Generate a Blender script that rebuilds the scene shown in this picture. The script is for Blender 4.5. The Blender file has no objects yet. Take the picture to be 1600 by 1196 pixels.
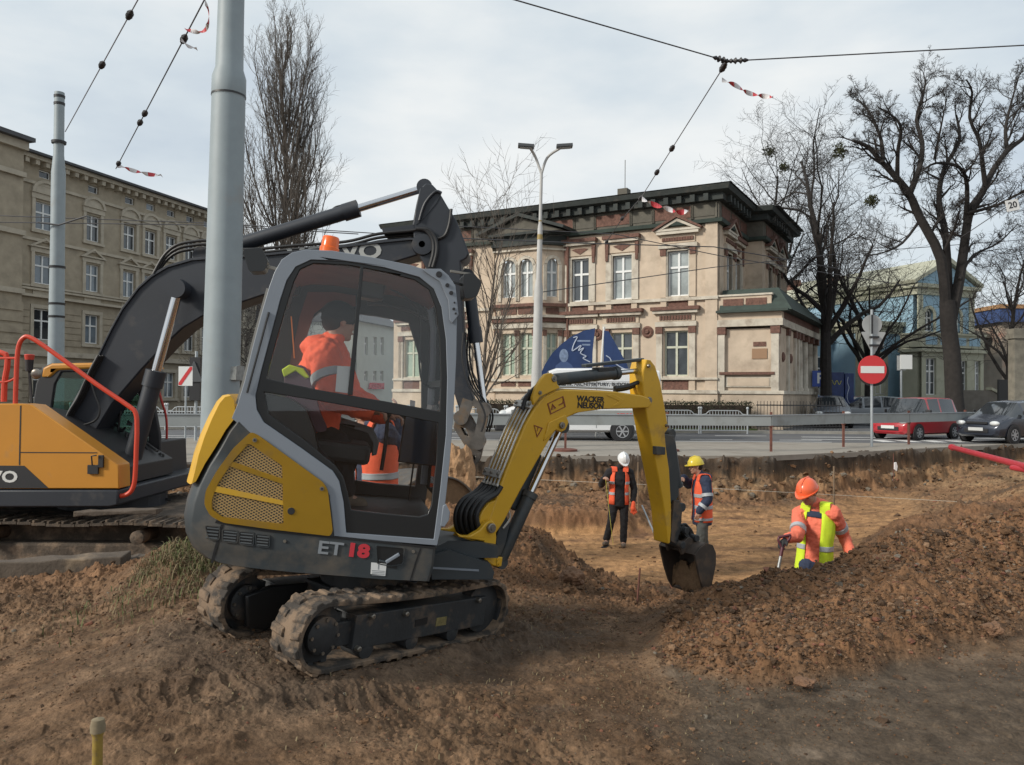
import bpy, bmesh, math, random
import numpy as np
from mathutils import Vector, Matrix, Euler, noise as mnoise
from mathutils.geometry import tessellate_polygon
R = math.radians
sc = bpy.context.scene
COL = sc.collection
random.seed(7)
rng = np.random.default_rng(7)
# ---------------------------------------------------------------- camera
F0, CX, CY = 1250.0, 800.0, 598.0
cam_d = bpy.data.cameras.new('camera'); cam = bpy.data.objects.new('camera', cam_d); COL.objects.link(cam)
cam_d.sensor_width = 36; cam_d.lens = F0/1600*36; cam_d.clip_end = 3000; cam_d.clip_start = 0.05
CAM = Vector((0, 0, 1.6))
MC = Matrix.Rotation(math.pi/2+math.atan(17/1250), 4, 'X') @ Matrix.Rotation(R(0.4), 4, 'Z')
cam.matrix_world = Matrix.Translation(CAM) @ MC
sc.camera = cam
# ---------------------------------------------------------------- world, sun, exposure
SUN = Vector((-0.86, -0.42, 0.52)).normalized()
w = bpy.data.worlds.new('World'); sc.world = w; w.use_nodes = True
nt = w.node_tree; nt.nodes.clear()
def N(nt, t, **k):
    n = nt.nodes.new(t)
    for a, b in k.items(): setattr(n, a, b)
    return n
L = nt.links.new
out = N(nt, 'ShaderNodeOutputWorld'); mix = N(nt, 'ShaderNodeMixShader')
b1 = N(nt, 'ShaderNodeBackground'); b2 = N(nt, 'ShaderNodeBackground')
sky = N(nt, 'ShaderNodeTexSky', sky_type='NISHITA', sun_disc=False)
sky.sun_elevation = math.asin(SUN.z); sky.sun_rotation = math.atan2(SUN.x, SUN.y)
b1.inputs[1].default_value = 0.1; L(sky.outputs[0], b1.inputs[0])
tc = N(nt, 'ShaderNodeTexCoord'); mp = N(nt, 'ShaderNodeMapping'); mp.inputs['Scale'].default_value = (1.0, 1.0, 2.6)
L(tc.outputs['Generated'], mp.inputs[0])
n1 = N(nt, 'ShaderNodeTexNoise'); n1.inputs['Scale'].default_value = 2.3; n1.inputs['Detail'].default_value = 7; n1.inputs['Roughness'].default_value = .5
L(mp.outputs[0], n1.inputs[0])
cr = N(nt, 'ShaderNodeValToRGB'); e = cr.color_ramp.elements
e[0].position = .30; e[0].color = (.45, .52, .60, 1); e[1].position = .64; e[1].color = (.74, .76, .76, 1)
m_ = e.new(.48); m_.color = (.59, .65, .69, 1)
L(n1.outputs[0], cr.inputs[0]); L(cr.outputs[0], b2.inputs[0]); b2.inputs[1].default_value = 1.0
cf = N(nt, 'ShaderNodeMapRange'); cf.inputs[1].default_value = .3; cf.inputs[2].default_value = .6; cf.inputs[3].default_value = .88; cf.inputs[4].default_value = .97
L(n1.outputs[0], cf.inputs[0]); L(cf.outputs[0], mix.inputs[0]); L(b1.outputs[0], mix.inputs[1]); L(b2.outputs[0], mix.inputs[2]); L(mix.outputs[0], out.inputs[0])
sd = bpy.data.lights.new('sun', 'SUN'); sd.energy = 2.9; sd.angle = R(10); sd.color = (1, .94, .84)
so = bpy.data.objects.new('sun', sd); COL.objects.link(so)
so.rotation_euler = (-SUN).to_track_quat('-Z', 'Y').to_euler(); so.location = (-10, -5, 20)
sc.view_settings.view_transform = 'Standard'; sc.view_settings.look = 'None'
sc.view_settings.exposure = 0.27; sc.view_settings.gamma = 1
# ---------------------------------------------------------------- pixel <-> world (the photo's pixels, 1600 wide)
def ray(x, y): return MC.to_3x3() @ Vector(((x-CX)/F0, -(y-CY)/F0, -1))
def atY(x, y, Y):
    d = ray(x, y); return CAM + d*(Y/d.y)
def atZ(x, y, z):
    d = ray(x, y); return CAM + d*((z-CAM.z)/d.z)
class Fr:
    """a local frame: origin + rotation; gives local coordinates of a pixel on a local plane"""
    def __init__(s, O, A): s.O = Vector(O); s.A = A; s.M = Matrix.Translation(s.O) @ A.to_4x4(); s.I = s.M.inverted()
    def onY(s, px, py, yl=0):
        o = s.I @ CAM; d = s.I.to_3x3() @ ray(px, py); t = (yl-o.y)/d.y; return o+d*t
    def onX(s, px, py, xl=0):
        o = s.I @ CAM; d = s.I.to_3x3() @ ray(px, py); t = (xl-o.x)/d.x; return o+d*t
    def xz(s, px, py, yl=0): q = s.onY(px, py, yl); return (q.x, q.z)
    def poly(s, pts, yl=0): return [s.xz(a, b, yl) for a, b in pts]
# ---------------------------------------------------------------- materials
MATS = {}
def mat(name, col, rough=.6, metal=0, nz=None, bump=None, dirt=None, spec=None, coat=0, attr=False):
    if name in MATS: return MATS[name]
    m = bpy.data.materials.new(name); m.use_nodes = True; MATS[name] = m
    t = m.node_tree; b = t.nodes['Principled BSDF']; l = t.links.new
    b.inputs['Base Color'].default_value = (*col, 1); b.inputs['Roughness'].default_value = rough; b.inputs['Metallic'].default_value = metal
    if spec is not None: b.inputs['Specular IOR Level'].default_value = spec
    if coat: b.inputs['Coat Weight'].default_value = coat; b.inputs['Coat Roughness'].default_value = .15
    tc = N(t, 'ShaderNodeTexCoord'); cur = None
    def noi(s, d=4, r=.55):
        n = N(t, 'ShaderNodeTexNoise'); n.inputs['Scale'].default_value = s; n.inputs['Detail'].default_value = d; n.inputs['Roughness'].default_value = r
        l(tc.outputs['Object'], n.inputs[0]); return n
    if nz:
        n = noi(nz[0], 6, .6); mx = N(t, 'ShaderNodeMix', data_type='RGBA')
        rr = N(t, 'ShaderNodeMapRange'); rr.inputs[1].default_value = .3; rr.inputs[2].default_value = .7; l(n.outputs[0], rr.inputs[0]); l(rr.outputs[0], mx.inputs[0])
        mx.inputs[6].default_value = (*[c*(1-nz[1]) for c in col], 1); mx.inputs[7].default_value = (*[min(1, c*(1+nz[1])) for c in col], 1)
        cur = mx.outputs[2]
    if dirt:   # (colour, scale, threshold, softness, max)
        n = noi(dirt[1], 8, .65); rr = N(t, 'ShaderNodeMapRange'); rr.inputs[1].default_value = dirt[2]; rr.inputs[2].default_value = dirt[2]+dirt[3]; rr.inputs[4].default_value = dirt[4]
        l(n.outputs[0], rr.inputs[0]); mx = N(t, 'ShaderNodeMix', data_type='RGBA'); l(rr.outputs[0], mx.inputs[0])
        if cur: l(cur, mx.inputs[6])
        else: mx.inputs[6].default_value = (*col, 1)
        mx.inputs[7].default_value = (*dirt[0], 1); cur = mx.outputs[2]
        r2 = N(t, 'ShaderNodeMix', data_type='FLOAT'); l(rr.outputs[0], r2.inputs[0]); r2.inputs[2].default_value = rough; r2.inputs[3].default_value = .95; l(r2.outputs[0], b.inputs['Roughness'])
    if cur: l(cur, b.inputs['Base Color'])
    if bump:
        n = noi(bump[0], 6, .6); bp = N(t, 'ShaderNodeBump'); bp.inputs['Strength'].default_value = bump[1]; bp.inputs['Distance'].default_value = bump[2] if len(bump) > 2 else .02
        l(n.outputs[0], bp.inputs['Height']); l(bp.outputs[0], b.inputs['Normal'])
    return m
def glass(name, tint=(.8, .85, .85), refl=1.0):
    if name in MATS: return MATS[name]
    m = bpy.data.materials.new(name); m.use_nodes = True; MATS[name] = m
    t = m.node_tree; t.nodes.clear(); l = t.links.new
    o = N(t, 'ShaderNodeOutputMaterial'); mx = N(t, 'ShaderNodeMixShader'); tr = N(t, 'ShaderNodeBsdfTransparent'); gl = N(t, 'ShaderNodeBsdfGlossy')
    tr.inputs[0].default_value = (*tint, 1); gl.inputs['Roughness'].default_value = .01; gl.inputs[0].default_value = (refl, refl, refl, 1)
    f = N(t, 'ShaderNodeFresnel'); f.inputs[0].default_value = 1.45
    l(f.outputs[0], mx.inputs[0]); l(tr.outputs[0], mx.inputs[1]); l(gl.outputs[0], mx.inputs[2]); l(mx.outputs[0], o.inputs[0])
    return m
# ---------------------------------------------------------------- objects
def tag(o, label=None, cat=None, group=None, kind=None):
    if label: o['label'] = label
    if cat: o['category'] = cat
    if group: o['group'] = group
    if kind: o['kind'] = kind
    return o
def empty(name, label, cat, group=None, M4=None, loc=None):
    o = bpy.data.objects.new(name, None); COL.objects.link(o); o.empty_display_size = .2
    if M4 is not None: o.matrix_world = M4
    if loc is not None: o.location = loc
    return tag(o, label, cat, group)
def copy_tree(o, parent=None):
    c = o.copy(); COL.objects.link(c)
    if parent: c.parent = parent
    for ch in list(o.children): copy_tree(ch, c)
    return c
class MB:
    def __init__(s): s.v = []; s.f = []; s.m = []; s.mats = []; s.T = None
    def mi(s, m):
        if m not in s.mats: s.mats.append(m)
        return s.mats.index(m)
    def add(s, vs, fs, m):
        b = len(s.v); k = s.mi(m)
        if s.T is not None: vs = [s.T @ Vector(v) for v in vs]
        s.v.extend([tuple(v) for v in vs]); s.f.extend([tuple(b+i for i in f) for f in fs]); s.m.extend([k]*len(fs)); return s
    def box(s, a, b, m, rot=None):   # min corner, max corner; rot about its centre
        x0, y0, z0 = a; x1, y1, z1 = b
        vs = [Vector(p) for p in [(x0,y0,z0),(x1,y0,z0),(x1,y1,z0),(x0,y1,z0),(x0,y0,z1),(x1,y0,z1),(x1,y1,z1),(x0,y1,z1)]]
        if rot is not None:
            c = (Vector(a)+Vector(b))/2; vs = [rot @ (v-c)+c for v in vs]
        return s.add(vs, [(0,3,2,1),(4,5,6,7),(0,1,5,4),(1,2,6,5),(2,3,7,6),(3,0,4,7)], m)
    def bar(s, p, q, wd, ht, m, up=(0, 0, 1)):   # rectangular bar from p to q
        p, q = Vector(p), Vector(q); d = (q-p).normalized(); up = Vector(up)
        sd_ = d.cross(up)
        if sd_.length < 1e-4: sd_ = d.cross(Vector((1, 0, 0)))
        sd_.normalize(); u = sd_.cross(d)
        vs = [c+sd_*a*wd/2+u*b*ht/2 for c in (p, q) for a, b in ((-1,-1),(1,-1),(1,1),(-1,1))]
        return s.add(vs, [(0,1,2,3),(7,6,5,4),(0,4,5,1),(1,5,6,2),(2,6,7,3),(3,7,4,0)], m)
    def prism(s, loops, y0, y1, m, mp=None, taper=None):   # loops of (x,z), first outer then holes; extruded along y
        if isinstance(loops[0][0], (int, float)): loops = [loops]
        pts = [p for lp in loops for p in lp]; tri = tessellate_polygon([[Vector((a, b, 0)) for a, b in lp] for lp in loops])
        n = len(pts); mp = mp or (lambda x, y, z: (x, y, z))
        vs = [mp(a, y0, b) for a, b in pts]+[mp(a, y1, b) for a, b in pts]
        fs = []
        for t in tri:
            a, b, c = [pts[i] for i in t]
            cr_ = (b[0]-a[0])*(c[1]-a[1])-(b[1]-a[1])*(c[0]-a[0])
            if abs(cr_) < 1e-12: continue
            if cr_ < 0: t = t[::-1]
            fs.append(tuple(t)); fs.append(tuple(i+n for i in t[::-1]))
        k = 0
        for li, lp in enumerate(loops):
            ar = sum(lp[i][0]*lp[(i+1) % len(lp)][1]-lp[(i+1) % len(lp)][0]*lp[i][1] for i in range(len(lp)))
            for i in range(len(lp)):
                a, b = k+i, k+(i+1) % len(lp); q = (a, a+n, b+n, b)
                if (ar < 0) != (li > 0): q = q[::-1]
                fs.append(q)
            k += len(lp)
        return s.add(vs, fs, m)
    def loft(s, rings, m, close=True, cap=True):
        n = len(rings[0]); vs = [p for r_ in rings for p in r_]; fs = []
        for i in range(len(rings)-1):
            for j in range(n if close else n-1):
                a = i*n+j; b = i*n+(j+1) % n; fs.append((a, b, b+n, a+n))
        if cap and close: fs.append(tuple(range(n))[::-1]); fs.append(tuple((len(rings)-1)*n+j for j in range(n)))
        return s.add(vs, fs, m)
    def tube(s, path, r, m, n=8, cap=True):
        P = [Vector(p) for p in path]; rs = r if isinstance(r, (list, tuple)) else [r]*len(P); rings = []; prev = None
        for i, p in enumerate(P):
            d = (P[min(i+1, len(P)-1)]-P[max(i-1, 0)]).normalized()
            if prev is None: u = d.orthogonal().normalized()
            else:
                u = prev-d*prev.dot(d)
                u = u.normalized() if u.length > 1e-6 else d.orthogonal().normalized()
            prev = u; v = d.cross(u)
            rings.append([p+(u*math.cos(2*math.pi*k/n)+v*math.sin(2*math.pi*k/n))*rs[i] for k in range(n)])
        return s.loft(rings, m, True, cap)
    def cyl(s, p, q, r, m, n=20): return s.tube([p, q], r, m, n)
    def lathe(s, prof, m, o=(0, 0, 0), ax=(0, 0, 1), n=20):   # prof: (radius, along axis)
        a = Vector(ax).normalized(); u = a.orthogonal().normalized(); v = a.cross(u); o = Vector(o)
        return s.loft([[o+a*h+(u*math.cos(2*math.pi*k/n)+v*math.sin(2*math.pi*k/n))*max(r_, 1e-4) for k in range(n)] for r_, h in prof], m)
    def ell(s, c, rx, ry, rz, m, n=14, rot=None):
        rings = []
        for i in range(n+1):
            t = math.pi*i/n; rings.append([Vector((max(math.sin(t), 1e-3)*math.cos(2*math.pi*k/(n*2))*rx, max(math.sin(t), 1e-3)*math.sin(2*math.pi*k/(n*2))*ry, -math.cos(t)*rz)) for k in range(n*2)])
        if rot is not None: rings = [[rot @ p for p in r_] for r_ in rings]
        c = Vector(c); return s.loft([[p+c for p in r_] for r_ in rings], m)
    def build(s, name, parent=None, smooth=35, bevel=0, loc=None, label=None):
        me = bpy.data.meshes.new(name)
        vs = s.v
        if loc is not None: vs = [(a-loc[0], b-loc[1], c-loc[2]) for a, b, c in vs]
        me.from_pydata(vs, [], s.f); me.update()
        for m in s.mats: me.materials.append(m)
        me.polygons.foreach_set('material_index', s.m)
        if smooth:
            me.polygons.foreach_set('use_smooth', [True]*len(me.polygons)); me.set_sharp_from_angle(angle=R(smooth))
        o = bpy.data.objects.new(name, me); COL.objects.link(o)
        if loc is not None: o.location = loc
        if parent is not None: o.parent = parent
        if bevel:
            bm = o.modifiers.new('bevel', 'BEVEL'); bm.width = bevel; bm.segments = 2; bm.limit_method = 'ANGLE'; bm.angle_limit = R(40); bm.harden_normals = False
        if label: o['label'] = label
        return o
def split_build(mb, name, parent, **k):   # every unconnected piece becomes an object of its own
    par = list(range(len(mb.v)))
    def fd(a):
        while par[a] != a: par[a] = par[par[a]]; a = par[a]
        return a
    for f in mb.f:
        for i in f[1:]: par[fd(i)] = fd(f[0])
    gr = {}
    for f, m in zip(mb.f, mb.m): gr.setdefault(fd(f[0]), []).append((f, m))
    for fs in gr.values():
        ids = sorted({i for f, m in fs for i in f}); mp = {a: b for b, a in enumerate(ids)}; n = MB(); n.mats = mb.mats; n.v = [mb.v[i] for i in ids]; n.f = [tuple(mp[i] for i in f) for f, m in fs]; n.m = [m for f, m in fs]; n.build(name, parent, **k)
def cr_(pts, n=6, closed=False):   # Catmull-Rom
    P = [Vector(p) for p in pts]; k = len(P); o = []
    for i in range(k if closed else k-1):
        a, b, c, d = (P[(i+j-1) % k] if closed else P[min(max(i+j-1, 0), k-1)] for j in range(4))
        for t in [j/n for j in range(n)]:
            o.append(.5*((2*b)+(c-a)*t+(2*a-5*b+4*c-d)*t*t+(3*b-a-3*c+d)*t**3))
    if not closed: o.append(P[-1])
    return o
def rnd(pts, r, n=4):   # polygon with rounded corners
    o = []
    k = len(pts)
    for i in range(k):
        p, a, b = Vector(pts[i]), Vector(pts[i-1]), Vector(pts[(i+1) % k])
        ra = min(r, (a-p).length*.45, (b-p).length*.45); s_, e_ = p+(a-p).normalized()*ra, p+(b-p).normalized()*ra
        for j in range(n+1):
            t = j/n; o.append(tuple((1-t)**2*s_+2*t*(1-t)*p+t*t*e_))
    return o
def text(body, size, m, parent, M4, name='lettering', ext=.002, bold=0, xs=1.0, align='CENTER'):
    c = bpy.data.curves.new(name, 'FONT'); c.body = body; c.size = size; c.extrude = ext; c.align_x = align; c.align_y = 'CENTER'; c.offset = bold; c.resolution_u = 3
    t = bpy.data.objects.new(name, c); COL.objects.link(t); bpy.context.view_layer.update()
    me = bpy.data.meshes.new_from_object(t.evaluated_get(bpy.context.evaluated_depsgraph_get())); bpy.data.objects.remove(t)
    me.materials.clear(); me.materials.append(m); me.name = name
    o = bpy.data.objects.new(name, me); COL.objects.link(o); o.parent = parent
    o.matrix_local = M4 @ Matrix.Diagonal((xs, 1, 1, 1)); return o
def wall_m(x, y, z, face=(0, -1), tilt=0):   # matrix for text lying on a vertical face whose outward normal is face (2D)
    n = Vector((face[0], face[1], 0)).normalized(); xa = Vector((0, 0, 1)).cross(n); u = Vector((0, 0, 1))
    m = Matrix((xa, u, n)).transposed().to_4x4(); return Matrix.Translation((x, y, z)) @ m @ Matrix.Rotation(tilt, 4, 'Z')
# numpy noise
def _h(ix, iy, s):
    n = (ix*374761393+iy*668265263+s*974634777) & 0xffffffff
    n = ((n ^ (n >> 13))*1274126177) & 0xffffffff
    return ((n ^ (n >> 16)) & 0xffff)/65535.0
def vn(x, y, s=0):
    xi = np.floor(x).astype(np.int64); yi = np.floor(y).astype(np.int64); fx = x-xi; fy = y-yi
    u = fx*fx*fx*(fx*(fx*6-15)+10); v = fy*fy*fy*(fy*(fy*6-15)+10)
    a, b, c, d = _h(xi, yi, s), _h(xi+1, yi, s), _h(xi, yi+1, s), _h(xi+1, yi+1, s)
    return (a+(b-a)*u+(c-a)*v+(a-b-c+d)*u*v)*2-1
def fbm(x, y, o=5, s=0, g=.5):
    r_ = 0; a = 1; t = 0
    for i in range(o): r_ = r_+a*vn(x*2**i+i*17.3, y*2**i-i*9.1, s+i); t += a; a *= g
    return r_/t
def cell(x, y, s=0):
    """distance to the nearest and to the second feature point, and that point's own random number"""
    xi = np.floor(x).astype(np.int64); yi = np.floor(y).astype(np.int64); d1 = np.full(x.shape, 9.0); d2 = np.full(x.shape, 9.0); idr = np.zeros(x.shape)
    for i in (-1, 0, 1):
        for j in (-1, 0, 1):
            cx, cy = xi+i, yi+j; px = cx+_h(cx, cy, s+1); py = cy+_h(cx, cy, s+2); d = np.hypot(x-px, y-py); r_ = _h(cx, cy, s+3)
            nr = d < d1; d2 = np.where(nr, d1, np.minimum(d2, d)); idr = np.where(nr, r_, idr); d1 = np.where(nr, d, d1)
    return d1, d2, idr
def sst(a, b, x):
    t = np.clip((x-a)/(b-a), 0, 1); return t*t*(3-2*t)
# ---------------------------------------------------------------- the mini excavator's frame (its tilt shapes the ground below it)
def tilt_frame(th, p):
    F = Vector((math.cos(th)*math.cos(p), math.sin(th)*math.cos(p), -math.sin(p))); Y = Vector((-math.sin(th), math.cos(th), 0)); U = F.cross(Y)
    return Matrix((F, Y, U)).transposed()
MXA = tilt_frame(R(12), R(7.6)); MX = Fr((-1.229, 4.862, 0.171), MXA)
UC = Fr(MX.M @ Vector((.302, .0, 0)), MXA @ Matrix.Rotation(R(40), 3, 'Z'))    # undercarriage frame
# ---------------------------------------------------------------- terrain
def hz(px): return 615+.007*(px-800)
def kn(px, *a):   # knots: (Y, z) or (Y, None, py)
    return [(k[0], k[1] if len(k) == 2 else 1.6-(k[2]-hz(px))/F0*k[0]) for k in a]
EDGE_P = [-3000, 0, 280, 740, 1200, 1350, 1600, 2400]; EDGE_Y = [17, 17.6, 18.0, 20.4, 21.2, 23.0, 27.5, 40]
def Ye(px): return np.interp(px, EDGE_P, EDGE_Y)
FL = -1.25
ST = {
 -3000: [(3,.05),(7,-.02),(8.6,-.85),(14,-.85)],
 -50: [(3,.05),(7,-.06),(8.5,-.85),(14,-.85)],
 150: [(2.5,.08),(4,.14),(6,.02),(7.3,-.05),(8.5,-.85),(14,-.85)],
 190: [(2.5,.08),(4,.15),(5.6,.10),(6.3,.13),(7.2,-.04),(8.5,-.8),(14,-.9)],
 270: [(2.5,.08),(4,.17),(5.6,.18),(6.3,.36),(6.8,.30),(7.5,.0),(8.5,-.8),(14,-.9)],
 350: [(2.5,.08),(4,.18),(5.5,.18),(6.3,.30),(7.2,.12),(9,-.8),(14,-1)],
 520: [(2.5,.06),(4,.14),(5.5,.05),(7.2,.05),(8.5,.35),(9.5,.1),(11,-1.0),(14,-1.2)],
 660: [(2.5,.04),(4,.06),(5.5,-.03),(7,.05),(8.6,.45),(10,.0),(11.5,-1.15),(14,FL)],
 790: [(2.5,.02),(4.5,.0),(6,-.05),(7,.02),(7.9,.22),(8.5,.30),(9.4,-.1),(11,-1.1),(12,FL)],
 850: [(2.5,.02),(4.5,.0),(6,-.06),(7.2,-.06),(8.0,.06),(8.6,.09),(9.6,-.4),(11,-1.15),(12,FL)],
 930: [(2.5,.0),(4.5,.0),(6,-.06),(7.4,-.2),(8.8,-.38),(10,-.8),(12,-1.2),(13,FL)],
 1000: [(2.5,.0),(5,-.02),(6,-.08),(7.4,-.3),(9,-.62),(11,-1.05),(13,-1.22),(14,FL)],
 1050: [(2.5,.0),(4.65,-.01),(4.85,.05),(5.4,.07),(5.9,.05),(7.4,-.35),(9,-.65),(11,-1.05),(13,FL)],
 1120: [(2.5,.0),(4.5,.0),(4.7,.07),(5.2,.13),(6.0,.15),(7.0,-.25),(8.6,-.75),(11,-1.1),(13,FL)],
 1200: [(2.5,.0),(4.38,.0),(4.6,.09),(5.2,.17),(6.2,.185),(7.0,-.05),(8.2,-.85),(10,-1.15),(12,FL)],
 1270: [(2.5,.0),(4.45,.0),(4.65,.09),(5.3,.17),(6.4,.185),(7.1,-.05),(7.9,-.9),(9.5,-1.1),(12,FL)],
 1330: [(2.5,.0),(4.55,.0),(4.75,.09),(5.4,.19),(6.7,.26),(7.5,.05),(8.6,-.75),(9.5,-.85),(11,-.55),(12.5,-.9),(15,FL)],
 1400: [(2.5,.0),(4.8,.0),(5.0,.09),(5.6,.22),(6.9,.37),(7.8,.15),(9,-.55),(11,-.12),(12.5,-.5),(14,-.9),(17,-1.2)],
 1500: [(2.5,.0),(5.15,.0),(5.35,.09),(5.9,.22),(7.2,.41),(8.2,.2),(9.5,-.4),(11.5,.02),(13,-.35),(15,-.6),(18,-.9),(20,-.8)],
 1600: [(2.5,.0),(5.7,.0),(5.9,.09),(6.4,.22),(7.6,.50),(8.6,.3),(10,-.2),(12,.05),(14,-.1),(17,-.3),(20,-.5),(24,-.6)],
 1750: [(2.5,.0),(6,.0),(7,.2),(8.5,.6),(10,.2),(13,.1),(17,-.1),(24,-.5)],
 4000: [(2.5,.0),(9,.0),(10,.4),(14,.1),(24,.0)],
}
_PX = sorted(ST)
_Yg = np.geomspace(1.2, 60, 600)
_Z = []
for p_ in _PX:
    k_ = ST[p_]; z_ = np.interp(_Yg, [a for a, b in k_], [b for a, b in k_])
    kk = np.exp(-np.linspace(-2, 2, 7)**2); z_ = np.convolve(np.pad(z_, 3, mode='edge'), kk/kk.sum(), mode='valid'); _Z.append(z_)
_Z = np.array(_Z)
_fx = np.concatenate([np.arange(-3000, -50, 50), np.arange(-50, 1750, 10), np.arange(1750, 4001, 50)]).astype(float)
_ZF = np.array([np.interp(_fx, _PX, _Z[:, j]) for j in range(len(_Yg))]).T
_ly = np.log(_Yg)
def base_h(x, y):
    y = np.maximum(y, 1.21); px = np.clip(800+F0*x/y, -2990, 3990); i = np.clip(np.searchsorted(_fx, px)-1, 0, len(_fx)-2); t = (px-_fx[i])/(_fx[i+1]-_fx[i])
    j = np.clip((np.log(y)-_ly[0])/(_ly[1]-_ly[0]), 0, len(_Yg)-2.001); j0 = j.astype(int); u = j-j0
    z = (_ZF[i, j0]*(1-t)+_ZF[i+1, j0]*t)*(1-u)+(_ZF[i, j0+1]*(1-t)+_ZF[i+1, j0+1]*t)*u
    return z, px
_ai = UC.I; _ap = (UC.M @ Vector((0, 0, -.035)), (UC.A @ Vector((0, 0, 1))))
def track_w(x, y, mrg=.55):
    lx = _ai[0][0]*x+_ai[0][1]*y+_ai[0][3]; ly = _ai[1][0]*x+_ai[1][1]*y+_ai[1][3]
    d = np.hypot(np.maximum(np.abs(lx)-.72, 0), np.maximum(np.abs(ly)-.46, 0)); return 1-sst(.02, mrg, d), lx, ly
def tracks_z(x, y): p, n = _ap; return p.z-(n.x*(x-p.x)+n.y*(y-p.y))/n.z
def H(x, y, detail=True):
    z, px = base_h(x, y); e_ = Ye(px)+.25*fbm(x*.8, x*.3+3, 3, 5)
    wm, lx, ly = track_w(x, y); z = z*(1-wm)+(tracks_z(x, y)+.012)*wm
    bn = np.clip(.7+.8*fbm(x*5, y*5, 3, 77), 0, 2); z = z+bn*(.085*np.exp(-((ly+.60)/.085)**2)*sst(-.9, -.3, lx)*sst(1.1, .8, lx)*(.4+.6*sst(-.4, .6, lx))+.11*np.exp(-((lx-.98)/.11)**2)*sst(.75, .5, np.abs(ly))+.03*np.exp(-((ly-.0)/.2)**2)*sst(1, .7, np.abs(lx)))
    yy = y
    z = np.maximum(z, -1.25+.42*sst(1040, 975, px+30*fbm(x*1.5, yy, 3, 68))*sst(16.0, 16.5, yy+.5*fbm(x*1.1, yy*.6, 3, 69))*sst(600, 700, px)) if True else z
    # far pit wall up to the street
    ez = e_+.16*fbm(x*2.3, x*.7, 3, 66)*1.0; jag = .22*fbm(x*3.1, yy*3.1, 4, 65)
    t1 = sst(-3.2, -1.0, yy-e_+jag); t3 = sst(-1.15, -.5, yy-e_+jag*1.5); t2 = sst(-.30, -.02, yy-ez)
    zf = z; z = z+(np.maximum(z, -1.02)-z)*t1; z = z+(np.maximum(z, -.62+.12*fbm(x*1.4, yy*1.4, 3, 67))-z)*t3; z = z*(1-t2)+(-.03)*t2
    street = sst(-.1, .05, yy-e_)
    # masks
    heap = np.clip((z-.012)/.05, 0, 1)*sst(980, 1060, px)*sst(4.2, 4.4, yy)*(1-street)
    floor = sst(-1.02, -1.18, z)*(1-street)
    wall = sst(-1.5, -.5, yy-e_)*(1-street)
    slab = sst(960, 1080, px+60*fbm(x*1.3, y*1.3, 3, 9)+(4.6-yy)*-60)*sst(5.6, 4.6, yy)*(1-np.clip(heap*1.5, 0, 1))
    amp = .72+.12*np.clip(heap, 0, 1)+.5*wall-.40*floor-.42*slab; amp = np.maximum(amp, .1)*(1-street*.97)*(1-.35*wm)
    slope = sst(6.0, 7.5, yy)*(1-floor)*(1-street); amp = amp+.5*slope
    if detail:
        md = np.clip(.68+1.2*fbm(x*.75+9, y*.75, 3, 24), .25, 1.2); md = np.where(yy < 8, md+(1-md)*np.clip(heap+slope, 0, 1), 1); amp = amp*md
        n0 = fbm(x*1.1, y*1.1, 4, 1); z = z+.07*n0*np.minimum(amp, 1.4)+.02*floor*fbm(x*2.2, y*5, 4, 23)
        z = z+.05*np.clip(heap, 0, 1)*fbm(x*2.1, y*2.1, 3, 27); ca_, sa_ = math.cos(.45), math.sin(.45)
        z = z+.016*fbm((x*ca_+y*sa_)*1.1, (-x*sa_+y*ca_)*8, 4, 28)*(1-np.clip(heap+floor, 0, 1))*sst(8, 6.5, yy)-.030*slab
        n1 = fbm(x*4.2+3, y*4.2, 4, 2); z = z+.045*n1*amp
        xw = x+.03*vn(x*9, y*9, 31); yw = y+.03*vn(x*9+5, y*9, 32)
        d1, d2, rr = cell(xw*9, yw*9, 3); z = z+.050*np.clip(.62-d1, 0, 1)*rr*rr*2*amp
        d1, d2, rr = cell(xw*24+2, yw*24, 4); z = z+.036*np.clip(.6-d1, 0, 1)*rr*1.6*amp*sst(14, 9, yy)
        d1, d2, rr = cell(x*60, y*60+2, 8); z = z+.013*np.clip(.6-d1, 0, 1)*rr*1.6*amp*sst(9, 6, yy)
        z = z+.010*fbm(x*36, y*36, 3, 6)*np.clip(amp, 0, 1.5)
        # old track prints in the near left ground
        pr = sst(900, 500, px)*sst(5.4, 4.2, yy)*(1-wm); ang = .55
        a_ = x*math.cos(ang)+y*math.sin(ang); b_ = -x*math.sin(ang)+y*math.cos(ang)
        rut = (np.abs(((b_*1.15+.35*vn(a_*.5, b_*.0, 12)) % 1.0)-.5) < .2)
        z = z-.034*pr*np.clip(.45+vn(x*1.2, y*1.2, 14), 0, 1)*(.5+.5*np.tanh(6*np.sin(a_*52+2*vn(x*6, y*6, 13))))*rut
        # vertical wall raggedness
        z = z+.13*wall*fbm(x*2.6, y*4, 5, 21)*np.clip(-z*2, 0, 1)
    return z, px, heap, floor, wall, slab, street, slope
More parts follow.
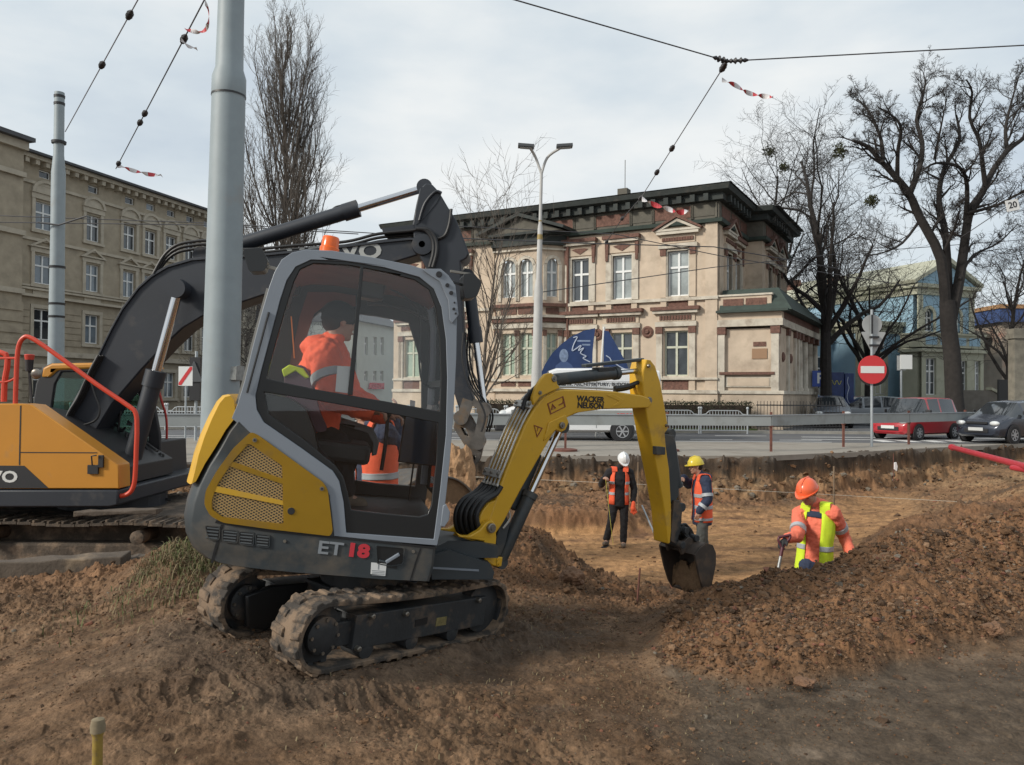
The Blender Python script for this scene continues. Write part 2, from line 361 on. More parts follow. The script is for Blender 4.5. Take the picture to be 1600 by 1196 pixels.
def build_ground():
    # columns follow the view's fan (finer where seen), rows grow with distance; the sheet is the real ground all round
    a = np.concatenate([np.linspace(-12, -1.25, 24)[:-1], np.linspace(-1.25, -.72, 60)[:-1], np.linspace(-.72, .70, 1420)[:-1], np.linspace(.70, 1.25, 60)[:-1], np.linspace(1.25, 12, 24)])
    y1 = np.geomspace(2.6, 30, 1330); y0 = np.linspace(1.0, 2.6, 14)[:-1]; y2 = np.geomspace(30, 1500, 26)[1:]
    Y = np.concatenate([y0, y1, y2]); A, YY = np.meshgrid(a, Y); X = A*YY
    z, px, heap, floor, wall, slab, street, slope = H(X, YY)
    z = np.where(YY > 30, -.03, z)
    nr, nc = X.shape; co = np.empty((nr*nc, 3)); co[:, 0] = X.ravel(); co[:, 1] = YY.ravel(); co[:, 2] = z.ravel()
    idx = np.arange(nr*nc).reshape(nr, nc); q = np.stack([idx[:-1, :-1], idx[:-1, 1:], idx[1:, 1:], idx[1:, :-1]], -1).reshape(-1, 4)
    # behind and below the viewer: one wide apron, joined to the first row
    b = len(co); co = np.vstack([co, [[-60, 1.0, .0], [-60, -60, 0], [60, -60, 0], [60, 1.0, 0]]])
    me = bpy.data.meshes.new('ground'); nf = len(q)
    me.vertices.add(len(co)); me.vertices.foreach_set('co', co.ravel())
    ap = [[b, b+1, b+2, b+3]]
    allf = np.vstack([q, ap]); me.loops.add(allf.size); me.loops.foreach_set('vertex_index', allf.ravel()); me.polygons.add(len(allf))
    me.polygons.foreach_set('loop_start', np.arange(0, allf.size, 4)); me.polygons.foreach_set('loop_total', np.full(len(allf), 4)); me.update(); me.validate()
    me.polygons.foreach_set('use_smooth', np.ones(len(allf), bool))
    # what the earth is made of, place by place
    x, y = X, YY
    brown = np.array([.108, .064, .036]); dark = np.array([.046, .036, .028]); sand = np.array([.36, .20, .092]); grey = np.array([.084, .065, .047]); hp = np.array([.165, .088, .045]); pale = np.array([.21, .135, .082])
    n0 = fbm(x*.9, y*.9, 5, 40); n1 = fbm(x*3.1, y*3.1, 4, 41); n2 = fbm(x*11, y*11, 4, 42)
    nw = fbm(x*2.2, z*7, 4, 48); nw2 = fbm(x*9, z*20, 3, 49)
    def mixc(c, d, w): return c+(d-c)*w[..., None]
    c = np.broadcast_to(brown, X.shape+(3,)).copy()
    c = mixc(c, pale, np.clip(.15+n0*.9+n1*.9+n2*.4, 0, 1)*.55)
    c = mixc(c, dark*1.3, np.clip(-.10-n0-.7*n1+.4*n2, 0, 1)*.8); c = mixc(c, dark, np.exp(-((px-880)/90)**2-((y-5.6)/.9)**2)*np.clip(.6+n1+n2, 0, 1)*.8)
    nd = fbm((x*.9+y*.43)*1.2, (-x*.43+y*.9)*7, 4, 52); c = mixc(c, np.array([.20, .115, .062]), np.clip(nd*1.3+.5*n1, 0, 1)*.6*(1-slab)); c = mixc(c, grey, slab*.85); c = mixc(c, np.array([.17, .13, .095]), slab*np.clip(fbm(x*3.2, y*6, 5, 53)*2.4-.35, 0, 1)*.6); c = mixc(c, dark*1.2, slab*np.clip(fbm(x*3.2, y*3.2, 4, 54)*2-.4, 0, 1)*.6); edge = np.exp(-((slab-.35)/.3)**2)*sst(5.4, 4.9, y); c = mixc(c, np.array([.19, .12, .07]), edge*np.clip(.6+n1, 0, 1)*.5)
    c = mixc(c, hp, np.clip(heap*1.2, 0, 1)*.9)
    wm, lx, ly = track_w(x, y, .9); c = mixc(c, dark*1.6, wm*.6)
    c = mixc(c, np.array([.20, .105, .054]), slope*np.clip(.65+.9*n0+.5*n1, 0, 1))
    c = mixc(c, sand, floor*np.clip(.86+.4*n0+.25*n1, .2, 1)); c = mixc(c, np.array([.13, .07, .04]), floor*np.clip(1.5*fbm(x*1.2, y*3.6, 5, 44)-.05+.4*n1, 0, 1))
    c = mixc(c, np.array([.19, .112, .060]), wall*np.clip(.9+.5*nw, 0, 1)*.9); c = mixc(c, np.array([.33, .22, .12]), wall*np.clip(nw*1.6-.1, 0, 1)*.6)
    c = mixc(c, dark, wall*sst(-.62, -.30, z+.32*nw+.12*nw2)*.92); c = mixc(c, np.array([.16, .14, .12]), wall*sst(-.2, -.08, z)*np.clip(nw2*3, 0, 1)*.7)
    c = mixc(c, dark*1.6, street)
    rgt = sst(1330, 1480, px)*sst(12, 16, y)*(1-street)*(1-wall*.7); c = mixc(c, np.array([.26, .165, .09]), rgt*np.clip(.6+n0, 0, 1))
    tex = (1+.5*n2)[..., None]; c = np.clip(c*tex, .008, .6)
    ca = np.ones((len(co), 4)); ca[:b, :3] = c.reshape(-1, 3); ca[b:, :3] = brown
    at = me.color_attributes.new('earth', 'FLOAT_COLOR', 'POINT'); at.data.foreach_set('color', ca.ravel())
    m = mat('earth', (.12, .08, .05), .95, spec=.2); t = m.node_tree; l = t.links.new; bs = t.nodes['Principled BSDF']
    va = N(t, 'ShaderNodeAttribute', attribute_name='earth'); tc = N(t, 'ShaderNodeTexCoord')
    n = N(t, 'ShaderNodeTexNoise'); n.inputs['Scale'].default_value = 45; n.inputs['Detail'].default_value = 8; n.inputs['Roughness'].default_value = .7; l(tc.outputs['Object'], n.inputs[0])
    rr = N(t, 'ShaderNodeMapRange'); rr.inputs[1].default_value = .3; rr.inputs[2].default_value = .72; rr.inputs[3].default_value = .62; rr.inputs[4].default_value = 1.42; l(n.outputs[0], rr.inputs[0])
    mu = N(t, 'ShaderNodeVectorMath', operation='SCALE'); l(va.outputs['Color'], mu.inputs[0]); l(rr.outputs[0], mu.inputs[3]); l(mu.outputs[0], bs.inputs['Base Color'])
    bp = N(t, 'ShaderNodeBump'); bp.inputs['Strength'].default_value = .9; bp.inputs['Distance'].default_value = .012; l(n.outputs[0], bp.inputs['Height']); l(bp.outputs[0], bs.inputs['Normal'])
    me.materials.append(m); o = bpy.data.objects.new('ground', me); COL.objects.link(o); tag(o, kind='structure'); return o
build_ground()
def gz(x, y): return float(H(np.array([float(x)]), np.array([float(y)]))[0][0])
# loose clods: angular crumbs, most of them tiny
def build_clods():
    def ico(sub):
        b = bmesh.new(); bmesh.ops.create_icosphere(b, subdivisions=sub, radius=1); iv = np.array([v.co[:] for v in b.verts]); jf = np.array([[v.index for v in f.verts] for f in b.faces]); b.free(); return iv, jf
    VS, FS, CS = [], [], []; off = 0
    base = np.array([[.150, .085, .046], [.095, .060, .038], [.21, .13, .078], [.17, .145, .115], [.19, .085, .055]])
    def put(x, y, z, s_, sub, seed, cols=None, pr=(.40, .34, .18, .02, .06)):
        nonlocal off
        iv, jf = ico(sub); n = len(x); r_ = np.random.default_rng(seed)
        Rm = r_.normal(size=(n, 3, 3)); Rm, _ = np.linalg.qr(Rm); sc_ = r_.uniform(.5, 1.3, (n, 1, 3)); sg = np.sign(iv)*np.abs(iv)**.6; sg = sg/np.abs(sg).max()
        P = np.einsum('nij,nkj->nki', Rm, sg[None]*sc_*r_.uniform(.62, 1.2, (n, len(iv), 1)))*s_[:, None, None]; P[..., 2] *= .72
        P[..., 0] += x[:, None]; P[..., 1] += y[:, None]; P[..., 2] += (z+s_*.12)[:, None]
        VS.append(P.reshape(-1, 3)); FS.append((jf[None]+(np.arange(n)*len(iv))[:, None, None]).reshape(-1, 3)+off); off += n*len(iv)
        pick = r_.choice(5, n, p=pr); cc = base[pick]*r_.uniform(.7, 1.15, (n, 1)); ca = np.ones((n, len(iv), 4)); ca[..., :3] = cc[:, None]; CS.append(ca.reshape(-1, 4))
    def spots(n, y0, y1, seed, k=1.0):
        r_ = np.random.default_rng(seed); px = r_.uniform(-60, 1680, n); y = np.exp(r_.uniform(math.log(y0), math.log(y1), n)); x = (px-800)/F0*y
        z, pxx, heap, floor, wall, slab, street, slope = H(x, y); wm, lx, ly = track_w(x, y, .25)
        foot = sst(960, 1100, px)*sst(.30, .0, np.abs(y-np.interp(px, [1000, 1180, 1450, 1600], [5.0, 4.5, 4.9, 5.7])))
        dens = .34+1.5*np.clip(heap*1.3, 0, 1)+.55*slope*(1-floor)+.5*wm-.06*slab-.19*floor+.5*foot+.6*wall
        dens = dens*(.25+1.5*np.clip(fbm(x*1.7, y*1.7, 3, 70)+.35, 0, 1)); inside = (np.abs(lx) < .88) & (np.abs(ly) > .22) & (np.abs(ly) < .50); dens = np.where(inside | (street > .02), 0, dens); dens = np.where((px < 320) & (y > 6.4), dens*.2, dens)
        ok = r_.uniform(0, 1, n) < dens*k; return x[ok], y[ok], z[ok], heap[ok], r_
    x, y, z, hp_, r_ = spots(120000, 3.0, 9.5, 11, .8); s_ = .0028*(1-r_.uniform(0, 1, len(x))*.985)**-.38*np.clip(y/4.4, .8, 1.9)*(1+.9*hp_); put(x, y, z, s_, 1, 12)
    x, y, z, hp_, r_ = spots(26000, 5.0, 24, 13, .7); s_ = .006*(1-r_.uniform(0, 1, len(x))*.97)**-.42*np.clip(y/7, .8, 3.4); put(x, y, z, np.minimum(s_, .08), 1, 14)
    x, y, z, hp_, r_ = spots(7500, 3.2, 15, 15, .42); s_ = .013*(1-r_.uniform(0, 1, len(x))*.97)**-.36*np.clip(y/5, .7, 1.8)*(.8+.3*hp_); put(x, y, z-.35*s_, np.minimum(s_, .06), 2, 16)
    # rubble sticking out of the cut below the paving
    n = 420; px = rng.uniform(200, 1640, n); y = Ye(px)-rng.uniform(.02, 1.2, n); x = (px-800)/F0*y; z = H(x, y)[0]+.03; put(x, y, z, rng.uniform(.015, .075, n), 2, 18, pr=(.3, .3, .1, .25, .05))
    V = np.vstack(VS); Fc = np.vstack(FS); C_ = np.vstack(CS)
    me = bpy.data.meshes.new('soil_clods'); me.vertices.add(len(V)); me.vertices.foreach_set('co', V.ravel()); me.loops.add(Fc.size); me.loops.foreach_set('vertex_index', Fc.ravel()); me.polygons.add(len(Fc))
    me.polygons.foreach_set('loop_start', np.arange(0, Fc.size, 3)); me.polygons.foreach_set('loop_total', np.full(len(Fc), 3)); me.update(); me.polygons.foreach_set('use_smooth', np.zeros(len(Fc), bool))
    at = me.color_attributes.new('earth', 'FLOAT_COLOR', 'POINT'); at.data.foreach_set('color', C_.ravel()); print('clod faces', len(Fc))
    me.materials.append(MATS['earth']); o = bpy.data.objects.new('soil_clods', me); COL.objects.link(o); tag(o, 'loose brown clods and stones scattered over the dug soil', 'soil', kind='stuff')
build_clods()
# ---------------------------------------------------------------- facades
stucco = mat('villa stucco', (.50, .405, .31), .9, nz=(1.1, .14), dirt=((.27, .21, .155), .9, .50, .2, .6), bump=(30, .25, .01))
vwhite = mat('villa white trim', (.50, .455, .38), .85, nz=(2, .14), dirt=((.25, .20, .155), 1.8, .48, .2, .7))
vred = mat('villa oxblood trim', (.135, .068, .05), .85, nz=(9, .4), bump=(25, .6, .02))
vdark = mat('weathered green black cornice', (.028, .034, .032), .8, nz=(3, .3), dirt=((.12, .10, .08), 2, .55, .2, .5))
vgreen = mat('green copper paint', (.028, .044, .036), .7, nz=(3, .3))
vgrey = mat('old grey green wood', (.10, .092, .074), .85, nz=(3, .2))
pane_m = mat('window pane', (.05, .058, .066), .06, nz=(.6, .5), spec=.9)
pane_d = mat('dark window pane', (.02, .022, .026), .05, nz=(.5, .4), spec=.9); pane_b = mat('painted sky reflection pane', (.13, .16, .19), .08, nz=(.5, .4), spec=.9)  # pane_b: reflected sky painted into the pane colour
_wr = random.Random(77)
pane_l = mat('curtained window pane', (.27, .30, .30), .12, nz=(1.2, .35), spec=.9)
pane_g = mat('green blind window pane', (.26, .33, .26), .2, nz=(1.2, .2), spec=.8)
wframe = mat('white window frame', (.68, .69, .68), .6)
oframe = mat('old cream window frame', (.46, .47, .38), .7, nz=(5, .1))
roof_m = mat('dark slate roof', (.06, .062, .068), .7, nz=(2, .25))
def RZ90(x, y): return Matrix.Translation((x, y, 0)) @ Matrix.Rotation(math.pi/2, 4, 'Z')
def holed_wall(mb, u0, u1, z0, z1, holes, m, dep=.3, y=0):
    us = sorted({u0, u1, *[h for a in holes for h in a[:2]]}); zs = sorted({z0, z1, *[h for a in holes for h in a[2:4]]})
    for i in range(len(us)-1):
        run = None
        for j in range(len(zs)-1):
            cu, cz = (us[i]+us[i+1])/2, (zs[j]+zs[j+1])/2
            if any(a[0] < cu < a[1] and a[2] < cz < a[3] for a in holes): continue
            mb.add([(us[i], y, zs[j]), (us[i+1], y, zs[j]), (us[i+1], y, zs[j+1]), (us[i], y, zs[j+1])], [(0, 1, 2, 3)], m)
    for a, b, c, d in [h[:4] for h in holes]:
        mb.add([(a, y, c), (b, y, c), (b, y, d), (a, y, d), (a, y+dep, c), (b, y+dep, c), (b, y+dep, d), (a, y+dep, d)], [(0, 4, 5, 1), (1, 5, 6, 2), (2, 6, 7, 3), (3, 7, 4, 0)], m)
def arch_pts(u0, u1, z0, z1, n=8):
    r_ = (u1-u0)/2; c = (u0+u1)/2; return [(u0, z0), (u1, z0)]+[(c+r_*math.cos(math.pi*k/n), z1-r_+r_*math.sin(math.pi*k/n)) for k in range(n+1)]
def window(par, T, u0, u1, z0, z1, fm=wframe, pm=pane_m, y=.18, fr=.07, mull=1, trans=(.64,), arch=False, surround=None, bars=()):
    f = MB(); f.T = T; w_ = u1-u0; h_ = z1-z0
    if arch:
        f.prism([arch_pts(u0, u1, z0, z1), arch_pts(u0+fr, u1-fr, z0+fr, z1-fr)], y-.03, y+.04, fm)
    else:
        f.prism([[(u0, z0), (u1, z0), (u1, z1), (u0, z1)], [(u0+fr, z0+fr), (u1-fr, z0+fr), (u1-fr, z1-fr), (u0+fr, z1-fr)]], y-.03, y+.04, fm)
    for k in range(mull):
        c = u0+w_*(k+1)/(mull+1); f.box((c-.05, y-.05, z0+.02), (c+.05, y+.03, z1-.02), fm)
    for t in trans: f.box((u0+.03, y-.043, z0+h_*t-.05), (u1-.03, y+.025, z0+h_*t+.05), fm)
    for t in bars: f.box((u0+.03, y-.02, z0+h_*t-.02), (u1-.03, y+.02, z0+h_*t+.02), fm)
    o = f.build('window', par, smooth=0)
    g = MB(); g.T = T
    if arch: g.prism(arch_pts(u0+.02, u1-.02, z0+.02, z1-.02), y+.01, y+.02, pm)
    else: g.box((u0+.02, y+.008, z0+.02), (u1-.02, y+.018, z1-.02), pm)
    g.build('pane', o, smooth=0)
    if surround:
        s_ = MB(); s_.T = T; surround(s_, u0, u1, z0, z1); s_.build('surround', o, smooth=0)
    return o
# ---- the old villa
VA = Matrix(((.871, .49, 0), (-.49, .871, 0), (0, 0, 1)))
VF = Fr((9.25, 36, 0), VA)
def vu(px, py=480): return VF.onY(px, py).x
villa = empty('villa', 'old beige two storey villa with dark green bracketed cornice, red relief panels and corner porch', 'house', M4=VF.M)
I4 = Matrix.Identity(4)
Z_PL, Z_S1, Z_S2, Z_FR, Z_TOP = 1.75, 2.45, 6.0, 9.45, 10.95
UL = -18.2; bayL, bayR = vu(776), vu(884)
def sur_up(ped):
    def f(s, u0, u1, z0, z1):
        s.box((u0-.34, -.07, z0-.05), (u0-.06, .02, z1+.05), stucco if ped else vwhite); s.box((u1+.06, -.07, z0-.05), (u1+.34, .02, z1+.05), stucco if ped else vwhite)
        s.box((u0-.05, -.04, z0-.05), (u0+.0, .16, z1+.08), vwhite); s.box((u1, -.04, z0-.05), (u1+.05, .16, z1+.08), vwhite); s.box((u0-.05, -.041, z1), (u1+.05, .159, z1+.08), vwhite)
        s.box((u0-.05, -.10, z0-.14), (u1+.05, .15, z0-.02), vwhite)
        c = (u0+u1)/2
        if ped:
            s.box((u0-.42, -.16, z1+.12), (u1+.42, .02, z1+.32), vwhite); s.box((u0-.3, -.06, z1+.36), (u1+.3, .02, z1+.72), stucco)
            for k in range(12): a = u0-.25+k*(u1-u0+.5)/12; s.box((a, -.12, z1+.46), (a+.11, -.05, z1+.62), vred)
            s.box((u0-.5, -.24, z1+.76), (u1+.5, .02, z1+.88), vwhite); hw = (u1-u0)/2+.62
            s.prism([[(c-hw, z1+.90), (c+hw, z1+.90), (c, z1+1.46)], [(c-hw+.42, z1+1.0), (c+hw-.42, z1+1.0), (c, z1+1.32)]], -.26, .02, vwhite)
            s.prism([(c-hw, z1+.93), (c, z1+1.50), (c+hw, z1+.93), (c+hw+.06, z1+1.0), (c, z1+1.64), (c-hw-.06, z1+1.0)], -.34, .03, vred)
            s.prism([(c-hw+.3, z1+.95), (c+hw-.3, z1+.95), (c, z1+1.35)], -.03, .01, stucco)
            for q in (u0-.34, u1+.06): s.box((q, -.12, z1-.2), (q+.28, .0, z1+.1), vred)
        else:
            s.box((u0-.28, -.05, z1+.14), (u1+.28, .02, z1+.6), stucco)
            s.prism([(c-.45, z1+.45), (c, z1+.2), (c+.45, z1+.45), (c+.2, z1+.5), (c-.2, z1+.5)], -.08, -.04, vred)
            s.box((u0-.38, -.22, z1+.64), (u1+.38, .02, z1+.78), vwhite); s.box((u0-.45, -.30, z1+.78), (u1+.45, .02, z1+.95), vred)
            for q in (u0-.36, u1+.18): s.prism([(q, z1+.62), (q+.18, z1+.62), (q+.15, z1-.25), (q+.03, z1-.25)], -.14, .0, vred)
        for q in (u0-.3, u1+.02): s.box((q, -.12, z0-.62), (q+.28, .0, z0-.2), stucco)
        s.box((u0+.05, -.03, z0-.6), (u1-.05, .005, z0-.22), vred)
    return f
def sur_low(s, u0, u1, z0, z1):
    for q in (u0-.36, u1+.08):
        s.box((q, -.10, z0-.1), (q+.28, .01, z1-.12), vwhite); s.box((q-.03, -.14, z1-.12), (q+.31, .01, z1+.18), vred); s.box((q-.03, -.13, z0-.12), (q+.31, .01, z0-.02), vwhite)
    s.box((u0-.42, -.12, z1+.2), (u1+.42, .02, z1+.42), vwhite); s.box((u0-.34, -.06, z1+.44), (u1+.34, .02, z1+.78), stucco)
    for k in range(11): a = u0-.2+k*(u1-u0+.4)/11; s.box((a, -.11, z1+.5), (a+.10, -.05, z1+.7), vred)
    s.box((u0-.5, -.24, z1+.8), (u1+.5, .02, z1+.94), vwhite); s.box((u0-.58, -.32, z1+.94), (u1+.58, .02, z1+1.1), vred)
    s.box((u0-.05, -.06, z0-.14), (u1+.05, .15, z0-.01), vwhite)
    s.box((u0-.02, -.03, z0-.66), (u1+.02, .005, z0-.2), vred); s.box((u0-.36, -.09, z0-.7), (u0-.08, .005, z0-.14), stucco); s.box((u1+.08, -.09, z0-.7), (u1+.36, .005, z0-.14), stucco)
def wz(px, y0, y1): return VF.onY(px, y1).z, VF.onY(px, y0).z
ups = [(1043, 1076, 391, 462, 1), (957, 987, 400, 470, 0), (893, 920, 406, 472, 0)]
lows = [(1038, 1075, 517, 588), (955, 988, 522, 590), (893, 922, 524, 590)]
holesU, holesL = [], []
for a, b, c, d, p_ in ups: holesU.append((vu(a), vu(b), 6.15, 8.25))
for a, b, c, d in lows: holesL.append((vu(a), vu(b), 2.45, 4.55))
for a in (-13.9, -17.0): holesU.append((a-.5, a+.5, 6.15, 8.25)); 
holesL.append((vu(633), vu(656), 2.45, 4.55)); holesL.append((-14.4, -13.4, 2.45, 4.55))
allh = holesU+holesL
wm_ = MB()
holed_wall(wm_, UL, bayL, 0, Z_FR, [h for h in allh if h[1] < bayL], stucco)
holed_wall(wm_, bayR, 0, 0, Z_FR, [h for h in allh if h[0] > bayR], stucco)
for u in (UL, -.55): wm_.box((u, -.10, 1.0), (u+.55, .0, Z_FR-.02), stucco)
for a, b in ((UL-.02, bayL), (bayR, .04)):
    wm_.box((a, -.16, Z_S2-.08), (b, .0, Z_S2+.06), vwhite); wm_.box((a, -.18, 2.28), (b, .0, 2.38), vwhite); wm_.box((a, -.22, Z_PL-.1), (b, .0, Z_PL+.06), vwhite); wm_.box((a, -.14, 0), (b, .0, Z_PL-.1), stucco)
wm_.box((-.02, -.05, 1.0), (.0, .3, Z_FR), stucco); wm_.box((UL, .31, 0), (UL+.2, 12, Z_FR), stucco)
# side faces
side_h = [(1.4, 2.5, 6.15, 8.25), (3.1, 4.1, 6.15, 8.25)]
wm_.T = RZ90(0, 0); holed_wall(wm_, 0, 5.2, 0, Z_FR, side_h, stucco); wm_.T = None
wm_.T = RZ90(.85, 5.2); holed_wall(wm_, 0, 6.5, 0, Z_FR, [(1.2, 2.2, 6.15, 8.25), (3.4, 4.4, 6.15, 8.25)], stucco); wm_.T = None
holed_wall(wm_, 0, .85, 0, Z_FR, [], stucco, y=5.2)
# bay with canted sides
bp = [(bayL-.0, 0), (bayL+.55, -1.0), (bayR-1.0, -1.0), (bayR, 0)]
bay = MB()
for i in range(3):
    a, b = Vector(bp[i]).to_3d(), Vector(bp[i+1]).to_3d(); d = (b-a); Lg = d.length; d.normalize(); n = Vector((-d.y, d.x, 0))
    T = Matrix((d, n, Vector((0, 0, 1)))).transposed().to_4x4(); T.translation = a
    bay.T = T
    if i == 1: hs = [(.35, 1.15), (1.35, 2.1)] if Lg < 3 else [(.35, 1.3), (Lg-1.3, Lg-.35)]
    else: hs = [(Lg/2-.28, Lg/2+.28)]
    hh = [(p, q, 6.4, 8.3) for p, q in hs]+[(p, q, 2.5, 4.6) for p, q in hs]
    holed_wall(bay, 0, Lg, 0, Z_FR-.5, hh, stucco)
    for z_, hgt, o_, mm in ((8.95, .14, .22, vdark), (9.1, .35, .12, vdark), (9.45, .12, .4, vdark), (8.7, .08, .14, vwhite), (5.9, .16, .2, vred), (5.35, .12, .25, vwhite), (5.15, .2, .16, vred), (4.85, .22, .14, vwhite), (2.2, .1, .16, vwhite), (1.7, .14, .2, vwhite)):
        bay.box((-.09-o_*.4, -o_, z_), (Lg+.09+o_*.4, 0, z_+hgt), mm)
    for p, q in hs:
        for e_ in (p-.2, q+.04): bay.box((e_, -.08, 2.4), (e_+.16, 0, 4.6), vwhite); bay.box((e_-.02, -.1, 4.45), (e_+.18, 0, 4.75), vred); bay.box((e_, -.06, 6.2), (e_+.16, 0, 8.0), vwhite)
        bay.box((p-.02, -.03, 1.95), (q+.02, .0, 2.2), vred); bay.box((p-.05, -.05, 5.55), (q+.05, 0, 5.85), vred)
        r_ = (q-p)/2; c_ = (p+q)/2; bay.prism([[(c_+(r_+.16)*math.cos(math.pi*k/8), 8.3-r_+(r_+.16)*math.sin(math.pi*k/8)) for k in range(9)], ][0]+[(c_+r_*math.cos(math.pi*k/8), 8.3-r_+r_*math.sin(math.pi*k/8)) for k in range(8, -1, -1)], -.06, .0, vwhite)
        window(villa, T, p, q, 6.4, 8.3, wframe, pane_l, arch=True, fr=.05); window(villa, T, p, q, 2.5, 4.6, oframe, pane_g)
    bay.T = None
c_ = (bayL+bayR)/2; bay.prism([(bayL-.2, 9.55), (bayR+.3, 9.55), (c_, 10.35)], -1.15, .1, vgrey)
bay.prism([(bayL-.4, 9.57), (c_, 10.38), (bayR+.5, 9.57), (bayR+.55, 9.7), (c_, 10.55), (bayL-.45, 9.7)], -1.45, .1, vdark)
bay.build('bay_window', villa, smooth=0)
for h in holesU[:3]+holesU[3:]:
    window(villa, I4, *h, fm=wframe, pm=pane_m if h is holesU[2] else pane_l, surround=sur_up(h is holesU[0]))
for h in holesL: window(villa, I4, *h, fm=oframe, pm=pane_g if h[0] < -12 else pane_m, surround=sur_low)
for h in side_h: window(villa, RZ90(0, 0), *h, surround=sur_up(h is side_h[0]))
for h in ((1.2, 2.2, 6.15, 8.25), (3.4, 4.4, 6.15, 8.25)): window(villa, RZ90(.85, 5.2), *h, surround=sur_up(True))
wm_.build('wall', villa, smooth=0)
# attic frieze and cornice, swept round the plan
def cornice(mb, path, prof, m, closed=False):   # prof: (outward, z)
    n = len(path); rings = []
    for i, p in enumerate(path):
        p = Vector(p); dirs = []
        if i > 0: dirs.append((p-Vector(path[i-1])).normalized())
        if i < n-1: dirs.append((Vector(path[i+1])-p).normalized())
        ns = [Vector((d.y, -d.x)) for d in dirs]; nn = sum(ns, Vector((0, 0))).normalized(); k = 1/max(.3, nn.dot(ns[0]))
        rings.append([(p.x+nn.x*o*k, p.y+nn.y*o*k, z) for o, z in prof])
    mb.loft(rings, m, close=True, cap=True)
plan = [(UL, 12), (UL, 0), (0, 0), (0, 5.2), (.85, 5.2), (.85, 11.7), (.2, 11.7)]
at = MB(); cornice(at, plan, [(0, Z_FR), (.06, Z_FR), (.06, Z_TOP-.5), (0, Z_TOP-.5)], vgrey)
cornice(at, plan, [(0, Z_FR-.1), (.22, Z_FR-.06), (.26, Z_FR+.1), (0, Z_FR+.12)], vgreen)
cornice(at, plan, [(0, Z_TOP-.62), (.3, Z_TOP-.58), (.30, Z_TOP-.3), (.60, Z_TOP-.2), (.68, Z_TOP+.02), (0, Z_TOP+.12)], vdark)
k = 0; u = UL+.4
while u < -.6:
    wd = (1.7, .95)[k % 2]; at.box((u, -.085, Z_FR+.26), (u+wd, .0, Z_TOP-.72), vred if k % 2 == 0 else vgrey)
    for q in (u-.12, u+wd+.02): at.box((q, -.12, Z_FR+.16), (q+.1, .0, Z_TOP-.64), vgrey)
    u += wd+.16; k += 1
u = UL+.3
while u < 0: at.prism([(0, 0)]*0 or [(u, Z_TOP-.62), (u+.22, Z_TOP-.62), (u+.22, Z_TOP-.3), (u, Z_TOP-.3)], -.5, -.05, vdark); u += .62
for s0, X in ((0, 0), (5.4, .85)):
    at.T = RZ90(X, 0); s = s0+.3
    while s < s0+4.6: at.box((s, -.5, Z_TOP-.62), (s+.22, -.05, Z_TOP-.3), vdark); s += .62
    s = s0+.4
    while s < s0+4: at.box((s, -.085, Z_FR+.26), (s+1.5, 0, Z_TOP-.72), vred); s += 1.75
    at.T = None
at.build('cornice', villa, smooth=0)
rf = MB(); rf.loft([[(UL-.7, -.7, Z_TOP+.06), (.74, -.7, Z_TOP+.06), (.74, 5, Z_TOP+.08), (1.7, 5, Z_TOP+.08), (1.7, 12.4, Z_TOP+.08), (UL-.9, 12.4, Z_TOP+.08)], [(UL+3, 3.5, Z_TOP+.6), (-2.5, 3.5, Z_TOP+.6), (-2.5, 5, Z_TOP+.6), (-2.5, 5.1, Z_TOP+.6), (-2.5, 9, Z_TOP+.6), (UL+3, 9, Z_TOP+.6)]], roof_m)
rf_o = rf.build('roof', villa, smooth=0)
q = VF.onY(976, 300, 1.0); an = MB(); an.box((q.x-.3, .8, Z_TOP+.05), (q.x+.2, 1.3, Z_TOP+.75), vgrey); an.build('chimney', rf_o, smooth=0)
an = MB(); an.cyl((q.x, 1.05, Z_TOP+.75), (q.x, 1.05, Z_TOP+2.2), .018, vgrey, 6); an.build('aerial', rf_o)
dp = MB(); dp.cyl((bayR+.15, -.12, 0), (bayR+.15, -.12, 9.4), .06, vred, 8); dp.build('downpipe', villa)
for px, py in ((1012, 519), (934, 523)):
    q = VF.onY(px, py); md = MB(); md.lathe([(.28, 0), (.28, .05), (.2, .09), (.12, .06), (.08, .14), (0, .14)], vred, (q.x, 0, q.z), (0, -1, 0)); md.build('medallion', villa)
# porch
po = MB(); PU = 2.7; PD = 10.6
po.box((0.0, .12, 0), (PU, .4, 4.55), stucco)
po.box((0, .0, 0), (PU+.14, .12, 1.65), stucco); po.box((0, -.08, 1.65), (PU+.2, .12, 1.8), vwhite); po.box((0.1, -.1, 2.5), (PU-.2, .12, 2.62), vred)
po.box((0.35, .04, 1.95), (PU-.35, .12, 2.4), vwhite); po.box((0.45, .02, 2.0), (PU-.45, .12, 2.35), stucco)
for q in (.0, PU-.35):
    po.box((q, -.06, 1.8), (q+.32, .2, 4.3), vwhite); po.box((q-.03, -.1, 4.3), (q+.37, .2, 4.62), vred)
po.box((0, -.12, 4.64), (PU+.15, .4, 4.95), vwhite)
po.box((0, -.05, 4.95), (PU+.1, .4, 5.25), stucco); po.prism([(0, 5.25), (PU+.4, 5.25), (PU+.4, 5.35), (0, 5.35)], -.35, .5, vgreen)
po.box((0, -.02, 5.36), (PU-.35, .3, 6.0), stucco); po.box((0, -.08, 6.0), (PU-.3, .35, 6.08), vwhite)
for a, b in ((.25, 1.15), (1.25, 2.15)): po.box((a, -.05, 5.5), (b, .0, 5.88), vred)
po.box((1.55, .09, 3.75), (2.1, .13, 3.95), vred); po.box((1.5, .08, 3.2), (2.15, .13, 3.65), mat('plaque brown', (.28, .17, .1), .8))
po.T = RZ90(PU, .12)
po.box((0, .02, 0), (PD, .3, 1.65), stucco); po.box((-.1, -.08, 1.65), (PD, .3, 1.8), vwhite)
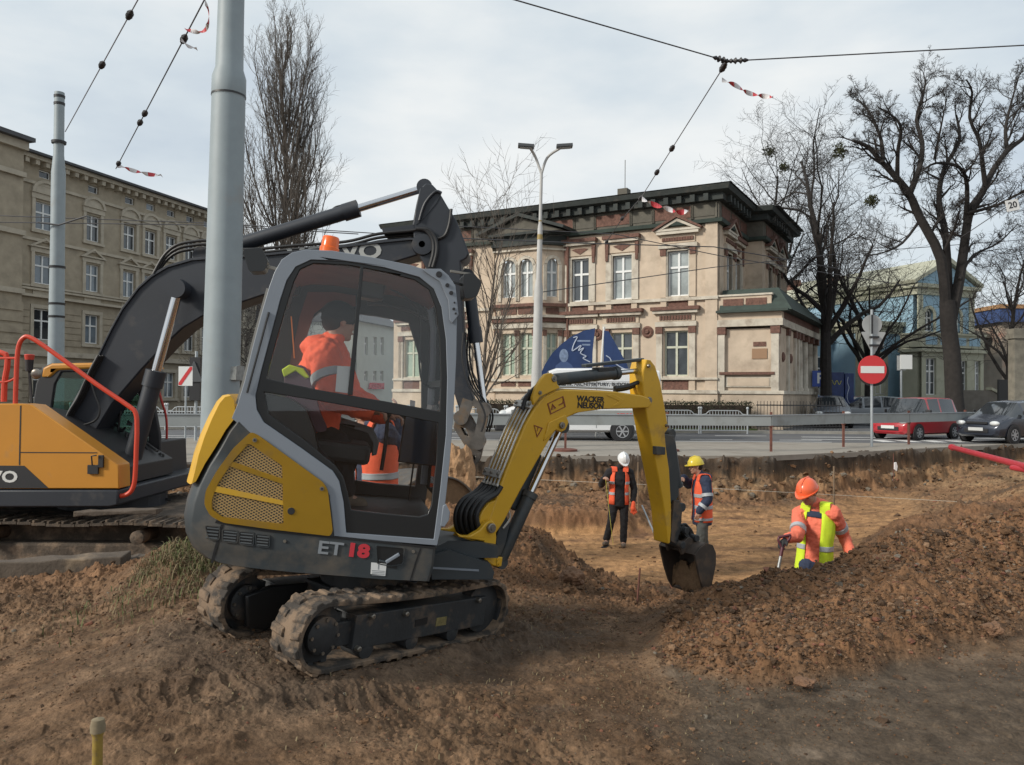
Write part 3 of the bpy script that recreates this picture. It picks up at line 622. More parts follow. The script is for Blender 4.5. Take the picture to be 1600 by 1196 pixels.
po.box((0, .05, 1.8), (4.4, .3, 4.6), stucco); po.box((-.1, -.12, 4.64), (PD+.2, .4, 4.95), vwhite); po.box((0, -.05, 4.95), (PD, .35, 5.3), vred)
for s in (1.6, 3.4, 4.2): po.box((s, -.06, 1.8), (s+.35, .1, 4.3), vwhite); po.box((s-.03, -.1, 4.3), (s+.38, .1, 4.62), vred)
for s in (.8, 2.6): po.lathe([(.22, 0), (.22, .05), (.12, .1)], vred, (s, .05, 3.3), (0, -1, 0), 12)
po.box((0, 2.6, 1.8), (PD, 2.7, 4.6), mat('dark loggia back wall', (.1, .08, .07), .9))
po.prism([(-.35, 5.3), (PD+.5, 5.3), (PD+.1, 6.0), (.35, 6.35)], -.55, 2.6, vgreen, mp=lambda x, y, z: (x, y if z < 5.6 or y > 0 else .15, z))
po.T = None
pr = po.build('porch', villa, smooth=0)
for s in (5.4, 7.0, 8.6, 10.2):
    c = MB(); c.T = RZ90(PU, .12); c.lathe([(.24, 1.8), (.24, 1.92), (.19, 2.0), (.185, 3.2), (.165, 4.3), (.17, 4.32)], vwhite, (s, .15, 0)); c.box((s-.24, -.09, 4.32), (s+.24, .39, 4.62), vred); c.build('column', pr, smooth=40)
# ---- tan corner tenement
tan = mat('tan rendered brick', (.325, .278, .208), .95, nz=(1.4, .18), dirt=((.13, .11, .09), .8, .55, .25, .5), bump=(14, .3, .02))
tan_t = mat('pale tan trim', (.41, .365, .29), .9, nz=(2, .12), dirt=((.15, .13, .1), 1.5, .55, .2, .5))
TF = Fr((-30.2, 50, 0), Matrix(((.30, -.954, 0), (.954, .30, 0), (0, 0, 1))))
tb = empty('tenement', 'tan four storey corner tenement with arched window heads and bracketed cornice', 'building', M4=TF.M)
def tu(px): return TF.onY(px, 520).x
TL = 19.5; wt = MB(); wins = []
for px in (67, 143, 200, 233, 265, 295, 322):
    u = tu(px); hw = .72 if px == 67 else .6
    for z0, z1, k in ((11.8, 13.55, 'a'), (8.35, 10.2, 't'), (4.8, 6.75, 'p'), (1.1, 3.0, 'p'), (15.1, 15.6, 's')): wins.append((u-(hw if k != 's' else .45), u+(hw if k != 's' else .45), z0, z1, k))
holed_wall(wt, -1.2, TL, 0, 16.05, [w_[:4] for w_ in wins], tan)
for z_, o_, h_ in ((3.75, .22, .35), (7.45, .3, .16), (7.9, .2, .12), (8.1, .1, .12), (11.0, .12, .18), (14.55, .12, .18)): wt.box((-1.3, -o_, z_), (TL, 0, z_+h_), tan_t)
# risalit at the left, one step higher
wt.box((-8, -.7, 0), (-1.2, 4, 16.2), tan)
for z_ in (3.75, 7.45, 11.0, 14.55): wt.box((-8, -.9, z_), (-1.15, -.7, z_+.3), tan_t)
for k in range(10): wt.box((-8, -.78, .3+k*.68), (-1.15, -.7, .82+k*.68), tan)
wt.box((-1.2, 3.9, 0), (TL, 12, 15.9), tan)
wt.T = RZ90(TL, 0); wt.box((0, 0, 0), (12, .1, 15.9), tan); wt.T = None
def sur_t(kind):
    def f(s, u0, u1, z0, z1):
        c = (u0+u1)/2; hw = (u1-u0)/2
        if kind == 's': return
        for q in (u0-.26, u1+.02): s.box((q, -.09, z0-.1), (q+.24, .01, z1+.15), tan_t)
        s.box((u0-.32, -.14, z0-.25), (u1+.32, .01, z0-.08), tan_t)
        if kind == 'a':
            r_ = hw+.26; s.box((u0-.32, -.12, z1+.15), (u1+.32, .01, z1+.5), tan_t)
            s.prism([(c+r_*math.cos(math.pi*k/10), z1+.5+r_*.8*math.sin(math.pi*k/10)) for k in range(11)], -.1, 0, tan_t)
            s.prism([[(c+(r_+.1)*math.cos(math.pi*k/10), z1+.5+(r_*.8+.12)*math.sin(math.pi*k/10)) for k in range(11)], [(c+(r_-.12)*math.cos(math.pi*k/10), z1+.56+(r_*.8-.14)*math.sin(math.pi*k/10)) for k in range(11)]], -.2, 0, tan_t)
        elif kind == 't':
            s.box((u0-.32, -.1, z1+.12), (u1+.32, .01, z1+.4), tan_t); s.prism([[(c-hw-.5, z1+.42), (c+hw+.5, z1+.42), (c, z1+1.1)], [(c-hw-.1, z1+.52), (c+hw+.1, z1+.52), (c, z1+.93)]], -.2, 0, tan_t)
            s.box((u0-.1, -.06, z0-.8), (u1+.1, 0, z0-.3), tan_t)
        else: s.box((u0-.26, -.1, z1+.02), (u1+.26, .01, z1+.26), tan_t)
    return f
for w_ in wins:
    k = w_[4]; window(tb, I4, *w_[:4], fm=wframe, pm=_wr.choice([pane_m, pane_d, pane_b, pane_b]), mull=1 if k != 's' else 0, trans=(.62,) if k != 's' else (), surround=sur_t(k) if k != 's' else None)
ru = wt   # rusticated courses on the lower two floors, as slabs between the window columns
cols = sorted([(w_[0]-.3, w_[1]+.3) for w_ in wins if w_[4] == 'p' and w_[2] > 4]); xs_ = [-1.15]+[v for c in cols for v in c]+[TL-.05]
for i in range(0, len(xs_)-1, 2):
    if xs_[i+1]-xs_[i] < .15: continue
    for k in range(17):
        z_ = .3+k*.42
        if 3.2 < z_ < 4.1 or z_ > 7.0: continue
        ru.box((xs_[i], -.05, z_), (xs_[i+1], .0, z_+.36), tan)
wt.build('wall', tb, smooth=0)
ct = MB(); ct.box((-1.2, -.6, 16.0), (TL+.3, 3, 16.25), tan_t); ct.box((-1.3, -.9, 16.25), (TL+.5, 3.2, 16.4), roof_m); ct.box((-8.3, -1.4, 16.7), (-1.0, 4.2, 16.95), roof_m); ct.box((-8.1, -1.0, 16.2), (-1.1, 4, 16.7), tan_t)
u = -.9
while u < TL: ct.box((u, -.5, 15.7), (u+.28, 0, 16.0), tan_t); u += .75
ct.build('cornice', tb, smooth=0)
rf = MB(); rf.prism([(-1.3, 16.3), (TL+.4, 16.3), (TL-1, 16.9), (0, 16.9)], 3.3, 11, roof_m); rf.build('roof', tb, smooth=0)
# ---- lower grey beige row beyond it
gb = mat('grey beige render', (.27, .245, .20), .95, nz=(1.2, .15), dirt=((.17, .15, .12), 1, .55, .2, .5))
RF_ = Fr(TF.M @ Vector((TL+1.2, 1.5, 0)), Matrix(((.42, -.9075, 0), (.9075, .42, 0), (0, 0, 1))))
rb = empty('row_house', 'lower grey beige tenement half hidden behind the cab, beyond the tan one', 'building', M4=RF_.M)
wl = MB(); hs = []
for i in range(8):
    for z0 in (1.3, 4.9, 8.1): hs.append((1.2+i*2.9, 2.3+i*2.9, z0, z0+1.8))
holed_wall(wl, 0, 24.5, 0, 11.3, hs, gb); wl.box((0, .3, 0), (24.5, 9, 11.25), gb)
for z_ in (4.0, 7.3, 10.9): wl.box((0, -.15, z_), (24.5, 0, z_+.2), tan_t)
wl.build('wall', rb, smooth=0)
for h in hs: window(rb, I4, *h, surround=sur_t('p'))
wr = MB(); wr.prism([(-.3, 11.3), (24.8, 11.3), (24.5, 13.2), (0, 13.2)], -.5, 9, roof_m, mp=lambda x, y, z: (x, y if z < 12 or y > 0 else 3, z)); wr.build('roof', rb, smooth=0)
# ---- white shop building with the red letters
ww = mat('white green render', (.48, .50, .46), .9, nz=(1.2, .06))
A0 = atY(563, 500, 56); A1 = atY(622, 500, 62); dx = Vector((A1.x-A0.x, A1.y-A0.y, 0)); Lw = dx.length; dx.normalize()
WF = Fr((A0.x, A0.y, 0), Matrix((dx, Vector((-dx.y, dx.x, 0)), Vector((0, 0, 1)))).transposed())
wb = empty('shop_building', 'white two storey building with red roof lettering seen through the cab glass', 'building', M4=WF.M)
wl = MB(); hs = []
for px in (572, 586, 597):
    u = WF.onY(px, 540).x
    for a, b in ((527, 555), (580, 596)): hs.append((u-.28, u+.3, WF.onY(px, b).z, WF.onY(px, a).z))
zt = WF.onY(585, 507).z; holed_wall(wl, -.5, Lw+.5, 0, zt, hs, ww); wl.box((-.5, .31, 0), (Lw+.5, 8, zt-.02), ww); wl.build('wall', wb, smooth=0)
for h in hs: window(wb, I4, *h, fr=.04)
wr = MB(); wr.prism([(-.8, zt), (Lw+.8, zt), (Lw+.3, zt+2.6), (-.3, zt+2.6)], -.3, 8, roof_m, mp=lambda x, y, z: (x, y if z < zt+1 or y > 0 else 4, z)); wr.build('roof', wb, smooth=0)
redl = mat('red sign letters', (.55, .03, .05), .5)
p = WF.onY(586, 604); text('ASSEUM', .62, redl, wb, Matrix.Translation((p.x, -.12, p.z)) @ Matrix.Rotation(math.pi/2, 4, 'X'), ext=.05, bold=.02, xs=1.1)
# ---- blue house
blue = mat('blue render', (.29, .44, .55), .9, nz=(1, .08), dirt=((.12, .22, .3), 1.1, .56, .2, .5))
bcream = mat('pale yellow stone trim', (.40, .40, .31), .9, nz=(1.5, .1), dirt=((.2, .2, .16), 1.6, .55, .2, .5))
C0 = atY(1433, 600, 52); bd = Vector((.92, .39, 0)).normalized()
BF = Fr((C0.x, C0.y, 0), Matrix((bd, Vector((-bd.y, bd.x, 0)), Vector((0, 0, 1)))).transposed())
bh = empty('blue_house', 'blue villa with cream trim, gable and arched upper windows behind the parked cars', 'house', M4=BF.M)
def bu(px, yl=0): return BF.onY(px, 560, yl).x
def bz(px, py, yl=0): return BF.onY(px, py, yl).z
b = MB(); W1 = bu(1521); zt = 8.7
up = [(bu(1444), bu(1458), 5.85, 7.35, 1), (bu(1488), bu(1500), 5.85, 7.35, 1)]
holed_wall(b, 0, W1, 0, zt, [h[:4] for h in up], blue)
b.T = Matrix.Rotation(math.pi/2, 4, 'Z') @ Matrix.Identity(4); b.T = None
LT = Matrix.Rotation(-math.pi/2, 4, 'Z')   # left face: outward normal is local -x
b.box((.001, .31, 0), (W1, 18, zt), blue)
for z_, o_, h_ in ((5.1, .12, .5), (4.65, .3, .2), (8.25, .12, .45), (zt, .35, .25)):
    b.box((-o_, -o_, z_), (W1+o_, 18, z_+h_), bcream)
for u in (0, W1-.45): b.box((u, -.09, 0), (u+.45, .0, zt-.5), bcream)
b.prism([(-.3, zt+.25), (W1+.3, zt+.25), (W1/2, zt+1.75)], -.05, .6, blue)
b.prism([(-.5, zt+.25), (W1/2, zt+1.8), (W1+.5, zt+.25), (W1+.6, zt+.45), (W1/2, zt+2.1), (-.6, zt+.45)], -.35, 18, bcream)
bwl = b.build('wall', bh, smooth=0)
for h in up: window(bh, I4, *h[:4], arch=True, fr=.08, trans=(.6,), surround=lambda s, u0, u1, z0, z1: s.prism([arch_pts(u0-.2, u1+.2, z0-.1, z1+.2), arch_pts(u0, u1, z0, z1)], -.08, .01, bcream))
fb = MB(); Y0 = -1.6; u0_, u1_ = bu(1440, Y0), bu(1537, Y0)
lw = [(bu(1447, Y0), bu(1463, Y0), 1.7, 4.0), (bu(1500, Y0), bu(1511, Y0), 1.7, 3.9), (bu(1523, Y0), bu(1532, Y0), 1.7, 3.9)]
holed_wall(fb, u0_, u1_, 0, 4.6, lw, bcream, y=Y0); fb.box((u0_, Y0+.31, 0), (u1_, 0, 4.6), bcream)
fb.box((u0_-.2, Y0-.2, 4.4), (u1_+.2, 0, 4.6), bcream); fb.box((u0_, Y0-.05, 4.7), (u1_, 0, 5.5), bcream); fb.box((u0_-.1, Y0-.15, 5.5), (u1_+.1, 0, 5.62), bcream)
for k in range(4): fb.box((u0_+.3+k*1.3, Y0-.07, 4.85), (u0_+1.3+k*1.3, Y0, 5.35), blue)
for a, c_ in ((0, .6), (2.3, 3.4)): fb.box((u0_+a, Y0-.04, 1.2), (u0_+c_, Y0, 4.3), blue) if a else None
fb.box((u0_-.05, Y0-.08, 0), (u1_+.05, 0, 1.0), bcream); fb.build('front_bay', bh, smooth=0)
for h in lw: window(bh, Matrix.Translation((0, Y0, 0)), *h, fr=.06, bars=(.33, .8))
# left wing: blocks stepping back along the left face
lf = MB()
for (x0, x1, y0, y1, zt_) in ((-3.6, -.01, 1.2, 7, 6.2), (-5.6, -3.62, 3.6, 14, 6.0), (-8.6, -5.62, 5.4, 16, 5.0)):
    lf.box((x0, y0, 0), (x1, y1, zt_), blue); lf.box((x0-.35, y0-.35, zt_), (x1+.05, y1, zt_+.28), bcream); lf.box((x0-.1, y0-.1, zt_-.5), (x1, y1, zt_), bcream); lf.box((x0-.12, y0-.12, 0), (x1, y1, .9), bcream)
    lf.box((x0-.06, y0-.06, 0), (x0+.4, y0+.4, zt_-.5), bcream)
lf.build('wing', bh, smooth=0)
window(bh, Matrix.Translation((0, 1.15, 0)), -2.5, -1.6, 1.7, 4.2, y=-.03, surround=lambda s, u0, u1, z0, z1: s.box((u0-.25, -.06, z0-.2), (u1+.25, -.05, z1+.3), bcream))
window(bh, Matrix.Translation((0, 1.15, 0)), -2.6, -1.7, 4.7, 5.5, y=-.03)
window(bh, Matrix.Translation((0, 3.55, 0)), -5.1, -4.3, 2.0, 4.2, y=-.03)
b = MB(); b.loft([[(-.4, .4, 8.96), (W1+.4, .4, 8.96), (W1+.4, 18, 8.96), (-.4, 18, 8.96)], [(1.5, 2.5, 9.9), (W1-1.5, 2.5, 9.9), (W1-1.5, 16, 9.9), (1.5, 16, 9.9)]], roof_m); ro = b.build('roof', bh, smooth=0)
for a, b in ((8.2, 10.6), (12.6, 10.9)): c = MB(); c.box((1.2, a, 9.0), (2.0, a+.8, b), vred); c.build('chimney', ro, smooth=0)
# ---- mural building at the right end
mw = mat('pale mural wall', (.34, .28, .22), .9, nz=(1.2, .15), dirt=((.42, .20, .14), .55, .52, .1, .7))
A0 = atY(1541, 500, 62); A1 = atY(1660, 500, 58)
mb_ = empty('mural_building', 'pale building with faded red murals and a blue fascia at the right edge', 'building', M4=Matrix.Translation((A0.x, 60, 0)))
m1 = MB(); m1.box((0, 0, 0), (9, 10, 7.2), mw); m1.build('wall', mb_, smooth=0)
m1 = MB(); m1.box((-.4, -.4, 7.2), (9.4, 10, 8.2), mat('blue fascia', (.04, .075, .20), .6)); m1.box((-.5, -.5, 8.2), (9.5, 10, 8.5), mat('orange fascia strip', (.4, .22, .1), .7)); m1.build('fascia', mb_, smooth=0)
m1 = MB(); m1.lathe([(2.2, 7.0), (2.0, 7.3), (.2, 7.9)], vgrey, (-1.2, 3, -.9)); m1.build('dome_roof', mb_)
for x, z in ((.9, 4.6), (.9, 2.6), (2.7, 2.6), (2.7, 4.6)):
    m1 = MB(); m1.lathe([(.62, 0), (.62, .02), (.4, .02), (.4, 0)], mat('faded mural red', (.42, .16, .12), .9), (x, -.001, z), (0, -1, 0)); m1.build('mural', mb_)
# ---- stair wall, stone gate pillar and the black board
s_ = MB(); P = atY(1503, 640, 50); s_.T = Matrix.Translation((P.x, 50, 0)); s_.prism([(0, 0), (5.2, 0), (5.2, .3), (1.9, 2.0), (0, 2.0)], 0, .4, mat('grey cement wall', (.17, .155, .135), .95, nz=(2, .2))); s_.prism([(1.8, 2.02), (5.4, .25), (5.4, .42), (1.8, 2.2)], -.1, .5, bcream)
s_.T = None; tag(s_.build('stair_wall', None, 0), 'grey cement stair wall sloping down beside the blue villa', 'wall')
P = atY(1588, 600, 40); s_ = MB(); s_.T = Matrix.Translation((P.x, 40, 0)); ps = mat('weathered pillar stone', (.22, .20, .16), .95, nz=(3, .25), bump=(12, .5, .03))
s_.box((-.26, -.26, 0), (.26, .26, 4.5), ps); s_.box((-.34, -.34, 4.5), (.34, .34, 4.7), ps); s_.box((-.3, -.3, 4.7), (.3, .3, 5.0), ps); s_.box((-.36, -.36, 0), (.36, .36, .8), ps); s_.T = None
tag(s_.build('gate_pillar', None, 0, bevel=.02), 'tall weathered stone gate pillar at the right edge', 'pillar')
P = atY(1573, 600, 44); s_ = MB(); s_.T = Matrix.Translation((P.x, 44, 0)); bk = mat('black board', (.012, .012, .013), .4); s_.box((-.45, 0, .9), (.45, .12, 2.55), bk); s_.box((-.4, .02, 0), (-.3, .1, .9), bk); s_.box((.3, .02, 0), (.4, .1, .9), bk); s_.T = None
tag(s_.build('board', None, 0), 'narrow black notice board left of the stone pillar', 'sign')
# ---------------------------------------------------------------- bare trees
bark_d = mat('dark bark', (.026, .022, .020), .95, nz=(6, .3), bump=(20, .6, .03))
bark_g = mat('grey brown bark', (.085, .07, .058), .95, nz=(6, .3))
bark_t = mat('thin grey twigs', (.10, .085, .072), .95)
mist = mat('mistletoe green', (.06, .065, .03), .9)
def fast_tube(mb, P, rs, n, m):
    b = len(mb.v); k = mb.mi(m); d0 = (P[-1]-P[0])
    if d0.length < 1e-5: return
    d0.normalize(); u = d0.orthogonal().normalized(); v = d0.cross(u)
    cs = [(u*math.cos(2*math.pi*i/n)+v*math.sin(2*math.pi*i/n)) for i in range(n)]
    for p, r_ in zip(P, rs):
        for c in cs: mb.v.append((p.x+c.x*r_, p.y+c.y*r_, p.z+c.z*r_))
    for j in range(len(P)-1):
        for i in range(n):
            a = b+j*n+i; c = b+j*n+(i+1) % n; mb.f.append((a, c, c+n, a+n)); mb.m.append(k)
def rv(rd, s=1): return Vector((rd.gauss(0, s), rd.gauss(0, s), rd.gauss(0, s)))
def side_dir(d, ang, rd):
    u = d.orthogonal().normalized(); u.rotate(Matrix.Rotation(rd.uniform(0, 2*math.pi), 3, d)); return (d*math.cos(ang)+u*math.sin(ang)).normalized()
def grow(mb, p, d, Lg, r, lvl, S, rd):
    n = S['seg'][lvl]; P = [p.copy()]; q = p.copy(); dd = d.copy()
    for i in range(n):
        dd = (dd+rv(rd, S['wig'][lvl])+Vector((0, 0, S['up'][lvl]))).normalized(); q = q+dd*Lg/n; P.append(q.copy())
    rs = [r*(1-.72*i/n) for i in range(n+1)]; fast_tube(mb, P, rs, 6 if r > .06 else (4 if r > .02 else 3), S['bark'] if r > .012 else S['twig'])
    kids(mb, P, rs, Lg, lvl, S, rd)
def kids(mb, P, rs, Lg, lvl, S, rd, cnt=None):
    if lvl+1 >= len(S['seg']): return
    n = len(P)-1; cnt = cnt or S['n'][lvl+1]
    cnt = max(1, int(cnt*rd.uniform(.75, 1.25)))
    for i in range(cnt):
        t = S['st'][lvl+1]+(1-S['st'][lvl+1])*(i+rd.random())/cnt; j = min(int(t*n), n-1); f = t*n-j; p = P[j].lerp(P[j+1], f); r_ = rs[j]*(1-f)+rs[j+1]*f
        d = (P[j+1]-P[j]).normalized(); c = side_dir(d, R(rd.uniform(*S['ang'][lvl+1])), rd)
        grow(mb, p, c, Lg*rd.uniform(*S['lr'][lvl+1])*(1.15-.45*t), max(S['rmin'], min(r_*.62, S.get('cap', 9)/(lvl+1)**1.3)), lvl+1, S, rd)
OAK = dict(seg=[6, 6, 5, 4, 3], wig=[.1, .16, .2, .2, .2], up=[.04, .07, .05, .04, .03], n=[0, 8, 7, 6, 6], st=[0, .3, .2, .12, .1], ang=[(0, 0), (25, 60), (28, 65), (30, 70), (30, 70)], lr=[(1, 1), (.5, .8), (.42, .7), (.4, .65), (.4, .7)], rmin=.0085, bark=bark_d, twig=bark_d, cap=.07)
def tree(name, label, px, py, Y, h, S, r, lean=(0, 0), trunk=.35, group=None, seed=1, cnt=9, balls=()):
    rd = random.Random(seed); B = atY(px, py, Y); B.z = -.05
    t = empty(name, label, 'tree', group, loc=B)
    P = [Vector((lean[0]*(i/6)**1.3*h*trunk, lean[1]*(i/6)*h*trunk, h*trunk*i/6)) for i in range(7)]; rs = [r*(1.25-.25*min(1, i)) * (1-.05*i) for i in range(7)]
    tm = MB(); tm.tube(P, rs, S['bark'], 10); tm.build('trunk', t)
    c = MB(); grow(c, P[-1], (P[-1]-P[-2]).normalized(), h*(1-trunk)*.8, rs[-1]*.95, 0, S, rd)
    for i in range(cnt):
        f = rd.uniform(.65, 1); j = min(int(f*6), 5); p = P[j].lerp(P[j+1], f*6-j)
        grow(c, p, side_dir(Vector((0, 0, 1)), R(rd.uniform(22, 55)), rd), h*(1-trunk)*rd.uniform(.45, .75), rs[j]*.6, 1, S, rd)
    c.build('crown', t, smooth=0)
    for bx, by, br in balls:
        q = atY(bx, by, Y)-B; m = MB()
        for i in range(260): d = rv(rd, 1).normalized(); m.f.append((len(m.v), len(m.v)+1, len(m.v)+2)); m.m.append(m.mi(mist)); a = q+d*br*rd.uniform(.1, 1); e = rv(rd, .09); g = rv(rd, .09); m.v += [tuple(a), tuple(a+e), tuple(a+g)]
        m.build('mistletoe', t, smooth=0)
    return t
# the big forked tree: its limbs follow the photo's, each with a depth of its own
def big_tree():
    rd = random.Random(5); Y = 36; B = atY(1492, 660, Y); B.z = -.05
    t = empty('tree', 'big dark bare tree with a thick forked trunk beside the red car', 'tree', loc=B)
    def path(pts, y0, y1):
        o = []
        for i, (a, b) in enumerate(pts): o.append(atY(a, b, Y+y0+(y1-y0)*i/max(1, len(pts)-1))-B)
        return cr_(o, 3)
    tm = MB(); cw = MB()
    tr = path([(1494, 672), (1491, 620), (1488, 560), (1482, 510), (1480, 470)], 0, 0); tm.tube(tr, [.47-.07*min(1, i/3)-.006*i for i in range(len(tr))], bark_d, 12)
    limbs = [([(1478, 490), (1470, 405), (1437, 340), (1421, 304), (1398, 275), (1379, 255), (1356, 230), (1333, 220)], .29, 0, -1.5), ([(1421, 304), (1437, 262), (1441, 223), (1432, 187), (1442, 150), (1447, 125)], .17, -.5, 1.5),
     ([(1402, 278), (1403, 236), (1408, 203), (1398, 184), (1372, 168)], .12, -.8, -3), ([(1379, 255), (1377, 220), (1359, 177), (1340, 155)], .12, -1.2, -.2), ([(1483, 470), (1478, 372), (1467, 314), (1475, 265), (1499, 220), (1494, 180)], .22, .3, 2.5),
     ([(1486, 500), (1499, 437), (1506, 389), (1515, 333), (1535, 301), (1551, 268), (1574, 236), (1600, 216), (1630, 190)], .30, 0, 2), ([(1509, 345), (1511, 291), (1499, 262), (1463, 255), (1440, 268)], .14, .8, -2), ([(1540, 295), (1535, 255), (1530, 220), (1515, 184), (1519, 145), (1510, 125)], .14, 1, -1),
     ([(1574, 236), (1571, 203), (1580, 161), (1592, 120)], .12, 1.6, 3), ([(1515, 333), (1560, 320), (1600, 300), (1640, 300)], .1, .5, -3), ([(1437, 345), (1410, 380), (1380, 395), (1350, 400)], .08, 0, -2.5), ([(1499, 437), (1520, 400), (1560, 380), (1590, 350)], .09, 0, 3), ([(1470, 405), (1490, 360), (1500, 330)], .1, 0, -2), ([(1460, 250), (1470, 200), (1480, 150)], .08, 1, 0)]
    for pts, r, y0, y1 in limbs:
        P = path(pts, y0, y1); n = len(P)-1; rs = [r*.85*(1-.74*i/n) for i in range(n+1)]; (tm if r > .3 else cw).tube(P, rs, bark_d, 8)
        Lg = sum((P[i+1]-P[i]).length for i in range(n)); kids(cw, P, rs, min(Lg, 4.6)*.62, 0, dict(OAK, n=[0, 10, 6, 6, 6], st=[0, .15, .12, .1, .1], lr=[(1, 1), (.32, .66), (.5, .8), (.4, .65), (.4, .7)], ang=[(0, 0), (20, 55), (25, 60), (30, 65), (30, 65)], wig=[.1, .14, .16, .18, .2]), rd)
    tm.build('trunk', t); cw.build('crown', t, smooth=0)
big_tree()
S2 = dict(OAK, n=[0, 9, 7, 6, 5])
tree('tree', 'tall bare tree with mistletoe balls right of the villa porch', 1290, 650, 42, 16.5, S2, .34, trunk=.38, seed=11, cnt=9, balls=((1311, 236, .5), (1362, 315, .35)))
tree('tree', 'slimmer bare tree behind the no entry sign post', 1357, 650, 45, 12.5, dict(S2, wig=[.12, .2, .22, .22, .2]), .25, trunk=.3, seed=12, cnt=10)
tree('tree', 'bare tree rising behind the villa cornice', 1205, 650, 54, 18.5, S2, .3, trunk=.45, seed=14, cnt=9, balls=((1203, 238, .55), (1224, 262, .4)))
tree('tree', 'bare tree at the right edge behind the numbered plate', 1577, 650, 47, 11.5, S2, .24, trunk=.3, seed=19, cnt=8)
SM = dict(OAK, seg=[6, 6, 4, 3], wig=[.07, .1, .14, .15], up=[.05, .1, .08, .05], n=[0, 8, 7, 6], st=[0, .2, .2, .15], ang=[(0, 0), (18, 42), (25, 50), (25, 55)], lr=[(1, 1), (.6, .9), (.4, .65), (.35, .6)], rmin=.007, bark=bark_g, twig=bark_t)
tree('tree', 'young light brown bare tree in front of the villa left half', 752, 672, 30, 8.9, SM, .11, lean=(.03, 0), trunk=.22, seed=4, cnt=8)
# poplar: many near-vertical limbs
def poplar():
    rd = random.Random(8); Y = 44; B = atY(440, 650, Y); B.z = -.05; h = 22.6
    t = empty('poplar', 'tall narrow bare poplar rising behind the black excavator boom', 'tree', loc=B)
    P = [Vector((0, 0, h*i/14)) for i in range(15)]; P = [p+Vector((.12*math.sin(i), .1*math.cos(i*1.3), 0)) for i, p in enumerate(P)]
    tm = MB(); tm.tube(P[:12], [.26*(1-.07*i) for i in range(12)], bark_g, 8); tm.build('trunk', t)
    S = dict(seg=[8, 7, 4, 3], wig=[.04, .06, .12, .15], up=[.12, .14, .12, .08], n=[0, 12, 6, 5], st=[0, .1, .15, .1], ang=[(0, 0), (10, 32), (20, 45), (20, 50)], lr=[(1, 1), (.26, .42), (.35, .6), (.35, .6)], rmin=.0085, bark=bark_g, twig=bark_t)
    c = MB()
    for i in range(38):
        f = rd.uniform(.08, .92); j = int(f*14); p = P[j]; Lg = (h*(1-f))*rd.uniform(.45, .8)+1.4
        grow(c, p, side_dir(Vector((0, 0, 1)), R(rd.uniform(12, 30)), rd), min(Lg, 8.5), .10*(1-f*.6), 0, S, rd)
    c.build('crown', t, smooth=0)
poplar()
tree('tree', 'low dark bare thorn tree between the grey pole and the cab', 408, 655, 34, 6.5, dict(S2, wig=[.2, .25, .3, .3, .3]), .12, trunk=.15, seed=23, cnt=10)
# ---------------------------------------------------------------- street
asph = mat('asphalt', (.105, .108, .115), .85, nz=(1.2, .12), dirt=((.16, .145, .125), .35, .52, .2, .6), bump=(60, .2, .005))
pavm = mat('concrete paving', (.27, .245, .21), .9, nz=(1.5, .12), dirt=((.17, .14, .11), .7, .52, .2, .7), bump=(25, .2, .01))
kerbm = mat('kerb concrete', (.30, .285, .25), .9, nz=(3, .15))
whitep = mat('white road paint', (.62, .62, .60), .8, nz=(4, .12))
galv = mat('galvanised grey steel', (.34, .37, .39), .55, .3, nz=(3, .12))
rust = mat('rusty red steel', (.14, .055, .04), .85, nz=(8, .3))
blackm = mat('black steel', (.02, .02, .022), .5)
_es = [(p, float(Ye(p))) for p in range(-3000, 2401, 40)]
_rd = random.Random(3)
E_ = [((p-800)/F0*y, y-.05+_rd.uniform(-.06, .07)) for p, y in _es]
def sheet(mb, A, B, z0, z1, m):   # strip between two polylines of equal length, with thickness
    n = len(A); vs = [(x, y, z1) for x, y in A]+[(x, y, z1) for x, y in B]+[(x, y, z0) for x, y in A]+[(x, y, z0) for x, y in B]
    fs = []
    for i in range(n-1): fs += [(i, i+1, n+i+1, n+i), (2*n+i, 2*n+i+1, i+1, i), (n+i, n+i+1, 3*n+i+1, 3*n+i)]
    mb.add(vs, fs, m)
RN = [(x, max(27.2, y+.25)) for x, y in E_]
s_ = MB(); sheet(s_, E_, RN, -.14, .0, pavm); o = s_.build('pavement', None, 20); tag(o, kind='structure')
s_ = MB(); sheet(s_, RN, [(x, max(33.4, y+.1)) for x, y in RN], -.1, -.004, asph); tag(s_.build('road', None, 0), kind='structure')
s_ = MB(); s_.box((-80, 33.4, -.1), (60, 33.6, .11), kerbm); s_.box((-80, 33.6, -.1), (60, 46, .10), pavm); tag(s_.build('far_pavement', None, 0), kind='structure')
s_ = MB(); s_.box((10.8, 33.62, .10), (40, 44, .104), asph); tag(s_.build('parking_yard', None, 0), kind='structure')
s_ = MB(); s_.box((3.0, 33.9, .1), (10.4, 36, .16), mat('verge grass', (.05, .075, .02), .95, nz=(12, .4), bump=(60, 1, .04))); tag(s_.build('verge', None, 0), kind='structure')
s_ = MB()
for x in np.arange(-16, 11, 3.2): s_.box((x, 28.6, -.004), (x+1.5, 28.72, .0), whitep)
for x in np.arange(-16, 9, 4.0): s_.box((x, 31.4, -.004), (x+2, 31.5, .0), whitep)
s_.box((11.2, 30.8, -.004), (26, 31.0, .0), whitep); s_.box((10.6, 29.2, -.004), (19, 29.35, .0), whitep); s_.box((-20, 27.5, -.004), (11, 27.6, .0), whitep)
for k in range(5): s_.box((13.0+k*.9, 28.0, -.004), (13.45+k*.9, 29.0, .0), whitep)
tag(s_.build('road_marking', None, 0), kind='structure')
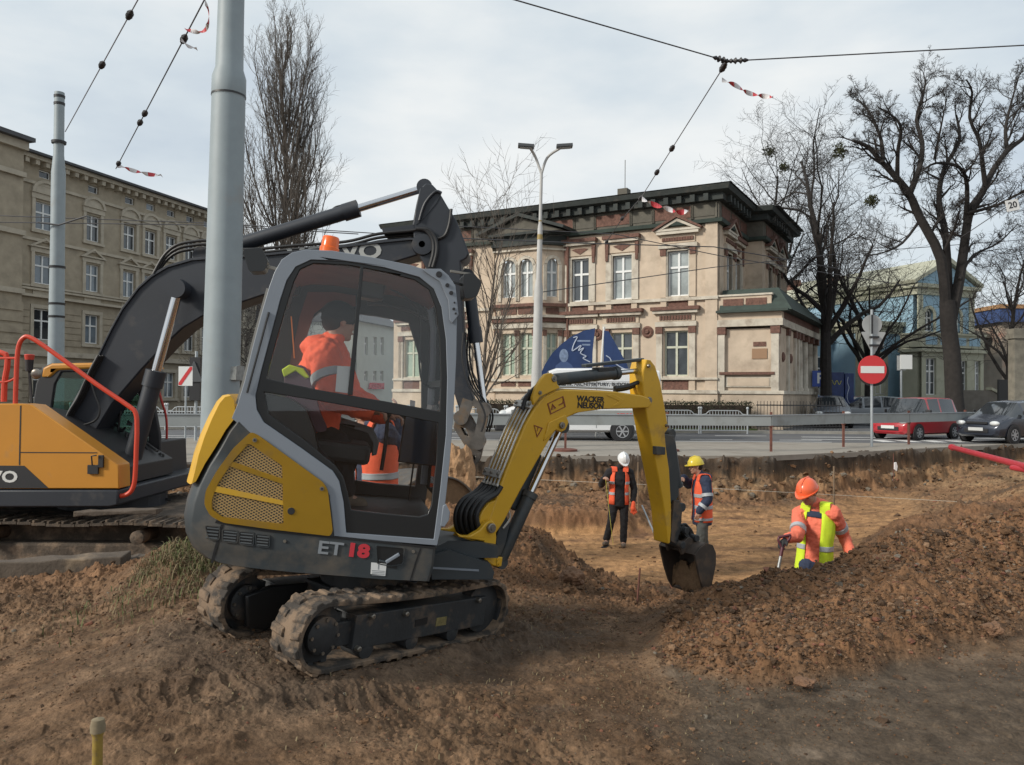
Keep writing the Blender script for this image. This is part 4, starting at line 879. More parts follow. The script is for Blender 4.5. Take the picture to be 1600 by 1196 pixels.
# barrier: rusty posts, grey boards
Pp = []
def edge_pt(px, off): y = float(Ye(px))+off; return Vector(((px-800)/F0*y, y, 0))
for i, px in enumerate((1205, 1318, 1420, 1508, 1587)):
    off = (1.5, 2.4, 2.3, 3.0, 2.0)[i]; Pp.append(edge_pt(px, off))
lft = [edge_pt(px, 1.7) for px in (40, 165, 345, 520, 665, 884, 1043)]
lab = ['rusty red barrier post left of the no entry sign', 'rusty red barrier post next left of the sign pole', 'rusty red barrier post in front of the red car', 'rusty red barrier post in front of the dark car', 'rusty red barrier post at the right edge']
boardm = mat('dull grey barrier board', (.27, .29, .29), .6, nz=(1.5, .08), dirt=((.16, .15, .13), 2, .55, .2, .5))
for i, p in enumerate(Pp):
    s_ = MB(); s_.box((-.03, -.03, -.1), (.03, .03, 1.12), rust); s_.box((-.05, -.05, .7), (.05, .05, .74), rust); o = s_.build('barrier_post', None, 0); o.location = p; tag(o, lab[i], 'post', 'rusty barrier posts')
allp = lft+Pp+[edge_pt(1700, 2)]
for i in range(len(allp)-1):
    a, b = allp[i], allp[i+1]
    s_ = MB(); s_.bar(a+Vector((0, -.05, .88)), b+Vector((0, -.05, .88))-(b-a).normalized()*.02, .025, .30, boardm); s_.bar(a+Vector((0, -.065, 1.03)), b+Vector((0, -.065, 1.03)), .05, .03, galv)
    o = s_.build('barrier_board', None, 0); tag(o, 'grey barrier board, number %s of the row counted from the left along the pit edge' % ('one two three four five six seven eight nine ten eleven twelve thirteen'.split()[i]), 'barrier', 'grey barrier boards')
    if i < len(lft):
        s_ = MB(); s_.box((-.03, -.03, 0), (.03, .03, 1.1), rust); s_.lathe([(.34, .0), (.34, .05), (.28, .07), (.05, .08)], rust, n=18); o = s_.build('barrier_stand', None, 30); o.location = a
        tag(o, 'rusty barrier stand on a round foot, number %s from the left' % ('one two three four five six seven eight'.split()[i]), 'post', 'barrier stands on round feet')
# pedestrian railings
rl = mat('silver painted railing', (.42, .44, .45), .5, .2)
def railing():
    s_ = MB(); W = 1.92
    for x in (0, W): s_.cyl((x, 0, -.1), (x, 0, 1.0), .035, rl, 8); s_.ell((x, 0, 1.05), .06, .06, .06, rl, 6)
    s_.box((0, -.02, .12), (W, .02, .16), rl); s_.box((0, -.02, .74), (W, .02, .78), rl)
    tp = [(.05, .78), (.2, .8), (.32, .92), (.42, .95), (W-.42, .95), (W-.32, .92), (W-.2, .8), (W-.05, .78)]
    s_.tube([(a, 0, b) for a, b in tp], .022, rl, 6)
    for k in range(15):
        x = .13+k*(W-.26)/14; top = .95 if .35 < x < W-.35 else .78; s_.box((x-.012, -.012, .14), (x+.012, .012, top), rl)
    return s_.build('railing', None, 0)
r0 = railing(); k = 0
for x in [-18.2+2*i for i in range(14)]:
    o = r0 if k == 0 else r0.copy()
    if k: COL.objects.link(o)
    o.location = (x, 33.0, 0); k += 1; o['label'] = 'silver pedestrian railing panel, number %s counted from the left beyond the road' % ('one two three four five six seven eight nine ten eleven twelve thirteen fourteen'.split()[k-1]); o['category'] = 'railing'; o['group'] = 'silver pedestrian railing panels'
# hedge
hg = mat('hedge leaves', (.035, .04, .02), .9, nz=(5, .4)); hb = mat('hedge twigs', (.05, .035, .025), .95)
def hedge():
    s_ = MB(); rd = random.Random(2); L0, L1 = -1.6, 10.3
    s_.box((L0, 34.4, .1), (L1, 35.0, 1.15), hb)
    for i in range(15000):
        x = rd.uniform(L0-.1, L1+.1); y = rd.choice([34.3, 35.1, None]); y = rd.uniform(34.3, 35.1) if y is None else y+rd.gauss(0, .05); z = rd.uniform(.12, 1.3) if y < 34.4 or y > 35.0 else 1.22+rd.gauss(0, .05)
        a = Vector((x, y, z)); e = rv(rd, .035); g = rv(rd, .035); k = len(s_.v); s_.v += [tuple(a), tuple(a+e), tuple(a+g)]; s_.f.append((k, k+1, k+2)); s_.m.append(s_.mi(hg))
    o = s_.build('hedge', None, 0, loc=(4.3, 34.7, 0)); tag(o, 'clipped dark hedge along the foot of the old villa', 'hedge')
hedge()
s_ = MB()
for k in range(26): s_.cyl((10.5+k*.14, 34.2, .1), (10.5+k*.14, 34.2, 1.35), .012, blackm, 5)
for z in (.25, 1.15): s_.box((10.45, 34.17, z), (14.1, 34.23, z+.05), blackm)
tag(s_.build('iron_fence', None, 0, loc=(12.3, 34.2, 0)), 'black iron fence in front of the villa porch', 'fence')
# ---- lamp and catenary poles
polem = mat('grey green painted steel', (.255, .30, .32), .55, nz=(5, .07), dirt=((.30, .27, .23), 2.6, .60, .14, .45), bump=(70, .12, .004))
def mast(name, label, px0, py0, px1, py1, Y, secs, base_z=-.05, cat='pole', m=polem):
    # secs: (radius, fraction along the mast)
    b = atY(px0, py0, Y); tpt = atY(px1, py1, Y); d = (tpt-b).normalized(); b2 = b+d*((base_z-b.z)/d.z); Lg = (tpt-b2).length
    t = empty(name, label, cat, loc=b2); s_ = MB(); s_.T = Matrix.Rotation(0, 4, 'X'); q = d.to_track_quat('Z', 'Y').to_matrix().to_4x4(); s_.T = q
    s_.lathe([(r_, f*Lg) for r_, f in secs], m, n=28); s_.build('mast', t, 30); return t, q, Lg, b2, d
t, q, Lg, b2, d = mast('catenary_pole', 'thick grey steel tram pole close behind the small excavator cab', 344, 640, 363, -60, 7.0, [(.162, 0), (.158, .33), (.152, .5), (.142, .775), (.142, .778), (.146, .78), (.144, .81), (.118, .825), (.112, .9), (.108, 1)])
pl = MB(); pl.T = q; zz = Lg*.335
pl.prism([(-.11, zz-.07), (.10, zz-.075), (.12, zz), (.1, zz+.055), (-.02, zz+.06), (-.1, zz+.045)], -.168, -.05, mat('old poster remains', (.27, .28, .27), .95, nz=(30, .25), dirt=((.1, .1, .1), 60, .58, .1, .6))); pl.build('poster_remains', t, 0)
sm = MB(); sm.T = q; sm.lathe([(.147, Lg*.779), (.147, Lg*.782)], blackm, n=28); sm.build('weld_seam', t)
t, q, Lg, b2, d = mast('catenary_pole', 'thin grey tram pole behind the orange excavator at the left', 87, 600, 93, 145, 19.0, [(.19, 0), (.175, .3), (.155, .60), (.155, .78), (.115, .83), (.11, 1)])
for f in (.985, .965, .86): s_ = MB(); s_.T = q; s_.lathe([(.16 if f < .9 else .12, f*Lg), (.165 if f < .9 else .125, f*Lg+.06)], blackm, n=16); s_.build('clamp', t)
for f in (.52, .42, .385): s_ = MB(); s_.T = q; s_.lathe([(.18, f*Lg), (.185, f*Lg+.05)], blackm, n=16); s_.build('clamp', t)
lampm = mat('pale concrete grey lamp post', (.42, .42, .41), .7, nz=(3, .08))
t, q, Lg, b2, d = mast('street_lamp', 'tall pale street lamp with two heads in front of the villa', 838, 600, 846, 272, 24, [(.16, 0), (.155, .28), (.14, .32), (.13, .58), (.085, .62), (.075, .8), (.05, .82), (.045, 1)], cat='street lamp', m=lampm)
lh = mat('dark grey lamp head', (.08, .085, .09), .5, .3)
s_ = MB(); s_.T = q; s_.lathe([(.09, Lg*.76), (.05, Lg*.82), (.052, Lg*.83)], mat('yellowed lamp collar', (.3, .22, .08), .7), n=12); s_.build('collar', t)
for sx, (hx, hy) in ((-1, (822, 229)), (1, (882, 229))):
    e = atY(hx, hy, 24-.3)-b2; a0 = d*Lg; s_ = MB(); s_.tube(cr_([a0, a0+Vector((sx*.18, 0, .5)), e+Vector((-sx*.12, 0, -.05))], 5), [.04]*11, lampm, 8); s_.build('arm', t)
    s_ = MB(); s_.box((e.x-.24, e.y-.14, e.z-.04), (e.x+.24, e.y+.14, e.z+.05), lh, rot=Matrix.Rotation(-sx*R(4), 3, 'Y')); s_.box((e.x-.18, e.y-.1, e.z-.06), (e.x+.18, e.y+.1, e.z-.04), galv, rot=Matrix.Rotation(-sx*R(4), 3, 'Y')); s_.build('lamp_head', t, 0, bevel=.02)
# ---- signs
signw = mat('sign white', (.66, .67, .66), .45); signr = mat('sign red', (.55, .035, .04), .45); signb = mat('sign grey back', (.36, .37, .37), .5, .2, nz=(3, .1)); signbl = mat('sign blue', (.02, .06, .30), .45)
def pt(px, py, Y): return atY(px, py, Y)
B = pt(1362, 698, 25.3); t = empty('road_sign', 'red no entry sign below the backs of a round and a triangular sign', 'sign', loc=(B.x, B.y, 0))
s_ = MB(); s_.cyl((0, 0, -.1), (0, 0, pt(1363, 484, 25.3).z), .04, galv, 10); s_.build('sign_post', t)
c = pt(1361, 578, 25.3)-Vector((B.x, B.y, 0)); s_ = MB(); s_.lathe([(.45, 0), (.45, .03), (.0, .03)], signr, (c.x, -.07, c.z), (0, -1, 0), 32); sg = s_.build('no_entry_disc', t)
s_ = MB(); s_.box((c.x-.37, -.108, c.z-.11), (c.x+.37, -.100, c.z+.11), signw); s_.build('white_bar', sg, 0)
s_ = MB(); s_.lathe([(.46, 0), (.46, .03), (.0, .03)], blackm, (c.x+.14, .16, c.z-.06), (.3, 1, 0), 28); s_.build('second_disc', t)
c = pt(1364, 507, 25.3)-Vector((B.x, B.y, 0)); s_ = MB(); s_.lathe([(.31, 0), (.31, .03), (.0, .03)], signb, (c.x, .05, c.z), (0, 1, 0), 28); s_.box((c.x-.07, -.06, c.z-.3), (c.x-.02, .05, c.z+.3), blackm); s_.build('round_sign_back', t)
c = pt(1366, 535, 25.3)-Vector((B.x, B.y, 0)); s_ = MB(); s_.prism(rnd([(c.x-.4, c.z+.33), (c.x+.4, c.z+.33), (c.x, c.z-.42)], .07), .04, .07, signb)
for z in (.16, -.1): s_.box((c.x-.14, -.05, c.z+z-.03), (c.x+.14, .035, c.z+z+.03), blackm)
s_.build('triangle_sign_back', t, 0)
B = pt(289, 650, 24); t = empty('road_sign', 'square white sign with a red diagonal stroke left of the thick pole', 'sign', loc=(B.x, B.y, 0)); c = pt(289, 588, 24)
s_ = MB(); s_.cyl((0, .04, -.1), (0, .04, c.z), .03, galv, 8); s_.build('sign_post', t)
s_ = MB(); s_.box((-.21, -.0, c.z-.29), (.21, .02, c.z+.29), signw); s2 = s_.build('sign_board', t, 0); s_ = MB(); s_.prism([(-.2, c.z-.27), (-.12, c.z-.27), (.2, c.z+.2), (.2, c.z+.28), (.13, c.z+.28), (-.2, c.z-.2)], -.006, -.0005, signr); s_.build('red_stroke', s2, 0)
B = pt(306, 650, 26); t = empty('traffic_signal', 'dark traffic signal seen from behind, beside the thick pole', 'traffic light', loc=(B.x, B.y, 0)); s_ = MB(); s_.cyl((0, 0, -.1), (0, 0, 2.9), .05, galv, 8); s_.build('signal_post', t)
s_ = MB(); s_.box((-.16, -.16, 1.3), (.18, .1, 2.7), blackm); s_.prism(rnd([(-.28, 1.9), (.28, 1.9), (0, 2.6)], .08), -.2, -.17, lh); s_.build('signal_housing', t, 0, bevel=.03)
B = pt(1281, 650, 42); t = empty('parking_sign', 'small blue parking sign beside the blue information pillar', 'sign', loc=(B.x, B.y, 0)); c = pt(1281, 592, 42); s_ = MB(); s_.cyl((0, 0, 0), (0, 0, c.z+.4), .04, galv, 8); s_.build('sign_post', t)
s_ = MB(); s_.box((-.42, -.06, c.z-.42), (.42, -.03, c.z+.42), signbl); bo = s_.build('sign_board', t, 0); text('P', .75, signw, bo, wall_m(0, -.063, c.z), bold=.02)
B = pt(1309, 650, 43); t = empty('information_pillar', 'dark blue advertising pillar between the villa and blue house', 'pillar', loc=(B.x, B.y, 0)); db = mat('dark blue print', (.012, .03, .12), .4, nz=(3, .4))
s_ = MB(); s_.box((-.68, -.3, 0), (.22, .3, 2.85), db); s_.build('pillar_body', t, 0, bevel=.02); s_ = MB(); s_.box((.24, -.36, 0), (.72, .25, 2.8), db); s_.build('pillar_wing', t, 0, bevel=.02)
sw = mat('pale blue scribble', (.45, .5, .6), .5)
rd = random.Random(4)
for k in range(2):
    s_ = MB(); P = [Vector((.48+rd.uniform(-.15, .15), -.365, 2.6-.28*i)) for i in range(9)] if k else [Vector((-.5+.07*i, -.305, 2.3+.12*math.sin(i*1.7))) for i in range(9)]; s_.tube(cr_(P, 4), .018, sw if k else mat('yellow print', (.5, .45, .05), .5), 4); s_.build('print', t)
B = pt(1408, 650, 38); t = empty('road_sign', 'white framed sign on a thin post in front of the blue house', 'sign', loc=(B.x, B.y, 0)); c = pt(1411, 566, 38); s_ = MB(); s_.cyl((0, 0, 0), (0, 0, c.z+.2), .05, galv, 8); s_.build('sign_post', t)
s_ = MB(); s_.box((-.08, -.1, c.z-.34), (.48, -.06, c.z+.34), signw); s_.box((-.2, -.05, c.z-.4), (.2, .0, c.z+.3), signb); s_.build('sign_board', t, 0)
# ---- banner flags behind the van
navy = mat('navy banner cloth', (.016, .040, .125), .7, nz=(1.5, .2))
def cloth(name, pts, Y, label, m, amp=.12):
    b = MB(); F_ = [atY(a, c_, Y) for a, c_ in pts]; cx = sum((p.x for p in F_))/len(F_); cz = min(p.z for p in F_)
    poly = [(p.x-cx, p.z) for p in F_]
    b.prism(poly, -.006, .006, m); o = b.build(name, None, 60); o.location = (cx, Y, 0)
    sb = o.modifiers.new('grid', 'REMESH'); o.modifiers.remove(sb)
    tag(o, label, 'flag', 'navy advertising flags'); return o, cx
pts = [(844, 592), (846, 582), (852, 569), (863, 552), (877, 538), (893, 526), (912, 517), (930, 513), (928, 530), (926, 550), (925, 592)]
f1, cx1 = cloth('advertising_flag', pts, 30, 'larger navy flag with a pale portrait and scribbled signature', navy)
pts = [(944, 517), (951, 518), (960, 534), (970, 552), (980, 570), (986, 592), (942, 592)]
f2, cx2 = cloth('advertising_flag', pts, 30, 'smaller navy flag right of the white flag pole', navy)
s_ = MB(); a, b_ = atY(944, 511, 30.05), atY(938, 592, 30.05); b3 = b_+(b_-a)*((b_.z)/(a.z-b_.z)); s_.tube([b3, a], .045, mat('white flag pole', (.6, .6, .58), .5), 8); tag(s_.build('flag_pole', None, loc=tuple(b3)), 'slanting white pole between the two navy flags', 'pole')
rd = random.Random(9)
sg_ = MB(); P = [atY(x, y, 29.98) for x, y in ((896, 528), (902, 527), (897, 537), (894, 548), (899, 546), (908, 540), (904, 548), (912, 544), (907, 552), (916, 557), (911, 560), (922, 566))]; sg_.tube([p-Vector((cx1, 30, 0)) for p in cr_(P, 4)], .022, sw, 5); sg_.build('signature', f1)
pm = mat('pale print blue', (.20, .26, .38), .8, nz=(8, .3)); sg_ = MB()
c = atY(881, 556, 30); q = Vector((c.x-cx1, -.012, c.z)); sg_.ell(q, .17, .008, .25, pm, 8); sg_.prism([(q.x-.42, q.z-.75), (q.x+.5, q.z-.75), (q.x+.3, q.z-.35), (q.x+.08, q.z-.2), (q.x-.08, q.z-.2), (q.x-.3, q.z-.38)], -.011, -.007, mat('mid print blue', (.06, .10, .22), .8)); sg_.ell(q+Vector((.05, 0, -.6)), .1, .012, .06, pm, 6); sg_.build('portrait', f1, 40)
sg_ = MB()
for k, (x, y, l) in enumerate(((912, 533, .5), (916, 539, .3))): c = atY(x, y, 30); sg_.box((c.x-cx1-l/2, -.01, c.z-.03), (c.x-cx1+l/2, -.007, c.z+.03), pm)
sg_.build('small_print', f1, 0)
sg_ = MB(); P = [atY(x, y, 29.98) for x, y in ((947, 556), (953, 560), (956, 566), (962, 569), (970, 574), (978, 578))]; sg_.tube([p-Vector((cx2, 30, 0)) for p in cr_(P, 4)], .02, sw, 5); sg_.build('signature', f2)
# ---------------------------------------------------------------- vehicles
tyre = mat('tyre rubber', (.022, .022, .024), .85); rim = mat('wheel rim', (.40, .41, .43), .4, .4); cglass = mat('car window glass', (.03, .035, .04), .05, spec=.9); clight = mat('headlight glass', (.6, .62, .62), .1, spec=.8); plate = mat('number plate', (.62, .63, .62), .5); blackp = mat('black plastic', (.018, .018, .02), .55); taill = mat('tail light red', (.35, .01, .015), .2)
def wheel(par, x, y, r, side, wd=.19, spokes=7):
    o = MB(); o.lathe([(r*.62, -wd/2), (r*.95, -wd/2), (r, -wd/3), (r, wd/3), (r*.95, wd/2), (r*.62, wd/2)], tyre, (x, y, r), (0, side, 0), 24); w_ = o.build('wheel', par)
    i = MB(); i.lathe([(r*.66, wd*.40), (r*.64, wd*.515), (r*.58, wd*.50), (r*.52, wd*.455), (.001, wd*.455)], rim, (x, y, r), (0, side, 0), 20)
    for k in range(spokes):
        a = 2*math.pi*k/spokes; i.bar((x, y+side*wd*.47, r), (x+math.cos(a)*r*.6, y+side*wd*.48, r+math.sin(a)*r*.6), .045, .02, rim, up=(0, 1, 0))
    i.lathe([(r*.16, wd*.3), (r*.14, wd*.56), (.001, wd*.56)], rim, (x, y, r), (0, side, 0), 12); i.build('rim', w_)
def car(name, label, cat, paint, st, M4, wheels, wr, parts=None, group=None):
    """st: stations (x, half width, z low, z belt, z top, half width top, cabin flag 0 body / 1 glass / 2 pillar after this one)"""
    t = empty(name, label, cat, group, M4=M4); mb = MB(); rings = []
    for (x, hw, zl, zb, zt, ht, g) in st:
        zm = zl+(zb-zl)*.45; rr = [(hw*.80, zl), (hw*.97, zl+.06), (hw, zm), (hw*.985, zb-.04), (hw*.95, zb), (ht, zt-.03), (ht*.9, zt), (ht*.4, zt+.02)]
        rings.append([(x, -a, z) for a, z in rr]+[(x, a, z) for a, z in rr[::-1]])
    n = 16; vs = [p for r_ in rings for p in r_]; gl = MB()
    for i in range(len(rings)-1):
        g = st[i][6]
        for j in range(n):
            a, b = i*n+j, i*n+(j+1) % n; q = [vs[a], vs[b], vs[b+n], vs[a+n]]
            sideg = g == 1 and j in (4, 10); front = g == 3 and j in (4, 5, 6, 7, 8, 9, 10)
            mb.add(q, [(0, 1, 2, 3)], cglass if (sideg or front) else paint)
    for k, r_ in ((0, rings[0]), (1, rings[-1])): mb.add(r_, [tuple(range(n))] if k else [tuple(range(n))[::-1]], paint)
    bo = mb.build('body', t, 0); me = bo.data; bm = bmesh.new(); bm.from_mesh(me); bmesh.ops.remove_doubles(bm, verts=bm.verts, dist=.002); bmesh.ops.recalc_face_normals(bm, faces=bm.faces); bm.to_mesh(me); bm.free()
    me.polygons.foreach_set('use_smooth', [True]*len(me.polygons)); me.set_sharp_from_angle(angle=R(32))
    hw = max(s[1] for s in st)
    for x in wheels:
        for sd in (-1, 1):
            a = MB(); a.lathe([(wr*1.16, 0), (wr*1.16, .012), (.001, .012)], blackp, (x, sd*(hw-.008), wr*1.02), (0, sd, 0), 24); a.build('wheel_arch', t); wheel(t, x, sd*(hw-.075), wr, sd)
    if parts: parts(t)
    return t
def heading(px, py, Y, ang, z=0.0): P = atY(px, py, Y); return Matrix.Translation((P.x, P.y, z)) @ Matrix.Rotation(R(ang), 4, 'Z')
def front_bits(L_, hw, zh, grille=True, lw=.34, bumper=True, dx=0):
    def f(t):
        for sd in (-1, 1):
            s_ = MB(); s_.ell((L_/2-.07, sd*(hw-.26), zh), .10, lw/2, .085, clight, 8); s_.build('headlight', t)
            s_ = MB(); s_.box((L_*.16, sd*(hw+.02)-.06, 1.0*zh+.30), (L_*.16+.12, sd*(hw+.1)+.06, zh+.44), blackp); s_.build('wing_mirror', t, 0, bevel=.03)
            s_ = MB(); s_.box((-L_/2-.01, sd*(hw-.2)-.09, zh-.02), (-L_/2+.12, sd*(hw-.2)+.09, zh+.22), taill); s_.build('tail_light', t, 0, bevel=.02)
        s_ = MB(); s_.box((L_/2-.03, -.42, zh-.33), (L_/2+.035, .42, zh-.19), blackp); s_.box((L_/2-.05, -.38, zh-.03), (L_/2+.015, .38, zh+.05), blackp); s_.build('grille', t, 0, bevel=.01)
        s_ = MB(); s_.box((L_/2+.035, -.26, zh-.26), (L_/2+.045, .26, zh-.15), plate); s_.build('number_plate', t, 0)
    return f
redc = mat('tomato red car paint', (.38, .022, .03), .3, coat=.6); bluec = mat('dark blue grey car paint', (.035, .042, .06), .25, .4, coat=.7); silv = mat('silver grey car paint', (.22, .24, .26), .3, .4, coat=.6); gcar = mat('grey blue car paint', (.09, .105, .13), .3, .3, coat=.6); wht = mat('white van paint', (.70, .71, .72), .4, coat=.4, nz=(1, .03)); greyv = mat('grey van lower paint', (.27, .28, .27), .5, nz=(2, .08))
hatch = [(-1.74, .66, .35, .85, .9, .5, 0), (-1.70, .76, .22, .88, .95, .62, 3), (-1.42, .80, .2, .90, 1.50, .56, 2), (-1.30, .80, .2, .90, 1.53, .58, 1), (-.42, .81, .2, .89, 1.55, .60, 2), (-.34, .81, .2, .89, 1.55, .60, 1), (.30, .81, .2, .88, 1.53, .59, 2), (.40, .81, .2, .88, 1.51, .58, 3), (.98, .80, .2, .87, .95, .62, 0), (1.45, .77, .2, .78, .84, .6, 0), (1.68, .70, .22, .66, .70, .5, 0), (1.76, .6, .3, .55, .58, .4, 0)]
car('parked_car', 'small red hatchback with square tail stopped behind the barrier', 'car', redc, hatch, heading(1432, 655, 30.4, 211, -.01), (-1.12, 1.12), .28, front_bits(3.5, .8, .68))
sedan = [(-2.0, .66, .35, .9, .95, .5, 0), (-1.95, .8, .24, .95, 1.0, .62, 3), (-1.55, .85, .2, .95, 1.36, .55, 2), (-1.42, .86, .2, .95, 1.42, .57, 1), (-.35, .87, .2, .92, 1.48, .60, 2), (-.27, .87, .2, .92, 1.48, .60, 1), (.50, .87, .2, .90, 1.42, .58, 2), (.60, .87, .2, .90, 1.40, .57, 3), (1.25, .86, .2, .90, .97, .66, 0), (1.7, .83, .2, .80, .86, .62, 0), (1.95, .76, .24, .68, .72, .5, 0), (2.03, .66, .3, .55, .58, .4, 0)]
car('parked_car', 'dark blue grey hatchback cut by the right edge of the street', 'car', bluec, sedan, heading(1581, 655, 28.6, 207, -.01), (-1.28, 1.3), .31, front_bits(4.06, .86, .70))
car('parked_car', 'silver grey hatchback parked behind the red car', 'car', silv, sedan, heading(1362, 640, 41, 168, .1), (-1.28, 1.3), .31, front_bits(4.06, .86, .70))
car('parked_car', 'grey blue estate car facing the street beside the villa', 'car', gcar, sedan, heading(1297, 645, 38.5, 252, .1), (-1.28, 1.3), .31, front_bits(4.06, .86, .70))
car('parked_car', 'dark red car mostly hidden behind the silver hatchback', 'car', mat('dark wine car paint', (.10, .012, .02), .3, coat=.6), sedan, heading(1338, 640, 46, 240, .1), (-1.28, 1.3), .31, front_bits(4.06, .86, .70))
# van: heading left, 5.4 m
def van():
    Lv = 5.6; P = atY(1033, 690, 27.2); T = Matrix.Translation((P.x-Lv/2, 27.2+.95, -.004)) @ Matrix.Rotation(math.pi, 4, 'Z')
    t = empty('delivery_van', 'white panel van with dark lettering and grey lower side behind the boom', 'van', M4=T)
    st = [(-2.8, .9, .4, 1.0, 2.30, .78, 0), (-2.75, .94, .3, 1.1, 2.42, .84, 0), (-1.0, .96, .3, 1.1, 2.48, .86, 0), (.75, .96, .3, 1.1, 2.46, .85, 0), (1.02, .96, .3, 1.1, 2.36, .80, 3), (1.95, .94, .3, 1.12, 1.22, .74, 0), (2.45, .9, .3, .95, 1.05, .66, 0), (2.72, .84, .34, .72, .78, .55, 0), (2.8, .7, .4, .6, .62, .45, 0)]
    mb = MB(); rings = []
    for (x, hw, zl, zb, zt, ht, g) in st:
        rr = [(hw*.85, zl), (hw, zl+.08), (hw, (zl+zb)/2), (hw, zb-.02), (hw, zb), (ht, zt-.05), (ht*.88, zt), (ht*.4, zt+.03)]; rings.append([(x, -a, z) for a, z in rr]+[(x, a, z) for a, z in rr[::-1]])
    for i in range(len(rings)-1):
        for j in range(16):
            q = [rings[i][j], rings[i][(j+1) % 16], rings[i+1][(j+1) % 16], rings[i+1][j]]; g = st[i][6]; mb.add(q, [(0, 1, 2, 3)], cglass if g == 3 and 4 <= j <= 10 else (greyv if j in (0, 1, 13, 14) and False else wht))
    mb.add(rings[0], [tuple(range(16))[::-1]], wht); mb.add(rings[-1], [tuple(range(16))], wht)
    o = mb.build('body', t, 0); bm = bmesh.new(); bm.from_mesh(o.data); bmesh.ops.remove_doubles(bm, verts=bm.verts, dist=.002); bmesh.ops.recalc_face_normals(bm, faces=bm.faces); bm.to_mesh(o.data); bm.free(); o.data.polygons.foreach_set('use_smooth', [True]*len(o.data.polygons)); o.data.set_sharp_from_angle(angle=R(30))
    # local +y faces the viewer after the half turn
    s_ = MB(); s_.box((-2.7, .955, .78), (2.3, .975, 1.05), greyv); s_.build('grey_band', t, 0, bevel=.005)
    s_ = MB(); s_.box((-1.35, .955, .62), (1.7, .98, .70), blackp); s_.build('rub_strip', t, 0, bevel=.008)
    s_ = MB(); s_.box((1.0, .90, 1.2), (1.75, .965, 1.75), cglass, ); s_.build('side_window', t, 0, bevel=.04)
    s_ = MB(); s_.box((2.3, -.8, .32), (2.86, .9, .62), blackp); s_.build('bumper', t, 0, bevel=.06)
    s_ = MB()
    for x in (.85, -.6): s_.box((x, .962, .45), (x+.012, .966, 2.1), blackp)
    s_.box((-2.7, .93, 2.02), (.8, .95, 2.03), blackp); s_.build('door_seam', t, 0)
    for sd in (-1, 1):
        s_ = MB(); s_.ell((2.58, sd*.72, .88), .16, .14, .13, clight, 8); s_.build('headlight', t); s_ = MB(); s_.box((1.75, sd*1.0-.08, 1.2), (1.87, sd*1.0+.08, 1.5), blackp); s_.build('wing_mirror', t, 0, bevel=.03)
        for x in (-1.48, 1.75):
            a = MB(); a.lathe([(.42, 0), (.42, .012), (.001, .012)], blackp, (x, sd*.957, .36), (0, sd, 0), 24); a.build('wheel_arch', t); wheel(t, x, sd*.885, .34, sd, .2, 6)
    MT = Matrix(((-1, 0, 0, 0), (0, 0, 1, 0), (0, 1, 0, 0), (0, 0, 0, 1)))
    def tx(s, size, x, z, m, y, xs=1.0): text(s, size, m, t, Matrix.Translation((x, y, z)) @ MT, ext=.002, bold=.004, xs=xs)
    tx('ZABYTKÓW, ARCHITEKTURY, BUDOWN', .165, -.35, 1.93, blackp, .932, 1.0); tx('amos', .24, -1.55, .915, signr, .978, 1.0)
    return t
van()
# ---------------------------------------------------------------- overhead wires
wirem = mat('wire', (.05, .05, .055), .6); insm = mat('insulator', (.02, .018, .02), .5); wirel = mat('pale steel wire', (.22, .22, .24), .5, .5)
tr_ = mat('tape red', (.5, .04, .05), .5); tw_ = mat('tape white', (.62, .60, .60), .5)
def wpt(px, py, z): return atZ(px, py, z)
def sag(a, b, s=0, n=10): return [a.lerp(b, i/n)-Vector((0, 0, s*4*(i/n)*(1-i/n))) for i in range(n+1)]
def wire(label, pts, r=.012, m=wirem, ins=(), s=0, group=None):
    t = empty('overhead_wire', label, 'wire', group, loc=tuple(pts[0])); o = pts[0]; k = MB()
    P = []
    for i in range(len(pts)-1): P += sag(pts[i]-o, pts[i+1]-o, s)[(1 if i else 0):]
    k.tube(P, r, m, 5); k.build('cable', t)
    for p, d in ins:
        d = d.normalized(); q = MB(); q.lathe([(.015, -.17), (.045, -.12), (.022, -.09), (.06, -.04), (.025, -.015), (.025, .015), (.06, .05), (.022, .08), (.04, .12), (.015, .18)], insm, p-o, d, 10)
        q.build('insulator', t, 50)
    return t
def ribbon(label, P, wd=.07, up=(0, 0, 1), step=.16):
    P = cr_(P, 8); o = P[0].copy(); mb = MB(); acc = 0; up = Vector(up)
    for i in range(len(P)-1):
        a, b = P[i], P[i+1]; acc += (b-a).length; tw = up*math.cos(i*.35)+Vector((.2, .6, 0))*math.sin(i*.35); h = tw.normalized()*wd/2; h2 = (up*math.cos((i+1)*.35)+Vector((.2, .6, 0))*math.sin((i+1)*.35)).normalized()*wd/2
        e = Vector((0, .003, 0)); m = tr_ if int(acc/step) % 2 else tw_; q = [a-h-o, b-h2-o, b+h2-o, a+h-o]; mb.add([*q, *[v+e for v in q]], [(0, 1, 2, 3), (7, 6, 5, 4)], m)
    x = mb.build('warning_tape', None, 0); x.location = o; tag(x, label, 'tape', 'red and white warning tapes')
a, b = atY(102, 206, 18.9), wpt(232, -30, 7.9); d = b-a
def onw(a, b, px, py):   # nearest point of the wire to the pixel ray
    best = min((a.lerp(b, i/200) for i in range(201)), key=lambda p: (lambda v: (800+F0*v.x/-v.z-px)**2+(598-F0*v.y/-v.z-py)**2)(MC.to_3x3().inverted() @ (p-CAM))); return best
wire('span wire from the thin left pole up past the top edge', [a, b], .011, wirel, [(onw(a, b, 205, 25), d), (onw(a, b, 161, 103), d)])
a, b = wpt(181, 264, 7.4), wpt(330, -20, 7.6); d = b-a
